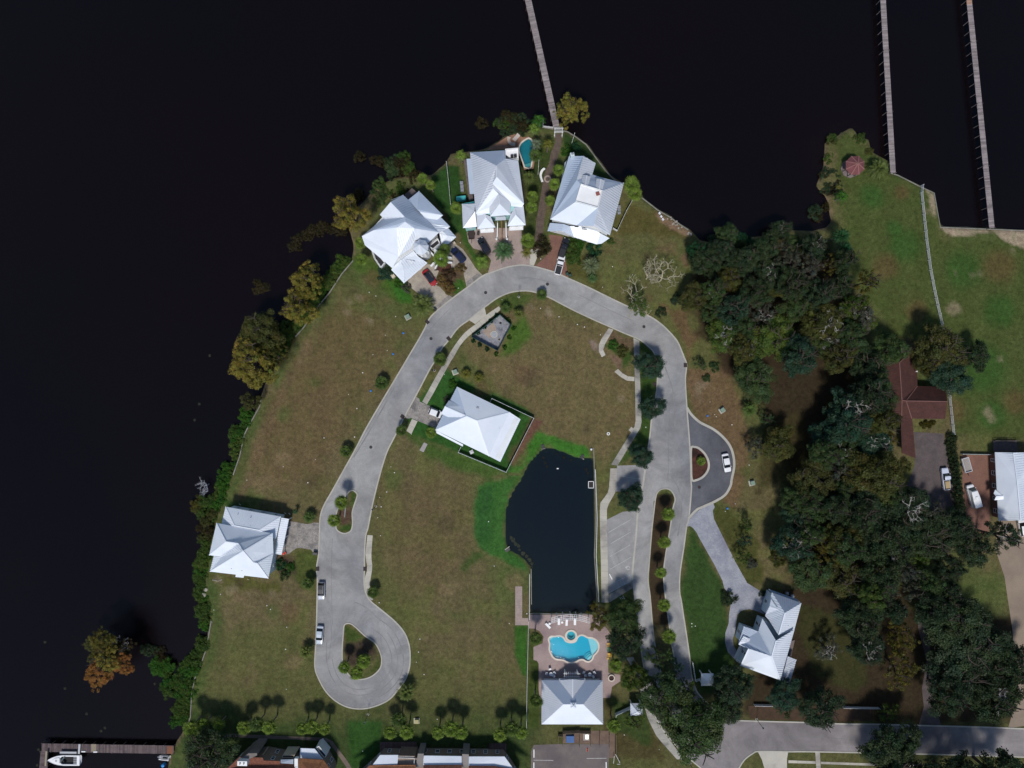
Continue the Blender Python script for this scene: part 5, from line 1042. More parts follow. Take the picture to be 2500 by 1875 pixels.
# ---------------------------------------------------------------- trees
for q in '''B 640 300 36 gold cypress 9|golden cypress standing in the water east of the pier entrance
E 1790 105 41 gold cypress 11|golden cypress west of the turret house
E 1330 830 40 gold cypress 11|upper rusty-gold cypress of the pair on the west shore below the reeds
E 1240 1120 40 gold cypress 11|lower golden cypress of the pair on the west shore below the reeds
E 830 1400 50 olive oak 11|dark olive tree on the west shore between two golden cypresses
H 740 390 56 gold cypress 13|largest golden cypress, overhanging the river on the west shore
H 940 300 34 olive cypress 10|olive cypress just east of the largest golden cypress
H 715 800 22 olive cypress 6|small olive cypress south of the largest golden one
G 1490 410 34 blue oak 7|northernmost of four dark street oaks beside the east sidewalk
G 1518 860 29 blue oak 7|second street oak from the north beside the east sidewalk
G 1395 1390 28 blue oak 7|third street oak from the north, above the upper parking court
K 1290 290 31 blue oak 7|southernmost street oak, in the grass wedge between the parking courts
P 1215 110 40 oak oak 10|northern of two oaks between the pool deck and the entrance lane
P 1230 370 40 dark oak 10|southern darker of two oaks between the pool deck and the entrance lane
P 930 120 32 yellow loose 7|olive feathery tree at the north-east corner of the pool deck
P 1590 540 30 oak loose 9|leafy tree at the south tip of the median
P 1330 770 32 bright oak 9|mid-green oak east of the fire pit
P 1740 660 22 blue loose 8|slender leafy tree hanging over the right entrance lane
ok 980 830 50 oak oak 12|wide oak over the middle of the entrance, north-west of the biggest one
ok 1370 1190 74 oak oak 14|biggest oak, spreading over the junction of the entrance road and the street
ok 1290 760 24 bright loose 9|light green tree at the right lane above the biggest oak
ok 700 1130 24 bright loose 5|small light green tree south of the western gate pavilion
Q 620 790 48 dark oak 10|dark oak between the eastern gate pavilion and the blue-white house
Q 560 1010 40 dark oak 9|dark oak at the street corner south of the gate pavilion
Q 1180 880 36 blue oak 8|dark oak directly south of the blue-white house
Q 1180 1010 22 oak loose 6|small tree at the street fence south of the blue-white house
Q 1560 1020 46 dark oak 10|dark oak overhanging the street west of the gravel lane
R 760 1075 24 bright loose 6|small bright tree at the street end of the white fence
R 880 590 44 yellow loose 10|yellow-green tree just west of the gravel lane
R 910 240 36 yellow loose 9|yellow-green tree west of the gravel lane's upper end
Q 1640 370 32 grey loose 6|pale half-bare tree east of the blue-white house
R 800 1470 62 dark oak 12|very dark tree south of the street at the bottom edge
R 1000 1920 70 dark oak 17|western of three tall dark trees just below the bottom right edge
R 1560 1880 66 dark oak 17|middle of three tall dark trees just below the bottom right edge
R 2020 1830 64 dark oak 17|eastern of three tall dark trees just below the bottom right edge
N 260 1500 58 dark oak 10|dark tree beside the dock's landward end at the bottom edge
U 1330 660 52 olive oak 11|olive oak over the white fence north-east of the red roofed house
U 1420 950 46 blue oak 10|green oak over the white fence east of the red roofed house
h8 330 130 40 oak oak 10|oak covering the north end of the red roofed house
h8 60 420 46 dark oak 9|dark oak hiding the west eaves of the red roofed house
h8 180 900 38 oak oak 9|mid-green oak at the south-west corner of the red roofed house
h8 820 330 26 olive oak 9|small olive oak touching the east eaves of the red roofed house
U 1700 745 32 dark oak 8|small dark tree on the lawn east of the fence
S 1960 1380 44 dark loose 13|sparse tree with bare curving limbs over the right-hand drive
W 870 560 48 oak oak 9|round oak at the south-west corner of the wood near the road
W 1110 1260 40 olive oak 8|olive oak alone on the brown ground east of the turning bay
W 870 1290 26 grey loose 6|grey-green small tree just west of the lone olive oak
W 985 990 18 oak loose 4|little shaded tree south-east of the spiky dark palm
W 270 400 15 oak loose 3|dark bush-like young tree near the road inlet east of the bend
L 545 800 16 bright loose 5|northern bright young tree beside the blue-grey drive
L 530 970 16 blue loose 5|dark young tree between two bright ones beside the blue-grey drive
L 510 1150 18 bright loose 5|southern bright young tree beside the blue-grey drive'''.split('\n'):
    a, lab = q.split('|'); t_, x, y, r, kd, sh_, h = a.split()
    tree('tree' if sh_ != 'cypress' else 'cypress_tree', lab, t_, float(x), float(y), float(r), kd, float(h), shape=sh_, limbs=PALEB if 'half-bare' in lab or 'bare curving' in lab else None)
# north wood and south wood: crowns that stand close together
NW_ = 'T,560,300,22,oak T,1150,260,22,dark T,1230,590,32,grey T,1430,690,30,grey T,580,800,28,olive T,420,930,26,oak T,850,950,34,dark T,1120,900,24,olive T,620,1140,36,blue T,520,1400,38,bright T,700,1330,30,oak T,1080,1440,50,bright T,1330,1110,36,oak T,1600,1260,46,olive T,1690,630,22,yellow T,2060,830,26,yellow T,1780,880,32,dark T,1640,1480,36,oak T,330,620,34,dark T,720,600,36,dark T,980,470,34,dark T,1500,440,28,dark T,230,480,20,teal T,1330,1640,40,blue T,200,1000,32,olive T,1020,740,34,dark T,1250,850,34,dark T,1560,960,34,dark T,1900,1420,34,oak T,950,1200,32,grey T,1480,1340,34,olive T,1830,600,26,dark T,480,480,28,dark T,720,1560,30,olive T,1760,1640,34,olive'
SW_ = 'L,1250,330,46,olive L,1830,260,50,olive L,1100,740,32,blue L,1460,620,36,dark L,1750,720,40,dark L,1030,1010,38,blue L,1440,1060,34,yellow L,1740,1010,24,yellow L,1960,880,40,dark L,2110,1080,40,dark L,1260,1330,44,oak L,1600,1400,46,olive L,2010,1360,46,dark S,600,380,46,blue S,430,160,44,dark S,640,690,52,olive S,480,1080,46,dark S,960,1080,50,dark S,1220,1370,54,dark S,760,1480,52,dark S,1650,1480,40,dark S,1230,1100,22,grey R,1700,300,70,dark R,1600,640,70,dark R,1420,60,60,dark R,1900,900,50,dark R,1400,860,44,dark R,1960,560,46,dark R,450,40,46,dark R,520,380,36,dark U,560,1150,44,dark U,300,1480,46,blue U,640,1050,30,oak R,2180,560,40,dark S,1500,1250,34,dark R,1260,-60,40,dark S,250,1400,36,olive L,1620,1050,36,oak L,900,1130,24,olive'
LOOK = {'dark': 'very dark green', 'oak': 'mid-green', 'blue': 'blue-green', 'bright': 'fresh green', 'olive': 'olive green', 'yellow': 'yellow-green', 'grey': 'thin grey-green', 'teal': 'teal-green'}
FILL = {'trees of the north-east wood': '1700,610 1760,600 2030,590 2060,700 2140,790 2130,830 2080,850 2060,900 2000,880 1900,850 1780,830 1720,770 1690,700', 'trees of the south-east wood': '2040,1030 2120,960 2170,1030 2220,1200 2240,1290 2330,1340 2330,1480 2210,1500 2100,1470 1990,1420 1930,1370 1930,1250 1950,1150'}
def inside(P, q):
    r = False
    for i in range(len(P)):
        (ax, ay), (bx, by) = P[i - 1], P[i]
        if (ay > q[1]) != (by > q[1]) and q[0] < (bx - ax) * (q[1] - ay) / (by - ay) + ax: r = not r
    return r
def place9(x, y, b):
    u, v = (x - b[0]) / (b[2] - b[0]), (y - b[1]) / (b[3] - b[1])
    r = ('north' if v < .33 else 'south' if v > .67 else ''); c = ('west' if u < .33 else 'east' if u > .67 else '')
    return (r + ('-' if r and c else '') + c) or 'middle'
for lst, wood, grp, b_ in ((NW_, 'the upper east wood', 'trees of the north-east wood', 10), (SW_, 'the lower east wood', 'trees of the south-east wood', 11)):
    its = [(q.split(',')[0], *map(float, q.split(',')[1:4]), q.split(',')[4]) for q in lst.split()]; ps_ = [pp(*q[:3]) for q in its]
    poly_ = PS('', FILL[grp]); k_ = 0
    for tr_ in range(4000):
        q_ = (random.uniform(1680, 2420), random.uniform(560, 1760))
        if not inside(poly_, q_) or any(math.hypot(q_[0] - p[0], q_[1] - p[1]) < .74 * (i_[3] + 26) for p, i_ in zip(ps_, its)): continue
        its.append(('', q_[0], q_[1], random.uniform(22, 36), random.choice(('dark', 'bright', 'oak', 'olive', 'blue', 'oak', 'grey')))); ps_.append(q_); k_ += 1
    bb = (min(p[0] for p in ps_), min(p[1] for p in ps_), max(p[0] for p in ps_), max(p[1] for p in ps_)); cells = {}
    for i, q in enumerate(its): cells.setdefault((q[4], place9(*ps_[i], bb)), []).append(i)
    for (kd, pl9), idx_ in cells.items():
        idx_.sort(key=lambda i: ps_[i][1])
        for k, i in enumerate(idx_):
            t_, x, y, r, _k = its[i]; n = len(idx_); o_ = '' if n == 1 else (('upper ', 'lower ')[k] if n == 2 else ('topmost ' if k == 0 else 'lowest ' if k == n - 1 else ('second', 'third', 'fourth', 'fifth', 'sixth', 'seventh', 'eighth', 'ninth', 'tenth')[min(k - 1, 8)] + ' highest '))
            lab = '%s%s tree crown in the %s part of %s' % (o_, LOOK[kd], pl9, wood)
            tree('tree', lab, t_, x, y, r * 1.06, kd, b_ + random.uniform(-3, 3) - (3 if r < 25 else 0), group=grp, shape='loose' if kd in ('yellow', 'grey') else 'oak', limbs=PALEB if i % 4 == 1 else None)
tree('tree', 'pale leafless-limbed oak at the east side of the upper wood', 'T', 1960, 1180, 42, 'grey', 11, 1, shape='loose', limbs=PALEB)
tree('tree', 'oak with long white bare limbs west of the red roofed house', 'U', 330, 1300, 54, 'blue', 12, 2, shape='loose', limbs=PALEB)
# ---- bare and half-bare trees
def bare(label, t, x, y, r, ht, m, var, extra=None, name='bare_tree', z0=0., tilt=0.):
    b = W(pp(t, x, y), ht * .6); o = thing(name, label, 'tree', (b.x, b.y, z0), random.uniform(0, 6.28)); R = r * S
    c = new_obj('branches', bareV[var], o); c.scale = (R * 1.0, R * 1.0, ht / 2.6); obj_mat(c, m)
    if extra:
        e = new_obj('crown', looseV[var], o); e.location = (0, 0, ht * .62); e.scale = (R * .62, R * .62, R * .4); obj_mat(e, LM[extra])
    return o
bare('eastern taller of two leafless tan trees beside the road bend', 'D', 1640, 790, 38, 9, DEADB, 0)
bare('western leafless tan tree of the pair beside the road bend', 'D', 1490, 770, 34, 8, DEADB, 1)
bare('half-leafless tree with sparse green leaves overhanging the road at the bend', 'D', 1380, 1090, 40, 8, DEADB, 2, 'bright')
bare('silvery dead tree lying out over the river north of the river house', 'I', 205, 160, 22, 4, GREYB, 1, z0=-.9)
# ---- the autumn cypress standing in the river
b = W(pp('M', 900, 480), 7.5); o = thing('cypress_tree', 'orange and olive autumn cypress standing alone in the river at lower left', 'tree', (b.x, b.y, -1.6), 0.)
tr = new_obj('trunk', trunkV[0], o); tr.scale = (3.2, 3.2, 7)
for (x, y, r, kd, z_) in ((850, 330, 30, 'yellow', 8.5), (900, 500, 28, 'gold', 8.5), (760, 500, 16, 'olive', 7), (830, 655, 34, 'orange', 7.5), (1080, 565, 22, 'orange', 7.5), (720, 350, 16, 'olive', 6.5), (1050, 400, 26, 'brown', 6)):
    p = W(pp('M', x, y), z_); c = new_obj('crown', cypV[random.randrange(3)], o); c.location = (p.x - b.x, p.y - b.y, z_); c.scale = (r * S, r * S, r * S * .7); obj_mat(c, LM[kd])
p = W(pp('M', 1050, 330), 6); l = new_obj('bare_limbs', bareV[0], o); l.location = (p.x - b.x, p.y - b.y, 3); l.scale = (2.4, 2.4, 2.2); obj_mat(l, GREYB)
# ---------------------------------------------------------------- shrubs and reeds of the shore
SHG = [PS('', '516,1514 510,1489 502,1450 503,1410 506,1376 513,1331 524,1285'), PS('', '540,1233 549,1202 569,1160 585,1114 597,1060 604,1046 624,1010'), PS('', '699,863 721,822 741,800 778,746 805,714 834,669 862,636'), PS('', '465,1751 468,1692 475,1658 493,1615 504,1583 516,1514')]
for j, (pl_, lab, col) in enumerate(zip(SHG, ('green shrub in the shore strip beside the river house', 'green shrub in the shore strip west of the long dry lot', 'dark green shrub on the shore bank beneath the golden cypresses', 'green shrub along the seawall of the south-west lot'), ('shore', 'lush', 'shore', 'shore'))):
    sm = smooth(pl_, n=3)
    for i in range(0, len(sm) - 1):
        for k in range(2):
            r = random.uniform(8, 19); cx = sm[i][0] - random.uniform(-1, 24) - (6 if j == 2 else 0); cy = sm[i][1] + random.uniform(-9, 9) - (8 if j == 2 else 0)
            shrub(lab, '', cx, cy, r, random.choice((col, col, 'shore', 'lush', 'bright')), group='shore shrubs %s' % ('by the river house', 'along the long lot', 'below the cypresses', 'along the seawall')[j], z=-.9)
for i in range(24):
    u_, v_ = random.random(), random.random(); x = 1400 + 440 * u_; y = 520 + 330 * v_
    if y > 620 and x < 1480 + (y - 620) * .55: x = 1500 + (y - 620) * .6 + random.uniform(0, 150)
    shrub('bright green shrub in the lush clump at the south-west shore', 'M', x, y, random.uniform(11, 20), random.choice(('lush', 'lush', 'shore')), group='lush clump at the south-west shore', z=-.9)
for i in range(14): shrub('green shrub in the lush strip running down to the dock', 'M', 1690 + random.uniform(-40, 90), 860 + i * 24, random.uniform(11, 17), random.choice(('lush', 'shore', 'shore')), group='lush strip down to the dock', z=-.8)
for i in range(5): shrub('brown-olive shrub between the autumn cypress and the lush clump', 'M', random.uniform(1340, 1580), random.uniform(380, 560), random.uniform(9, 15), random.choice(('dark', 'brown', 'brown')), group='brown shore shrubs', z=-1.0)
for i in range(20):
    a = i / 19; shrub('faint brown reed tuft in the arc west of the turret house', 'E', 1180 + 560 * a + random.uniform(-25, 25), 430 - 190 * math.sin(a * 2.2) + random.uniform(-40, 40), random.uniform(8, 15), 'brown', 'reed_tuft', 'reed arc in the north-west shallows', 1.0, 'reeds', -1.2)
for i in range(7): shrub('faint brown reed tuft in the small patch out in the river', 'E', random.uniform(770, 930), random.uniform(830, 930), random.uniform(9, 14), 'brown', 'reed_tuft', 'reed patch out in the river', .8, 'reeds', -1.25)
for i in range(26): shrub('dark green bush in the thicket north-west of the turret house', 'A', random.uniform(60, 720), random.uniform(850, 1280) if i % 3 else random.uniform(800, 1000), random.uniform(10, 19), random.choice(('dark', 'brown', 'shore', 'brown', 'oak')), group='thicket north-west of the turret house', z=-.7)
for i in range(20): shrub('dark bush in the shoreline thicket north of the tall house', 'A', random.uniform(1370, 1900), random.uniform(370, 600), random.uniform(8, 16), random.choice(('dark', 'dark', 'brown', 'shore')), group='thicket north of the tall house', z=-1.0)
for i in range(8): shrub('olive bush on the point around the gazebo', 'V', *random.choice(((300, 350), (330, 180), (650, 200), (640, 250), (690, 280), (280, 450), (340, 150), (600, 150), (330, 270), (310, 400))), random.uniform(8, 14), random.choice(('shore', 'olive')), group='bushes on the gazebo point', z=-.6)
for i in range(12): shrub('dark bush on the bank south-west of the gazebo', 'V', random.uniform(170, 420), random.uniform(470, 660) if i < 9 else random.uniform(800, 950), random.uniform(10, 18), random.choice(('brown', 'dark', 'brown')), group='dark bushes on the east bank', z=-.8)
for i in range(12): shrub('dark bush at the water side of the upper wood', 'T', random.uniform(200, 1650), random.uniform(380, 520), random.uniform(14, 24), random.choice(('dark', 'oak', 'teal')), group='bushes at the north wood bank', z=-.5)
for i in range(12): shrub('olive bush on the brown river strip west of the river house', 'I', random.uniform(120, 330), 330 + i * 36, random.uniform(12, 20), random.choice(('olive', 'yellow', 'brown', 'shore')), group='bushes west of the river house', z=-.9)
for q in '''I 1040 1010 14 teal|teal-green bush at the south-east corner of the river house
I 1140 1040 11 lush|low green bush in the bed beside the gravel drive
I 1080 1130 12 oak|low dark bush south of the bed beside the gravel drive
C 400 720 20 blue|dark round bush at the west side of the turret house's garage
C 560 830 14 lush|bright green bush at the garage corner of the turret house
C 630 890 12 grey|grey-leaved bush at the corner of the tan drive
C 1010 830 14 grass|western tawny grass clump in the bed before the turret house
C 1090 900 14 grass|southern tawny grass clump in the bed before the turret house
C 1210 680 13 grass|northern tawny grass clump in the bed before the turret house
C 1090 760 16 plum|plum-brown shrub in the middle of the bed before the turret house
C 2090 440 22 brown|brownish shrub at the south end of the brick path
D 640 440 17 shore|green shrub beside the black pickup
D 720 420 15 lush|green shrub under the white porch of the roof deck house
D 660 560 19 shore|green shrub east of the white pickup
D 900 450 20 teal|teal-green shrub below the white porch of the roof deck house
D 1070 390 9 bright|small bright shrub at the east corner of the white porch
D 1800 1030 16 dark|dark bush on the verge east of the bare trees
D 1620 1160 13 dark|dark bush beneath the bare trees at the road
B 690 700 12 teal|teal-green shrub north-west of the roof deck house
B 590 740 13 lush|bright green shrub beside the brick path north of the roof deck house
F 1130 605 11 lush|light round bush at the north-west corner of the fenced house
F 1060 770 8 grey|small grey bush at the garage of the fenced house
G 1200 250 14 olive|yellow-green hedge bush between the curved sidewalk pieces
G 1100 180 12 lush|green hedge bush near the top of the curved sidewalk
W 420 430 13 oak|dark low bush just east of the road inlet
W 330 545 10 oak|small dark bush south of the road inlet
L 600 1215 14 grey|pale shrub beside the southern young tree at the blue-grey drive
S 780 330 17 yellow|yellow shrub at the west side of the covered walk
S 930 600 16 olive|round olive shrub at the curve of the grey gravel drive
P 690 90 8 grey|pale flowering shrub tuft at the pool deck corner
L 350 1600 18 dark|dark shrub at the left side of the wide end of the blue-grey drive
h1 -20 250 12 dark|dark shrub at the left edge of the blue-grey paver court
h1 540 130 8 dark|dark bush at the north-west corner of the blue-white house'''.split('\n'):
    a, lab = q.split('|'); t_, x, y, r, kd = a.split(); shrub(lab, t_, float(x), float(y), float(r), kd)
for i, (x, y) in enumerate(((1120, 160), (1150, 180), (1165, 145), (1195, 175), (1215, 150), (1240, 145))): shrub('clipped ball shrub in the row before the red roofed house', 'S', x, y, 6, 'yellow', 'ball_shrub', 'clipped ball shrubs', 1.0)
# hedge along the lane between the two east properties
for i in range(16):
    a = i / 15; shrub('clipped dark hedge bush in the row between the two east driveways', 'S', 1440 + 130 * a ** 1.2, 300 + 980 * a, 12, 'dark', 'hedge_bush', 'hedge between the east driveways', 2.0, 'hedge')
# low ground-cover rows in the median
# ================================================================ POOL DECK AND POOLS
DECK = PS('P', '182,92 870,92 960,170 1030,250 1110,380 1040,470 1038,590 1040,720 1170,740 1170,810 1080,870 1060,990 985,990 980,1000 300,1000 288,900 288,620 270,590 232,580 232,440 330,400 340,330 300,270 240,240 180,240')
deck = sheet('pool_deck', DECK, .03, PAVD, [POOL, [(SPA[0] + 15.5 * math.cos(i * .42), SPA[1] + 15.5 * math.sin(i * .42)) for i in range(15)]])
PLA = mat('pool_plaster', (.008, .40, .56), (.006, .36, .52), .2, .8); PLB = mat('pool_ledge', (.40, .60, .64), (.36, .56, .60), .4, .8); COPE = mat('pool_coping', (.62, .55, .47), (.54, .48, .41), .5, .8)
SPAM = mat('spa_plaster', (.05, .40, .47), (.04, .34, .41), .4, .8); PWAT = water_mat('pool_water', (.02, .25, .3), (.86, .98, 1.), .02, wscale=1.5, wstr=.08)
t = thing('swimming_pool', 'turquoise cloud-shaped swimming pool with pale coping on the pink deck', 'swimming pool', W(pp('po', 950, 950)))
PW = [(p.x, p.y) for p in W2(POOL)]
MB().prism(inset(PW, -.05), -.95, -.86).build('floor', PLA, t, True); strip('pool_wall', PW, .2, -.93, -.02, PLA, True, False, t)
MB().prism(W2(PS('po', '1340,720 1440,720 1525,775 1575,860 1570,965 1525,1045 1465,1105 1430,1110 1400,960 1370,830')), -.5, -.22).build('tanning_ledge', PLB, t, True)
for k, s_ in enumerate(('1420,1110 1465,1110 1435,1190 1365,1245 1310,1240 1330,1180 1370,1140', '1400,1075 1420,1110 1370,1140 1330,1180 1310,1240 1275,1235 1290,1160 1340,1100', '1395,1040 1400,1075 1340,1100 1290,1160 1275,1235 1250,1220 1262,1140 1320,1070')): MB().prism(W2(PS('po', s_)), -.85, -.28 - .18 * k).build('pool_step', (PLB, mat('step2', (.10, .48, .56), rough=.8), mat('step3', (.04, .44, .56), rough=.8))[k], t, True)
for s_ in ('480,790 490,720 530,685 580,690 520,760', '740,690 790,715 830,760 770,715'): MB().prism(W2(PS('po', s_)), -1.2, -.35).build('corner_seat', PLB, t, True)
MB().prism(inset(PW, -.03), -.16, -.13).build('water', PWAT, t, True); strip('coping', PW, .42, -.2, .07, COPE, True, False, t)
t = thing('spa', 'small round teal spa with raised pale rim north of the big pool', 'spa', W(SPA)); c = W(SPA)
MB().lathe([(1.5, -.95), (1.5, -.85), (.01, -.85)], c, 24).build('floor', SPAM, t, True)
ringp = lambda r, n=26: [(c.x + r * math.cos(i * 2 * math.pi / n), c.y + r * math.sin(i * 2 * math.pi / n)) for i in range(n)]
MB().prism(ringp(1.6), -1.2, .22, [ringp(1.12)]).build('rim', COPE, t, True); MB().prism(ringp(1.14), -.8, -.25, [ringp(.72)]).build('bench', SPAM, t, True); MB().prism(ringp(1.13), .05, .08).build('water', PWAT, t, True)
t = thing('swimming_pool', 'curved dark teal pool east of the tall grey roofed house', 'swimming pool', W(pp('A', 1930, 760))); P2 = [(p.x, p.y) for p in W2(POOL2)]
sheet('pool_terrace', PS('A', '1480,738 1600,668 1720,588 1800,565 1890,600 1950,590 2020,640 2030,760 2000,940 1900,950 1840,720'), .03, mat('terracotta_pavers', (.30, .165, .105), (.22, .12, .08), .6, .9, .3, 5, .15, speck=.2), [POOL2])
PLD = mat('pool_teal', (.008, .16, .20), (.006, .135, .17), .3, .8); MB().prism(inset(P2, -.05), -.95, -.86).build('floor', PLD, t, True); strip('pool_wall', P2, .2, -.93, -.02, PLD, True, False, t)
MB().prism(W2(PS('A', '1985,860 1970,925 1912,920 1897,890')), -1.2, -.35).build('pool_step', mat('step_teal', (.10, .30, .30), rough=.8), t, True); MB().prism(inset(P2, -.03), -.16, -.13).build('water', PWAT, t, True); strip('coping', P2, .35, -.2, .07, COPE, True, False, t)
# ---------------------------------------------------------------- furniture
WHT = mat('white_plastic', (.74, .745, .76), (.70, .705, .72), .6, .5, coord='obj')
def lounger(label, t_, x, y, ang):
    p = W(pp(t_, x, y)); o = thing('sun_lounger', label, 'sun lounger', p, ang, 'white loungers on the pool deck')
    MB().box((0, -.3, .32), (.62, 1.15, .07)).build('seat', WHT, o, bev=.02); MB().box((0, .58, .48), (.60, .78, .07), 0, 0, .5).build('backrest', WHT, o, bev=.02)
    for sx in (-.24, .24):
        for sy in (-.75, .2): MB().box((sx, sy, .15), (.06, .06, .3)).build('leg', WHT, o)
for x, y, a, l in ((440, 430, .75, 'slanted white lounger at the left end of the row'), (685, 335, 0, 'leftmost straight white lounger, left of the round side table'), (860, 355, -.06, 'white lounger just right of the round side table'), (1045, 340, 0, 'rightmost white lounger, apart from the side tables')): lounger(l + ' under the curved pergola' if 'row' not in l else l, 'po', x, y, a)
for x, y, l in ((477, 382, 'small round white side table beside the slanted lounger'), (757, 352, 'small round white side table between two straight loungers')):
    p = W(pp('po', x, y)); o = thing('side_table', l, 'table', p); MB().lathe([(.3, .42), (.3, .46), (.02, .47)], n=16).build('table_top', WHT, o); MB().lathe([(.16, 0), (.05, .05), (.05, .42)], n=10).build('pedestal', WHT, o)
def chair(label, t_, x, y, face, m=None, grp='white patio chairs'):
    p = W(pp(t_, x, y)); o = thing('patio_chair', label, 'chair', p, face, grp); m = m or WHT
    MB().box((0, 0, .42), (.56, .54, .06)).build('seat', m, o, bev=.02); MB().box((0, -.27, .7), (.56, .07, .55), 0, 0, .15).build('backrest', m, o, bev=.02)
    for sx in (-.24, .24):
        MB().box((sx * 1.15, 0, .62), (.07, .5, .05)).build('armrest', m, o)
        for sy in (-.2, .2): MB().box((sx, sy, .2), (.06, .06, .4)).build('leg', m, o)
for (tx, ty, nm, chs) in ((505, 1505, 'western', ((483, 1398, 'upper'), (410, 1495, 'left'), (580, 1478, 'right'), (565, 1548, 'lower'))), (1373, 1513, 'eastern', ((1243, 1475, 'far left'), (1280, 1540, 'lower left'), (1475, 1475, 'upper right'), (1448, 1560, 'lower right')))):
    p = W(pp('po', tx, ty)); o = thing('patio_table', 'round white table of the %s dining set before the pool house' % nm, 'table', p); MB().lathe([(.5, .68), (.5, .73), (.02, .74)], n=20).build('table_top', WHT, o); MB().lathe([(.28, 0), (.06, .06), (.06, .68)], n=10).build('pedestal', WHT, o)
    for x, y, l in chs: q = W(pp('po', x, y)); chair('%s white chair of the %s dining set before the pool house' % (l, nm), 'po', x, y, math.atan2(p.y - q.y, p.x - q.x) - math.pi / 2)
YEL, GRN = flat('yellow_paint', (.62, .36, .045), .6), flat('green_paint', (.16, .33, .15), .6)
for x, y, m_, l in ((1797, 855, YEL, 'upper yellow'), (1797, 955, GRN, 'green'), (1805, 1080, YEL, 'lower yellow')):
    p = W(pp('po', x, y)); o = thing('adirondack_chair', l + ' slatted chair at the east edge of the pool deck', 'chair', p, math.pi / 2, 'coloured slatted chairs')
    for i in range(5): MB().box((-.3 + .15 * i, .02, .3), (.13, .62, .04), 0, 0, -.15).build('seat_slat', m_, o); MB().box((-.3 + .15 * i, -.42, .62), (.13, .05, .85 - .06 * abs(i - 2)), 0, 0, .35).build('back_slat', m_, o)
    for sx in (-.42, .42):
        MB().box((sx, .02, .52), (.14, .75, .04)).build('armrest', m_, o); MB().box((sx * .9, .3, .25), (.07, .09, .5)).build('leg', m_, o); MB().box((sx * .9, -.3, .2), (.07, .09, .4)).build('leg', m_, o)
for x, y, m_, l in ((1797, 912, GRN, 'green'), (1785, 1165, YEL, 'yellow')):
    p = W(pp('po', x, y)); o = thing('side_table', 'small %s slatted footstool among the coloured chairs' % l, 'table', p)
    for i in range(3): MB().box((0, -.14 + .14 * i, .34), (.45, .12, .04)).build('slat', m_, o)
    for sx in (-.18, .18):
        for sy in (-.15, .15): MB().box((sx, sy, .16), (.05, .05, .32)).build('leg', m_, o)
fp = W(pp('po', 1865, 1605)); t = thing('fire_pit', 'round stone fire pit at the south-east corner of the pool deck', 'fire pit', fp); rp = lambda r, n=18: [(fp.x + r * math.cos(i * 2 * math.pi / n), fp.y + r * math.sin(i * 2 * math.pi / n)) for i in range(n)]
for i in range(14):
    a0, a1 = i * 2 * math.pi / 14 + .02, (i + 1) * 2 * math.pi / 14 - .02; MB().prism([(fp.x + r * math.cos(a), fp.y + r * math.sin(a)) for r, a in ((.66, a0), (.92, a0), (.92, a1), (.66, a1))], 0, .42).build('stone', COPE, t, True)
MB().prism(rp(.66), 0, .15).build('ash_bed', mat('ash', (.05, .03, .028), rough=.95), t, True)
# pergolas
t = thing('pergola', 'curved white lattice pergola above the loungers on the pond side of the deck', 'pergola', W(pp('po', 950, 260)))
A0 = W(pp('po', 950, 1900)); 
def arcp(off, k): 
    a = PS('po', '520,%d 740,%d 950,%d 1160,%d 1365,%d' % tuple(v + off for v in (262, 205, 190, 205, 262))); sm = smooth(a, n=5); return W(sm[int(k * (len(sm) - 1))], 2.5)
for off in (0, 42, 84, 118):
    pts_ = [arcp(off, k / 20) for k in range(21)]; mb = MB()
    for a, b in zip(pts_, pts_[1:]): mb.bar(a, b, .07, .12)
    mb.build('beam', TRIM, t, True)
for k in range(17):
    a, b = arcp(-8, k / 16), arcp(122, k / 16); MB().bar(a + Vector((0, 0, .12)), b + Vector((0, 0, .12)), .06, .1).build('rafter', TRIM, t, True)
posts(t, [arcp(o_, k / 6) for o_ in (0, 118) for k in range(7)], 2.5, .07)
t = thing('pergola', 'white slatted pergola projecting from the pool house gable', 'pergola', W(pp('po', 960, 1560)))
for i in range(8): x = 815 + i * 43; MB().bar(W(pp('po', x, 1475), 2.7), W(pp('po', x, 1665), 2.7), .07, .14).build('rafter', TRIM, t, True)
for y in (1520, 1590): MB().bar(W(pp('po', 790, y), 2.55), W(pp('po', 1165, y), 2.55), .09, .14).build('beam', TRIM, t, True)
posts(t, W2(PS('po', '830,1515 1110,1515'), 2.5), 2.5, .13)
t = thing('arbor', 'white slatted arbor gate where the brick path meets the pier', 'arbor', W(pp('B', 505, 540)))
for i in range(9): x = 465 + i * 10.5; MB().bar(W(pp('B', x, 487), 2.7), W(pp('B', x - 4, 552), 2.7), .06, .14).build('rafter', TRIM, t, True)
for y in (500, 540): MB().bar(W(pp('B', 455, y), 2.55), W(pp('B', 555, y), 2.55), .1, .15).build('beam', TRIM, t, True)
posts(t, W2(PS('B', '465,500 548,500 462,545 545,545'), 2.5), 2.55, .1)
for a, b in (((460, 550), (460, 600)), ((545, 550), (540, 600))): rail(t, W2([pp('B', *a), pp('B', *b)]), 0)
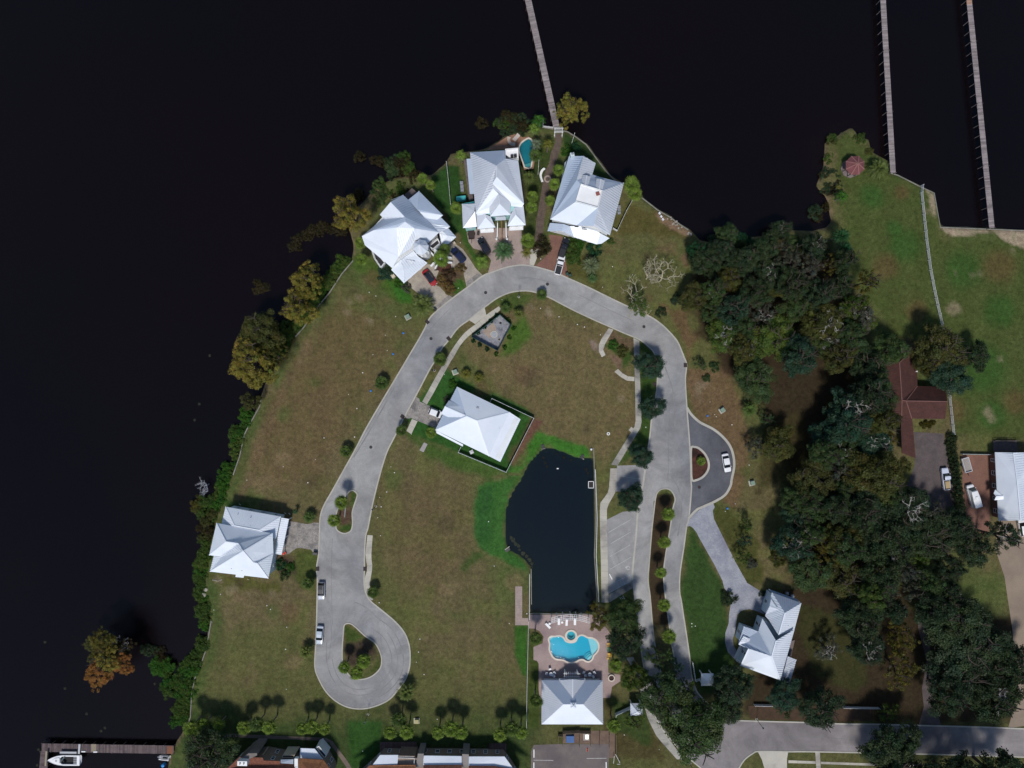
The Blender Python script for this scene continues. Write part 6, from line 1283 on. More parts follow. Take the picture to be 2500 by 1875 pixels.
# ================================================================ FENCES AND WALLS
def fence(name, label, pts, h=1.5, m=None, style='panel', bay=2.4, z0=0., plan=True, cat='fence', group=None):
    m = m or TRIM; P = [Vector((q[0], q[1], 0)) for q in (W2(pts) if plan else pts)]; t = thing(name, label, cat, (P[0].x, P[0].y, 0), 0, group)
    for a, b in zip(P, P[1:]):
        L = (b - a).length; n = max(1, round(L / bay)); d = (b - a) / n; ang = math.atan2(d.y, d.x); l = d.length
        for i in range(n):
            q = a + d * i; MB().box((q.x, q.y, z0 + (h + .1) / 2), (.11, .11, h + .1), ang).build('post', m, t, True); c = q + d * .5
            if style == 'panel': MB().box((c.x, c.y, z0 + h / 2 + .04), (l - .13, .05, h - .08), ang).build('panel', m, t, True)
            else:
                for k in range(3): MB().box((c.x, c.y, z0 + h * (.32 + .32 * k)), (l - .12, .045, .13), ang).build('rail', m, t, True)
    MB().box((P[-1].x, P[-1].y, z0 + (h + .1) / 2), (.11, .11, h + .1), 0).build('post', m, t, True); return t
fence('vinyl_fence', 'white panel fence around the green yard of the centre house', PS('F', '1535,800 1555,764 2003,975 1707,1555 1194,1343 1222,1282'), 1.6)
fence('vinyl_fence', 'straight white fence between the turret house and the tall house', PS('A', '1066,880 1080,1000 1095,1150 1110,1330'), 1.5)
fence('vinyl_fence', 'white fence along the lawn east of the roof deck house', PS('B', '1290,1295 1230,1400 1130,1615 1088,1590'), 1.4)
fence('vinyl_fence', 'long white fence between the dry lot and the pool house', PS('O', '1946,60 1940,400 1930,800 1924,1235'), 1.4)
fence('rail_fence', 'white three-rail fence running down the east lawn from the seawall', PS('V', '1198,618 1190,690 1212,900 1238,1150 1278,1450 1318,1657') + PS('U', '1260,200 1325,480'), 1.3, style='rail')
fence('rail_fence', 'white three-rail fence beside the red roofed house', PS('U', '1378,1090 1400,1300 1432,1590'), 1.3, style='rail')
fence('vinyl_fence', 'short white fence in the street bed south of the blue-white house', PS('Q', '840,968 1025,972'), 1.2)
fence('vinyl_fence', 'longer white fence in the street bed west of the gravel lane', PS('Q', '1790,990 1860,994 2180,1000'), 1.2)
fence('rail_fence', 'white rails leading to the eastern gate pavilion', PS('Q', '172,505 205,705 278,672'), 1.3, style='rail', bay=1.9)
fence('vinyl_fence', 'white gate wall leading to the western gate pavilion', PS('ok', '475,1060 478,1030 580,985 660,945'), 1.5)
fence('vinyl_fence', 'white gate bar hidden among the oak leaves over the entrance', PS('ok', '1070,780 1185,735'), 1.6, z0=1.5, bay=1.8)
fence('rail_fence', 'short white rail beside the pier arbor', PS('B', '340,492 450,505'), 1.1, style='rail', bay=1.5); fence('vinyl_fence', 'short white fence post line west of the pier arbor', PS('B', '335,435 332,500'), 1.2, bay=1.5)
fence('vinyl_fence', 'short white fence east of the pier arbor', PS('B', '672,570 645,665'), 1.2, bay=1.5); fence('vinyl_fence', 'white fence beside the dark date palm east of the tall house', PS('B', '290,850 280,1000'), 1.2, bay=1.8)
fence('vinyl_fence', 'white top rail wall at the north end of the red paver court', PS('e1', '100,330 650,340'), 1.2, WALLW)
GF = flat('green_fence_paint', (.012, .075, .066), .7)
fence('green_fence', 'dark green slatted fence around the lift station', PS('C', '1640,1192 1760,1302 1615,1578 1335,1430 1640,1192'), 1.8, GF, bay=1.6)
drv('lift_station_pad', 'C', '1640,1192 1760,1302 1615,1578 1335,1430', mat('gravel_grey', (.20, .205, .235), (.27, .27, .29), .5, .95, .4, 5, .1, speck=.3, sscale=2.5, c3=(.12, .12, .14), s3=.4), .03)
drv('sand_patch', 'C', '1450,1370 1565,1275 1600,1330 1590,1400 1520,1440', mat('sand', (.34, .27, .22), (.28, .22, .18), .6, .95, speck=.15), .037)
for x, y, r, l in ((1575, 1400, .95, 'large pale round hatch at the middle of the lift station'), (1645, 1278, .3, 'small dark round hatch at the north of the lift station'), (1632, 1455, .38, 'small ringed hatch at the south-east of the lift station')):
    p = W(pp('C', x, y)); o = thing('hatch', l, 'hatch', p); MB().lathe([(r, .02), (r, .16), (r * .8, .16), (r * .8, .12), (.02, .12)], n=18).build('rim', CONC if r != .3 else DARK, o); MB().lathe([(r * .78, .1), (r * .78, .135), (.02, .14)], n=18).build('lid', STEEL if r > .5 else DARK, o)
for i, q in enumerate('1400,1380 1470,1320 1540,1250 1600,1195 1730,1240 1790,1330 1740,1430 1690,1540 1600,1610 1500,1560 1420,1510 1350,1470'.split()):
    x, y = map(float, q.split(',')); shrub('low hedge bush around the green fenced lift station', 'C', x, y, 5.5, 'lush' if 3 < i < 9 else 'teal', 'hedge_bush', 'hedge of the lift station', .9, 'hedge')
# seawalls
SWM = mat('seawall_concrete', (.24, .23, .20), (.16, .155, .135), .5, .9, .2, 5, .1, speck=.2)
for pts_, lab in ((SHORE[3:11], 'pale low seawall cap along the south-west lot'), (PS('', '569,1160 585,1114 597,1060 604,1046 624,1010 634,992 637,976'), 'pale low seawall cap along the middle of the long west lot'), (PS('', '721,822 741,800 778,746 805,714 834,669 862,636'), 'pale low seawall cap beneath the golden cypresses'), (PS('', '1327,311 1374,319 1386,322 1404,333 1431,353 1453,383 1476,414 1492,432 1505,443'), 'pale curved seawall cap north-east of the roof deck house'), (PS('', '1566,482 1589,500 1607,514 1634,529 1657,546 1680,561'), 'broken pale seawall along the lawn before the north wood'), (PS('V', '900,492 975,515 1190,625 1330,690 1390,1025 2300,1062'), 'angular concrete seawall beneath the two east piers')):
    o = strip('seawall', pts_, .26, -1.8, .04, SWM); del o['kind']; tag(o, lab, 'seawall')
for pts_, lab in ((PS('K', '880,-250 892,0 905,500 890,900 920,1400 940,1500'), 'low pale retaining wall along the east side of the pond'), (PS('K', '185,1540 860,1545'), 'low pale retaining wall between the pond and the pool deck'), (PS('K', '207,1055 210,1440'), 'thin pale bulkhead at the south-west side of the pond')):
    o = strip('retaining_wall', pts_, .2, -1.8, .12, SWM); del o['kind']; tag(o, lab, 'wall')
o = strip('timber_boom', PS('T', '1590,350 1740,198'), .35, -1.05, -.8, WOOD); del o['kind']; tag(o, 'grey fallen log slanting into the water at the east end of the north wood', 'log')
rail_t = thing('pond_fence', 'thin white railing along the east pond wall', 'railing', W(pp('K', 905, 500))); rail(rail_t, W2(PS('K', '895,-20 915,500 905,900 932,1400')), .1, h=1.0)
rail_t = thing('pond_fence', 'thin white railing at the south-west pond bulkhead', 'railing', W(pp('K', 190, 1200))); rail(rail_t, W2(PS('K', '190,1105 186,1590')), .05, h=1.0)
t = thing('pond_platform', 'small dark square pump platform with white frame on the pond wall', 'platform', W(pp('K', 850, 145))); p_ = W2(PS('K', '825,112 880,112 880,182 825,182')); MB().prism(p_, -.9, .05).build('deck', mat('dark_deck', (.035, .03, .03), rough=.9), t, True)
for a, b in zip(p_, p_[1:] + p_[:1]): MB().bar(a + Vector((0, 0, .12)), b + Vector((0, 0, .12)), .14, .12).build('frame', TRIM, t, True)
for x, y, l in ((335, 1285, 'dark drain head at the north tip of the pond'), (757, 1392, 'dark drain head with pale edges at the north-east of the pond')): p = W(pp('G', x, y)); o = thing('drain_head', l, 'drain', p); MB().box((0, 0, -.1), (.8, 1.1, .5), -.5 if x > 400 else .2).build('box', DARK, o); MB().box((.1, -.5, -.15), (.9, .2, .5), -.5 if x > 400 else .2).build('headwall', CONC, o)
p = W(pp('J', 1722, 850)); o = thing('drain_head', 'dark drain head on the west bank of the pond', 'drain', p); MB().box((0, 0, -.1), (1.3, .7, .5), .6).build('box', DARK, o); MB().box((-.1, .45, -.1), (1.4, .18, .5), .6).build('headwall', CONC, o)
# pond weed
for x, y, r in ((1760, 720, 4), (1780, 745, 5), (1810, 790, 4), (1840, 810, 4), (1850, 850, 3), (1890, 890, 5), (1930, 920, 4), (1960, 960, 5), (1985, 1000, 4), (1800, 770, 3), (1980, 1040, 3)): shrub('grey-green weed mat in the south-west corner of the pond', 'J', x, y, r, 'grey', 'pond_weed', 'weed mats in the south-west of the pond', .2, 'pond weed', -.48)
for x, y, r in ((360, 1460, 4), (340, 1400, 3.5), (560, 1400, 3.5), (640, 1430, 3), (800, 1530, 4), (480, 1360, 3), (380, 1500, 3), (820, 1570, 3)): shrub('thin weed mat in the north of the pond', 'G', x, y, r, 'brown', 'pond_weed', 'weed mats in the north of the pond', .15, 'pond weed', -.5)
# ================================================================ PIERS AND BOATS
PLNK = mat('pier_boards', (.26, .225, .225), (.20, .172, .175), .8, .9, .3, 6, .1, speck=.15, rnd=.30); PLNK2 = mat('new_boards', (.36, .225, .165), (.30, .19, .14), .8, .9, rnd=.2); PLNK3 = mat('dark_dock_boards', (.135, .105, .105), (.095, .075, .078), 1., .9, .3, 6, .1, speck=.2, rnd=.3)
def pier(label, pa, pb, w, z=1.1, step=.21, m=PLNK, new=0., name='pier', rails=True):
    a, b = W(pa, z), W(pb, z); d = b - a; L = d.length; u = d / L; ang = math.atan2(u.y, u.x); n = int(L / step); t = thing(name, label, 'pier', (a.x, a.y, 0)); sd = Vector((-u.y, u.x, 0))
    pm, pm2 = MB().box((0, 0, 0), (step * .9, w, .05)).mesh('plank'), None; pm.materials.append(m)
    for i in range(n):
        q = a + u * (i + .5) * step; o = new_obj('plank', pm, t); o.location = Vector((q.x - a.x, q.y - a.y, z + random.uniform(-.006, .012))); o.rotation_euler = (0, 0, ang + random.gauss(0, .006)); 
        if random.random() < .06: o.scale = (1, 1, 1.8)
        if i / n > 1 - new: obj_mat_(o, PLNK2)
    for s_ in (-1, 1): MB().bar(a + sd * s_ * w * .36 - Vector((0, 0, .14)), b + sd * s_ * w * .36 - Vector((0, 0, .14)), .12, .2).build('stringer', WOOD, t, True)
    k = int(L / 2.6)
    for i in range(k + 1):
        q = a + u * (L * i / k)
        for s_ in (-1, 1): p = q + sd * s_ * (w / 2 - .02); MB().tube((p.x, p.y, -2.5), (p.x, p.y, z + (.05 if i % 6 else .35)), .08, .075, 7).build('pile', WOOD, t, True)
    return t
def obj_mat_(o, m): o.material_slots[0].link = 'OBJECT'; o.material_slots[0].material = m
pier('grey board pier running north from the white arbor', pp('B', 482, 492), (1276, -60), 1.62)
pier('western of the two long grey piers at upper right, meeting the bank by the gazebo', pp('V', 926, 492), (2153, -50), 1.40, step=.22)
pier('eastern of the two long piers at upper right, with reddish boards at its far end', pp('V', 1897, 1034), (2361, -50), 1.38, step=.235, new=.10)
t = pier('dark board dock reaching west from the bottom-left bank', pp('M', 1655, 1462), pp('M', 228, 1438), 2.15, z=.5, step=.24, m=PLNK3, name='dock')
pier('short dark dock arm going south at the west end of the long dock', pp('M', 262, 1480), pp('M', 235, 1800), 2.1, z=.48, step=.24, m=PLNK3, name='dock')
p = W(pp('M', 795, 1440), .5); tag(MB().box((p.x, p.y, .58), (1.3, 1.95, .08)).build('dock_board', mat('new_ply', (.27, .225, .165), rough=.9)), 'pale tan repair sheet laid on the dark dock', 'board')
p = W(pp('M', 1615, 1462), .5); tag(MB().box((p.x, p.y, .56), (1.5, 1.95, .06)).build('dock_mat', mat('rust_mat', (.20, .085, .05), rough=.9)), 'rust brown square of boards at the landward end of the dark dock', 'board')
for x, l in ((285, 'tan boat lift beam at the bow of the white cruiser'),): a, b = W(pp('M', x, 1475), 1.2), W(pp('M', x - 12, 1635), 1.2); tag(MB().bar(a, b, .45, .3).build('lift_beam', mat('lift_tan', (.30, .26, .19), rough=.8)), l, 'boat lift')
a, b = W(pp('M', 430, 1488), 1.0), W(pp('M', 610, 1490), 1.0); tag(MB().bar(a, b, .5, .4).build('lift_beam', STEEL), 'grey boat lift bunk between the dock and the white cruiser', 'boat lift')
a, b = W(pp('M', 640, 1400), .9), W(pp('M', 632, 1505), .9); tag(MB().bar(a, b, .5, .2).build('gangway', STEEL), 'grey gangway plate across the dock at the cruiser stern', 'gangway')
for x, y, l in ((680, 1482, 'left'), (808, 1486, 'right')): p = W(pp('M', x, y), .7); tag(MB().box((p.x, p.y, .62), (1.0, .28, .25)).build('dock_fender', WHT), '%s of two white fenders on the south side of the dark dock' % l, 'fender')
def hull(L, B, D, n=12, bow=2.2):
    vs, fs = [], []; m = 9
    for i in range(n + 1):
        u = i / n; hb = B / 2 * (1 - max(0, (u - .45) / .55) ** bow) * (.93 + .07 * min(1, u * 4)) + .02; zt = D * (.92 + .18 * u * u)
        for j in range(m): a = math.pi * j / (m - 1); vs.append((L * u, -hb * math.cos(a) * (abs(math.cos(a)) ** -.35 if abs(math.cos(a)) > .05 else 1), zt - (D * .95 * (1 - .35 * max(0, u - .7) / .3)) * math.sin(a) ** .8))
    for i in range(n):
        for j in range(m - 1): fs.append((i * m + j, i * m + j + 1, (i + 1) * m + j + 1, (i + 1) * m + j))
    fs.append(tuple(range(m)))
    return vs, fs
a, b = W(pp('M', 643, 1575), 1.0), W(pp('M', 296, 1572), 1.0); L = (b - a).length; t = thing('cabin_cruiser', 'white cabin cruiser with dark cockpit on the lift beside the dock', 'boat', (a.x, a.y, .25), math.atan2(b.y - a.y, b.x - a.x))
vs, fs = hull(L, 2.75, 1.0); MB().add(vs, fs).build('hull', WHT, t, sm=True)
dk = [(L * i / 12, 2.75 / 2 * (1 - max(0, (i / 12 - .45) / .55) ** 2.2) * .94 + .01) for i in range(13)]
MB().prism([(x, y) for x, y in dk] + [(x, -y) for x, y in dk[::-1]], .88, .96, [[(.7, -1.0), (.7, 1.0), (4.5, 1.0), (5.0, .6), (5.0, -.6), (4.5, -1.0)]]).build('deck', WHT, t)
MB().prism([(.7, -1.0), (.7, 1.0), (4.5, 1.0), (5.0, .6), (5.0, -.6), (4.5, -1.0)], .3, .5).build('cockpit_floor', mat('boat_dark', (.012, .012, .015), rough=.7), t)
for y in (-.7, -.2, .3, .75): MB().box((1.15, y, .75), (.9, .36, .3)).build('seat_cushion', mat('boat_seat', (.24, .245, .26), rough=.6), t)
vs = []; 
for k in range(7): y = -1.05 + .35 * k; x = 4.9 - .28 * abs(k - 3); vs += [(x, y, .96), (x - .55, y * .92, 1.5)]
MB().add(vs, [(2 * k, 2 * k + 2, 2 * k + 3, 2 * k + 1) for k in range(6)]).build('windscreen', flat('boat_glass', (.10, .16, .16), .15), t)
MB().prism([(5.1, -.75), (5.1, .75), (6.3, .6), (7.0, .0), (6.3, -.6)], .96, 1.14).build('cabin_top', WHT, t, bev=.05); MB().box((5.9, 0, 1.16), (.5, .5, .05)).build('cabin_hatch', flat('hatch_grey', (.4, .42, .45)), t)
a, b = W(pp('M', 1600, 1562), .4), W(pp('M', 1425, 1540), .4); t = thing('jet_ski', 'small white watercraft beside the landward end of the dock', 'watercraft', (a.x, a.y, -.6), math.atan2(b.y - a.y, b.x - a.x))
vs, fs = hull(3.1, 1.2, .7); MB().add(vs, fs).build('hull', WHT, t, sm=True); MB().prism([(.1, -.45), (2.0, -.42), (2.9, 0), (2.0, .42), (.1, .45)], .55, .72).build('deck', flat('grey_deck', (.34, .35, .37)), t, bev=.06); MB().box((1.0, 0, .85), (1.3, .34, .3)).build('seat', DARK, t, bev=.06); MB().bar((1.9, -.4, 1.05), (1.9, .4, 1.05), .06, .06).build('handlebar', DARK, t)
for y in (-1.0, .9): MB().box((1.6, y, .1), (2.6, .26, .26)).build('float', WHT, t, bev=.05)
p = W(pp('M', 1532, 1640), .3); tag(MB().lathe([(.4, -.9), (.45, -.2), (.4, .2), (.1, .3)], (p.x, p.y, 0), 12).build('barrel', flat('bright_blue', (.01, .22, .55), .5)), 'bright blue float drum below the small white watercraft', 'drum')
# ================================================================ VEHICLES
RUB, RIM, LAMPW, LAMPR = flat('tyre_rubber', (.015, .015, .016), .9), flat('wheel_rim', (.32, .33, .35), .35, .7), flat('headlamp', (.55, .57, .6), .2), flat('tail_lamp', (.25, .01, .012), .3)
CGL = flat('car_glass', (.010, .013, .018), .08, 0, .7)
def paint_mat(n, c): return mat('paint_' + n, c, tuple(x * .96 for x in c), 1., .28, spec=.6, coord='obj')
def loft(secs):
    """secs: list of (x, [(y,z)...] half profile from bottom outer to top centre)"""
    vs, fs = [], []; m = len(secs[0][1]) * 2
    for x, pr in secs: vs += [(x, y, z) for y, z in pr] + [(x, -y, z) for y, z in pr[::-1]]
    for i in range(len(secs) - 1):
        for j in range(m): k = (j + 1) % m; fs.append((i * m + j, i * m + k, (i + 1) * m + k, (i + 1) * m + j))
    fs += [tuple(range(m)), tuple(range((len(secs) - 1) * m, len(secs) * m))[::-1]]; return vs, fs
def vehicle(name, label, p, head, L, kind, pm, cat='car', roofm=None, cargo=None):
    """p world ground point of the middle, head = heading angle (towards the bonnet)"""
    t = thing(name, label, cat, (p.x, p.y, .02), head); Wd = 1.82 if kind != 'van' else 1.98; hw = Wd / 2
    hood, zb = {'sedan': .86, 'suv': 1.0, 'pickup': 1.1, 'van': 1.15}[kind], .28
    def sec(x, w, zt, rnd=.12): return (x, [(w * .96, zb), (w, zb + .22), (w, zt - rnd), (w * .93, zt - .03), (w * .55, zt)])
    h = L / 2; tail = {'sedan': .92, 'suv': 1.02, 'pickup': 1.08, 'van': 1.15}[kind]
    S_ = [sec(-h, hw * .78, tail - .1), sec(-h + .14, hw * .93, tail), sec(-h * .72, hw, tail + .02), sec(-h * .2, hw, tail + .02), sec(h * .25, hw, hood + .04), sec(h * .62, hw * .99, hood), sec(h - .3, hw * .93, hood - .08), sec(h - .06, hw * .8, hood - .2), sec(h, hw * .66, hood - .32)]
    vs, fs = loft(S_); MB().add(vs, fs).build('body', pm, t, sm=False, bev=.03)
    x0, x1, x2, x3, zr = {'sedan': (-h + .55, -h + 1.15, h * .18, h * .52, 1.42), 'suv': (-h + .12, -h + .5, h * .22, h * .52, 1.68), 'pickup': (-h * .10, -h * .02, h * .30, h * .52, 1.82), 'van': (-h + .08, -h + .18, h * .48, h * .74, 2.25)}[kind]
    zt = tail; zf = hood
    if kind == 'van': S2 = .93
    else: S2 = .78
    G = [(x0, [(hw * .9, zt - .05), (hw * .88, zt), (hw * .7, zt + .02)]), (x1, [(hw * .92, zt - .05), (hw * S2, zr - .06), (hw * (S2 - .18), zr)]), ((x1 + x2) / 2, [(hw * .93, zt - .05), (hw * (S2 + .02), zr - .03), (hw * (S2 - .18), zr + .03)]), (x2, [(hw * .92, zf - .05), (hw * .77, zr - .06), (hw * .6, zr)]), (x3, [(hw * .9, zf - .06), (hw * .86, zf - .01), (hw * .7, zf + .02)])]
    vs, fs = loft(G); MB().add(vs, fs).build('windows', CGL if kind != 'van' else pm, t)
    if kind == 'van': vs, fs = loft([(x2 - .02, [(hw * .86, zf), (hw * .72, zr - .07), (hw * .55, zr + .012)]), (x3 + .03, [(hw * .86, zf - .04), (hw * .83, zf + .02), (hw * .65, zf + .045)])]); MB().add(vs, fs).build('windscreen', CGL, t)
    R_ = [(x1 + .03, [(hw * (S2 + .01), zr - .05), (hw * .6, zr + .02)]), ((x1 + x2) / 2, [(hw * (S2 + .035), zr - .02), (hw * .6, zr + .05)]), (x2 - .03, [(hw * .785, zr - .05), (hw * .6, zr + .02)])]
    vs, fs = loft(R_); rf = MB().add(vs, fs).build('roof', roofm or pm, t)
    if roofm: [MB().bar((x1 + .1, sy * hw * .72, zr + .06), (x2 - .1, sy * hw * .72, zr + .06), .05, .05).build('roof_rail', RIM, rf) for sy in (-1, 1)]
    if kind == 'pickup': MB().box(((-h + .16 + x0 - .08) / 2, 0, tail + .03), (x0 - .08 + h - .16, hw * 1.6, .03)).build('load_bed', DARK, t); 
    if kind == 'pickup' and cargo: MB().box(((-h + x0) / 2 + .1, 0, tail + .12), ((x0 + h) * .7, hw * 1.3, .25)).build('cargo', cargo, t)
    if kind == 'van': MB().box((-h * .1, 0, zr + .12), (.75, .6, .2)).build('roof_unit', WHT, t, bev=.05)
    tm = MB().lathe([(.33, -.11), (.36, -.08), (.36, .08), (.33, .11)], n=16).mesh('wheel'); tm.materials.append(RUB); rm = MB().lathe([(.23, .1), (.22, .125), (.03, .115)], n=12).mesh('rim'); rm.materials.append(RIM)
    for sx in (-h + .95, h - .88):
        for sy in (-1, 1): w = new_obj('wheel', tm, t); w.location = (sx, sy * (hw - .09), .34); w.rotation_euler = (-math.pi / 2 * sy, 0, 0); new_obj('rim', rm, w)
    for sy in (-1, 1):
        MB().box((h - .13, sy * hw * .62, hood - .24), (.2, .34, .14), -sy * .35).build('headlight', LAMPW, t); MB().box((-h + .06, sy * hw * .68, tail - .18), (.1, .26, .2)).build('tail_light', LAMPR, t); MB().box((x3 - .22, sy * (hw + .07), hood + .1), (.13, .17, .12)).build('mirror', pm, t)
    MB().box((h - .02, 0, .45), (.1, hw * 1.2, .2)).build('bumper', DARK, t); return t
def car(name, label, t_, fr, bk, L, kind, pm, **kw):
    a, b = W(pp(t_, *fr), .8), W(pp(t_, *bk), .8); m_ = (a + b) / 2; return vehicle(name, label, m_, math.atan2(a.y - b.y, a.x - b.x), L, kind, pm, **kw)
WP, NAVY, BLK = paint_mat('white', (.72, .73, .75)), paint_mat('navy', (.010, .015, .055)), paint_mat('black', (.010, .012, .020))
car('car', 'red car with black roof glass parked on the tan drive', 'C', (935, 862), (825, 715), 4.7, 'sedan', paint_mat('red', (.30, .010, .014)), roofm=BLK)
car('car', 'dark blue car parked on the tan drive near the white garden steps', 'C', (1130, 480), (1245, 605), 4.6, 'sedan', NAVY)
car('suv', 'black-blue car parked on the pink drive below the western garage', 'C', (1425, 370), (1510, 522), 4.6, 'suv', BLK)
car('pickup_truck', 'black pickup nose-in on the red paver drive', 'D', (590, 378), (530, 556), 5.3, 'pickup', BLK, cat='pickup')
car('pickup_truck', 'white pickup behind the black one on the red paver drive', 'D', (540, 556), (492, 742), 5.3, 'pickup', WP, cat='pickup')
car('suv', 'small white car half under the garage eave of the centre house', 'F', (1005, 945), (888, 900), 3.9, 'suv', WP)
car('suv', 'silver sports utility car with dark roof at the west kerb of the road', 'I', (1478, 1380), (1482, 1212), 4.5, 'suv', paint_mat('silver', (.40, .43, .50)), roofm=BLK)
car('car', 'silver-blue sedan parked at the west kerb beside the teardrop island', 'N', (1452, 332), (1468, 120), 4.8, 'sedan', paint_mat('steel', (.36, .42, .50)))
car('car', 'white sedan parked in the half-round turning bay', 'L', (345, 232), (308, 35), 4.8, 'sedan', WP)
car('pickup_truck', 'pale blue pickup with tan load on the grey gravel drive', 'S', (1352, 625), (1382, 872), 5.7, 'pickup', paint_mat('pale', (.55, .59, .70)), cat='pickup', cargo=mat('load', (.40, .30, .16), rough=.9))
car('van', 'white cargo van on the red paver court', 'S', (1622, 815), (1690, 1052), 6.0, 'van', WP, cat='van')
car('car', 'white car cut by the right edge on the sandy drive', 'S', (2180, 1180), (2210, 1360), 4.7, 'suv', WP)
def trailer(label, t_, a, b, w, m, m2):
    A, B = W(pp(t_, *a), .7), W(pp(t_, *b), .7); L = (A - B).length; t = thing('trailer', label, 'trailer', ((A.x + B.x) / 2, (A.y + B.y) / 2, 0), math.atan2(A.y - B.y, A.x - B.x))
    MB().box((0, 0, .6), (L, w, .1)).build('floor', m2, t)
    for sy in (-1, 1): MB().box((0, sy * w / 2, .85), (L, .07, .5)).build('side', m, t)
    for sx in (-1, 1): MB().box((sx * (L / 2 - .03), 0, .85), (.07, w, .5)).build('end', m, t)
    MB().bar((L / 2, 0, .5), (L / 2 + 1.1, 0, .5), .1, .1).build('drawbar', DARK, t)
    for sy in (-1, 1): w_ = MB().lathe([(.3, -.09), (.3, .09)], n=14).build('wheel', RUB, t); w_.location = (-.1, sy * (w / 2 + .14), .3); w_.rotation_euler = (math.pi / 2, 0, 0)
    return t
trailer('dark brown utility trailer left of the western garage', 'C', (1332, 372), (1325, 262), 1.45, mat('trailer_brown', (.09, .06, .055), rough=.8), mat('trailer_floor', (.05, .038, .036), rough=.9))
trailer('white open cargo trailer on the red paver court', 'S', (1610, 672), (1568, 522), 1.75, WP, mat('trailer_grey', (.30, .27, .25), rough=.9))
# ================================================================ SMALL THINGS
IRON = mat('cast_iron', (.035, .035, .037), (.025, .025, .027), 2, .7, coord='obj'); RUST = mat('rusty_grate', (.05, .028, .024), (.03, .02, .018), 2, .8, coord='obj')
for t_, x, y, l in (('C', 895, 1445, 'dark round manhole cover in the west road below the lift station'), ('C', 1485, 948, 'dark round manhole cover in the road before the turret house'), ('D', 383, 857, 'dark round manhole cover in the road at the top of the bend'), ('D', 1425, 1316, 'dark round manhole cover in the road below the half-bare tree'), ('F', 245, 1290, 'dark round manhole cover in the road on the long west straight'), ('L', 32, 395, 'brown round manhole cover in the turning bay')):
    p = W(pp(t_, x, y)); o = thing('manhole_cover', l, 'manhole cover', (p.x, p.y, .02)); MB().lathe([(.34, 0), (.34, .012), (.02, .014)], n=20).build('lid', IRON if t_ != 'L' else RUST, o); MB().prism([(.42 * math.cos(i * .349), .42 * math.sin(i * .349)) for i in range(18)], -.02, .008, [[(.35 * math.cos(i * .349), .35 * math.sin(i * .349)) for i in range(18)]]).build('ring', IRON, o)
for t_, x, y, a, l in (('C', 855, 1265, .75, 'dark storm inlet in the outer kerb below the big date palm'), ('C', 1085, 1445, .75, 'dark storm inlet in the inner kerb west of the lift station'), ('F', 588, 960, 1.05, 'dark storm inlet at the foot of the centre house drive'), ('I', 1440, 1055, 0, 'dark storm inlet in the west kerb of the road loop'), ('I', 1952, 1055, 0, 'dark storm inlet beside the short sidewalk of the road loop'), ('G', 1872, 405, 0, 'dark storm inlet in the outer kerb of the east bend'), ('G', 1537, 610, 0, 'dark storm inlet under the street oaks')):
    p = W(pp(t_, x, y)); o = thing('storm_inlet', l, 'drain', (p.x, p.y, 0), a); MB().box((0, 0, .06), (.85, 1.05, .16)).build('frame', RUST, o)
    for i in range(5): MB().box((-.28 + .14 * i, 0, .15), (.06, .85, .03)).build('bar', IRON, o)
def lamp(label, t_, x, y, h=4.2):
    p = W(pp(t_, x, y)); o = thing('street_lamp', label, 'street lamp', p); MB().lathe([(.16, 0), (.16, .25), (.07, .4), (.05, h)], n=10).build('pole', IRON, o); MB().lathe([(.09, h), (.17, h + .08), (.2, h + .3), (.12, h + .5)], n=12).build('lantern', flat('lamp_glass', (.72, .73, .7), .3), o); MB().lathe([(.22, h + .5), (.12, h + .62), (.02, h + .72)], n=12).build('cap', IRON, o); MB().lathe([(.3, -.05), (.3, .05), (.02, .06)], n=12).build('footing', CONC, o)
for t_, x, y, l in (('C', 1843, 995, 'black street lamp inside the top of the bend'), ('F', 932, 463, 'black street lamp on the verge west of the two low palms'), ('J', 300, 380, 'black street lamp on the inner kerb east of the small road island'), ('Q', 330, 955, 'black street lamp on the corner kerb of the entrance'), ('Q', 872, 1132, 'black street lamp at the street bed north kerb'), ('ok', 1330, 1608, 'black street lamp under the southern edge of the biggest oak'), ('O', 215, 1080, 'black street lamp south of the road loop')): lamp(l, t_, x, y)
CAPW = flat('white_cap', (.70, .70, .66), .6)
cm = MB().lathe([(.16, -.1), (.16, .12), (.12, .17), (.02, .19)], n=10).mesh('utility_cap'); cm.materials.append(CAPW)
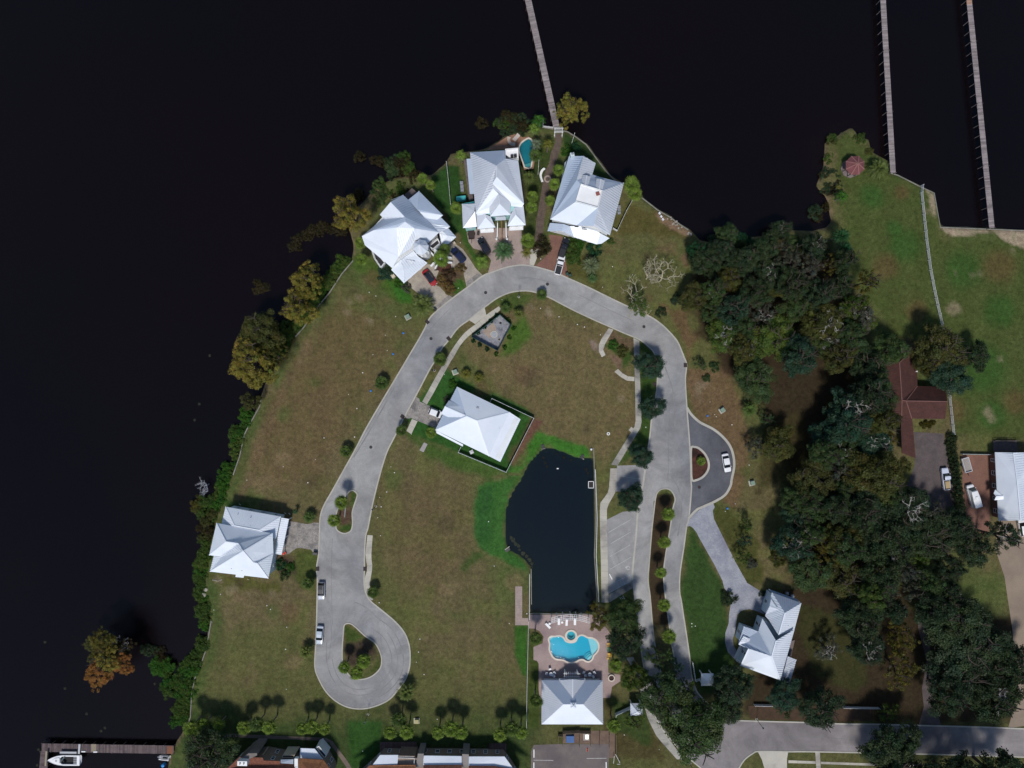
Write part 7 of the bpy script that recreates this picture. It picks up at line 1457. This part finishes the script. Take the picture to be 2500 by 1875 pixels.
for t_, pts_, where in (('C', '513,1207 402,1408 422,1573 268,1618 1190,900 228,945 300,985 1211,410 1662,1025 2080,585', 'near the north-west bend'), ('D', '1085,668 1300,757 978,890 508,1209 707,1292 782,1320 955,1404 308,1118', 'along the north-east bend'), ('F', '157,486 95,872 70,1180 5,720 1040,503 683,1150 500,1565 462,1502', 'along the west straight'), ('H', '1510,1190 1418,1423 1070,1500', 'in the long west lot'), ('I', '677,97 1335,125 2187,225 2110,283 2127,385 2090,503 393,1330 320,1500 893,1452 932,1492 2105,1420', 'around the river house and the small island'), ('J', '1577,1025 1517,545 1930,1540 1740,1645 350,697', 'in the middle lot by the pond'), ('G', '1445,1075 2138,802 2188,938 2205,960', 'beside the east road'), ('L', '570,157 420,575 312,657', 'beside the turning bay'), ('O', '775,265 760,405 737,514 820,648 963,1130 157,1475', 'east of the road loop'), ('N', '1107,137 1095,375 1102,807', 'in the south-west lot'), ('W', '605,1048 790,1482', 'on the brown ground east of the bay'), ('Q', '172,98 210,125 172,132', 'on the dark lawn by the blue-white house'), ('ok', '978,1447 580,1280', 'on the lawn at the bottom oak')):
    for q in pts_.split():
        x, y = map(float, q.split(',')); p = W(pp(t_, x, y)); o = new_obj('utility_cap', cm); o.location = p; o.scale = (random.uniform(.5, .95),) * 2 + (.8,); tag(o, 'white utility cap ' + where, 'utility cap', 'white utility caps ' + where)
bm = MB().lathe([(.26, -.1), (.26, .2), (.2, .24), (.02, .25)], n=12).mesh('meter_lid'); bm.materials.append(flat('blue_lid', (.015, .16, .50), .5))
for t_, x, y, l in (('C', 597, 1386, 'single blue lid west of the road below the big date palm'), ('C', 486, 1612, 'larger blue lid near the kerb in the long west lot'), ('F', 245, 683, 'blue lid beside the ringed fan palm of the west lot'), ('W', 342, 952, 'blue lid beside the turning bay'), ('L', 335, 625, 'pale blue lid at the start of the blue-grey drive')): o = new_obj('meter_lid', bm); o.location = W(pp(t_, x, y)); tag(o, l, 'meter lid')
for t_, x, y, a, l, m_ in (('C', 645, 1213, .5, 'green transformer box west of the big date palm', GRN), ('F', 1155, 480, .35, 'grey-green transformer box by the sidewalk north of the centre house', GRN), ('W', 497, 892, .6, 'green transformer box near the blue lid by the turning bay', GRN), ('L', 597, 350, .25, 'green transformer box on the brown ground south-east of the bay', GRN), ('O', 740, 1148, 0, 'yellowish transformer box beside the south palm row', flat('tan_box', (.33, .30, .13), .6))):
    p = W(pp(t_, x, y)); o = thing('transformer_box', l, 'transformer', p, a); MB().box((0, 0, .05), (1.5, 1.4, .16)).build('pad', CONC, o); MB().box((.1, .1, .5), (1.05, 1.0, .75)).build('cabinet', flat('box_green', (.17, .25, .19), .6) if m_ is GRN else m_, o, bev=.03); MB().box((.1, -.42, .5), (.9, .05, .6)).build('door', flat('box_door', (.14, .21, .16), .6) if m_ is GRN else m_, o)
def bin_(l, t_, x, y, m_, a=0.):
    p = W(pp(t_, x, y)); o = thing('wheelie_bin', l, 'bin', p, a); MB().prism([(-.28, -.3), (.28, -.3), (.28, .3), (-.28, .3)], .06, .95).build('body', m_, o); MB().box((0, 0, 1.0), (.62, .68, .08), 0, 0, .08).build('lid', m_, o, bev=.02)
    for sx in (-.2, .2): w_ = MB().lathe([(.1, -.03), (.1, .03)], n=10).build('wheel', RUB, o); w_.location = (sx, .3, .1); w_.rotation_euler = (math.pi / 2, 0, 0)
DG = flat('bin_green', (.012, .05, .035), .6)
for a_ in (('dark bin at the kerb beside the big date palm', 'C', 938, 1140, DARK, .7), ('western dark bin at the mouth of the gravel drive', 'I', 1410, 882, DARK, .1), ('eastern dark bin at the mouth of the gravel drive', 'I', 1432, 885, DARK, .1), ('western green bin at the kerb by the white pickup', 'D', 592, 752, DG, .4), ('eastern green bin at the kerb by the white pickup', 'D', 625, 768, DG, .4), ('dark bin left of the western garage of the tall house', 'h3', 368, 1478, DARK, 0.)): bin_(*a_)
p = W(pp('I', 1083, 885)); t = thing('kids_car', 'small bright red toy car at the corner of the gravel drive', 'toy car', p, .6); RD = flat('toy_red', (.62, .06, .03), .4)
MB().box((0, 0, .3), (1.0, .6, .3)).build('body', RD, t, bev=.1); MB().box((-.1, 0, .6), (.45, .5, .3)).build('cab', RD, t, bev=.08)
for sx in (-.3, .3):
    for sy in (-.32, .32): w_ = MB().lathe([(.15, -.05), (.15, .05)], n=10).build('wheel', RUB, t); w_.location = (sx, sy, .15); w_.rotation_euler = (math.pi / 2, 0, 0)
# benches and chairs by the water
t = thing('curved_bench', 'white curved slatted bench at the brick path', 'bench', W(pp('B', 325, 1010))); sm = smooth(PS('B', '352,940 325,965 310,1010 315,1050 328,1085'), n=4)
for i, (a, b) in enumerate(zip(sm, sm[1:])):
    A, B = W(a), W(b); MB().bar(A + Vector((0, 0, .45)), B + Vector((0, 0, .45)), .55, .06).build('seat_slat', TRIM, t, True); MB().bar(A + Vector((-.3, 0, .75)), B + Vector((-.3, 0, .75)), .06, .5).build('back_slat', TRIM, t, True)
    if i % 4 == 0: MB().box((A.x, A.y, .22), (.3, .1, .44)).build('leg', TRIM, t, True)
p = W(pp('B', 385, 1048)); tag(MB().prism([(p.x + .95 * math.cos(i * .314), p.y + .95 * math.sin(i * .314)) for i in range(20)], 0, .025, [[(p.x + .55 * math.cos(i * .314), p.y + .55 * math.sin(i * .314)) for i in range(20)]]).build('paving_ring', mat('ring_stone', (.36, .29, .25), rough=.9)), 'pale round paving ring set in the brick path', 'paving')
for i, (x, y, l) in enumerate(((1590, 1425, 'north-western'), (1608, 1460, 'middle'), (1626, 1490, 'south-eastern'))): chair(l + ' of three white chairs facing the river', 'B', x, y, -.9, grp='white chairs facing the river')
t = thing('outdoor_sofa', 'pale curved sofa on the brown terrace north of the tall house', 'sofa', W(pp('A', 1770, 640))); sm = smooth(PS('A', '1738,600 1735,640 1760,675 1805,680'), n=4)
for a, b in zip(sm, sm[1:]): A, B = W(a), W(b); MB().bar(A + Vector((0, 0, .4)), B + Vector((0, 0, .4)), .85, .35).build('cushion', mat('sofa_cream', (.44, .37, .31), rough=.9), t, True)
t = thing('sun_lounger', 'wide cream lounger beside the curved sofa on the brown terrace', 'sun lounger', W(pp('A', 1815, 605)), -.75); MB().box((0, 0, .3), (1.0, 2.0, .18)).build('mattress', mat('lounger_cream', (.46, .40, .36), rough=.9), t, bev=.05); MB().box((0, .75, .55), (1.0, .6, .14), 0, 0, .6).build('backrest', MATS['lounger_cream'], t, bev=.04); MB().box((0, 0, .1), (.9, 1.8, .2)).build('frame', WOOD, t)
p = W(pp('C', 1030, 665)); tag(MB().prism([(p.x + 2.0 * math.cos(i * .3), p.y + 1.5 * math.sin(i * .3)) for i in range(21)], -.02, .06).build('planting_bed', MULCH), kind='structure')
# service yard by the pool house
BLUED = mat('dumpster_blue', (.018, .075, .24), (.014, .06, .19), .8, .6, coord='obj')
p = W(pp('y', 940, 320), 1.3); t = thing('dumpster', 'blue steel dumpster in the service yard south of the pool house', 'dumpster', (p.x, p.y, 0)); MB().box((0, 0, .65), (2.0, 1.8, 1.2)).build('body', BLUED, t)
for sx in (-.5, .5): MB().box((sx, -.05, 1.32), (.98, 1.75, .06), 0, 0, .07).build('lid', mat('dumpster_lid', (.028, .10, .29), rough=.6), t)
for sx in (-1.02, 1.02): MB().box((sx, 0, .8), (.1, 1.2, .16)).build('lift_pocket', BLUED, t)
YW = mat('yard_boards', (.25, .185, .135), (.20, .15, .11), .9, .9, rnd=.12)
fence('yard_fence', 'brown board fence around the dumpster in the service yard', PS('y', '775,420 770,135 1145,110 1142,430'), 1.7, YW, bay=1.8)
fence('yard_fence', 'brown board fence along the equipment bays of the service yard', PS('y', '1145,130 1390,135 1395,420'), 1.5, YW, bay=1.8); fence('yard_fence', 'brown board divider of the eastern service yard bays', PS('y', '1600,140 1592,420'), 1.3, YW, bay=1.6); fence('yard_fence', 'brown board divider at the east end of the service yard', PS('y', '1812,175 1815,470'), 1.3, YW, bay=1.6); fence('yard_fence', 'brown board fence east of the car park', PS('y', '1955,170 1965,600'), 1.5, YW, bay=2.2); fence('yard_fence', 'small brown board screen west of the dumpster', PS('y', '770,215 670,210 670,370'), 1.2, YW, bay=1.4)
for x, y, w_, l_, h_, l in ((910, 170, .9, .7, .7, 'pale pump cabinet north of the dumpster'), (1300, 250, 1.6, 2.0, .35, 'pale equipment slab in the middle service bay'), (1020, 145, 1.0, .35, .8, 'white pipe rack north of the dumpster')): p = W(pp('y', x, y)); o = thing('yard_cabinet', l, 'cabinet', p); MB().box((0, 0, h_ / 2), (w_, l_, h_)).build('body', mat('yard_grey', (.33, .30, .27), rough=.8) if 'white' not in l else WHT, o, bev=.03); MB().box((w_ * .1, 0, h_ + .04), (w_ * .5, l_ * .6, .08)).build('lid', STEEL, o)
ORG = flat('cone_orange', (.60, .09, .03), .6)
for y, l in ((540, 'northern'), (580, 'southern')): p = W(pp('y', 1327, y)); o = thing('traffic_cone', l + ' red traffic cone on the car park', 'traffic cone', p); MB().box((0, 0, .02), (.4, .4, .04)).build('base', ORG, o); MB().lathe([(.15, .04), (.03, .7)], n=12).build('cone', ORG, o); MB().lathe([(.112, .3), (.085, .45)], n=12).build('stripe', WHT, o)
for t_, a, b, l in (('y', (125, 545), (125, 730), 'upper wheel stop at the left edge of the car park'), ('y', (123, 835), (122, 1010), 'lower wheel stop at the left edge of the car park'), ('y', (1748, 825), (1750, 1010), 'wheel stop at the right edge of the car park'), ('K', (1050, 1110), (1082, 1170), 'wheel stop at the end of the wheelchair bay')):
    A, B = W(pp(t_, *a)), W(pp(t_, *b)); q = thing('wheel_stop', 'white ' + l, 'wheel stop', (A + B) / 2, math.atan2(B.y - A.y, B.x - A.x)); MB().prism([(-(B - A).length / 2, -.11), ((B - A).length / 2, -.11), ((B - A).length / 2, .11), (-(B - A).length / 2, .11)], .01, .14).build('block', WHT, q, bev=.03)
p = W(pp('K', 1187, 1372)); o = thing('white_box', 'white utility box on the grass south of the parking court', 'utility box', p, .5); MB().box((0, 0, .35), (1.0, .7, .6)).build('cabinet', WHT, o, bev=.06); MB().box((0, 0, .03), (1.2, .9, .08)).build('pad', CONC, o)
for x, y in ((1905, 720), (1995, 700)): pass
t = thing('barrier_frame', 'white tubular barrier at the right edge of the car park', 'barrier', W(pp('y', 1950, 700)))
for a, b in (((1918, 650), (1905, 815)), ((1945, 610), (2045, 800)), ((1980, 832), (2045, 835))): MB().tube(W(pp('y', *a)) + Vector((0, 0, 1)), W(pp('y', *b)) + Vector((0, 0, 1)), .05, .05, 8).build('rail', TRIM, t, True); p = W(pp('y', *b)); MB().tube((p.x, p.y, 0), (p.x, p.y, 1.02), .05, .05, 8).build('post', TRIM, t, True)
p = W(pp('G', 1040, 1145)); o = thing('valve_ring', 'white concrete ring lying on the dry lot north of the pond', 'ring', p); MB().prism([(.42 * math.cos(i * .314), .42 * math.sin(i * .314)) for i in range(20)], 0, .2, [[(.2 * math.cos(i * .314), .2 * math.sin(i * .314)) for i in range(20)]]).build('ring', CAPW, o); MB().lathe([(.19, 0), (.19, .05), (.02, .05)], n=14).build('lid', DARK, o)
p = W(pp('G', 855, 1312)); o = thing('pond_buoy', 'white round buoy at the north-east corner of the pond', 'buoy', p); MB().lathe([(.05, .0), (.22, .12), (.3, .32), (.22, .52), (.05, .62)], n=14).build('float', WHT, o); MB().lathe([(.03, -.3), (.03, .05)], n=8).build('stem', STEEL, o)
p = W(pp('G', 493, 1522), -.4); tag(MB().box((p.x, p.y, -.38), (.5, .25, .1)).build('float', WHT), 'tiny white float in the northern pond', 'float')
# columns for the west house yard pipes and poles
for t_, x, y, l in (('h5', 695, 140, 'pale leaning post north of the river house'), ('h5', 1562, 310, 'western pale post north of the gravel drive'), ('h5', 1645, 320, 'eastern pale post north of the gravel drive'), ('h5', 848, 1580, 'pale yellow post south of the river house')): p = W(pp(t_, x, y)); o = thing('marker_post', l, 'post', p); MB().tube((0, 0, 0), (.1, .5, 1.3), .06, .06, 8).build('shaft', CAPW if 'yellow' not in l else flat('pale_yellow', (.66, .60, .36), .7), o); MB().lathe([(.1, -.02), (.1, .04), (.02, .05)], n=8).build('foot', CONC, o)
for i, q in enumerate('160,1585 185,1588 210,1590 235,1600 265,1602 300,1592 325,1580'.split()):
    x, y = map(float, q.split(',')); p = W(pp('h5', x, y)); o = MB().box((p.x, p.y, .1), (.32, .22, .2), random.uniform(0, 3)).build('stone', mat('pale_stone', (.33, .30, .26), rough=.9), bev=.05); tag(o, 'small pale stone in the line south-west of the river house', 'stone', 'stones south-west of the river house')
for q, l in (('502,1440', 'upper pale boulder on the shore below the river house'), ('497,1452', 'lower pale boulder on the shore below the river house')):
    x, y = map(float, q.split(',')); p = W((x, y)); me_ = MB().lathe([(.2, -.9), (.7, -.6), (.75, -.2), (.45, .1), (.05, .18)], n=9); me_.v = [(a * random.uniform(.85, 1.15) + p.x, b * random.uniform(.85, 1.15) + p.y, c) for a, b, c in me_.v]; tag(me_.build('boulder', mat('pale_stone', (.5, .47, .42))), l, 'boulder')
for i in range(16):
    x, y = random.choice(((1700, 1480), (1760, 1530), (1820, 1580), (1880, 1640), (1920, 1630))); p = W(pp('B', x + random.uniform(-40, 40), y + random.uniform(-25, 25))); o = MB().box((p.x, p.y, .05), (random.uniform(.3, .7), random.uniform(.25, .5), .35), random.uniform(0, 3)).build('stone', mat('pale_stone', (.5, .47, .42)), bev=.08); tag(o, 'pale rubble stone on the bare bank before the upper east wood', 'stone', 'rubble on the bare bank')
# river debris specks
for i, q in enumerate('M,262,300 M,480,800 M,712,1075 M,870,1260 M,195,1460 M,180,1630 M,1450,750 M,910,1225 H,110,998 H,160,825 H,275,300 V,420,105 V,292,250'.split()):
    t_, x, y = q.split(','); shrub('small pale tuft of floating weed on the river', t_, float(x), float(y), 3.0, 'grey', 'floating_weed', 'floating weed on the river', .15, 'weed', -1.0)
# ---------------------------------------------------------------- labels of look-alikes: say which one
def ordinal(n): return '%d%s' % (n, 'th' if 10 <= n % 100 <= 20 else {1: 'st', 2: 'nd', 3: 'rd'}.get(n % 10, 'th'))
seen = {}
for o in C.objects:
    if o.parent is None and 'label' in o.keys(): seen.setdefault(o['label'], []).append(o)
for lab, os_ in seen.items():
    if len(os_) < 2: continue
    xs_ = [o.location.x if o.location.length > 1e-3 else sum(v.co.x for v in o.data.vertices) / len(o.data.vertices) for o in os_]; ys_ = [o.location.y if o.location.length > 1e-3 else sum(v.co.y for v in o.data.vertices) / len(o.data.vertices) for o in os_]
    hor = max(xs_) - min(xs_) > max(ys_) - min(ys_); order = sorted(range(len(os_)), key=lambda i: xs_[i] if hor else -ys_[i])
    for k, i in enumerate(order): os_[i]['label'] = '%s, %s from %s' % (lab, ordinal(k + 1), 'left' if hor else 'top')
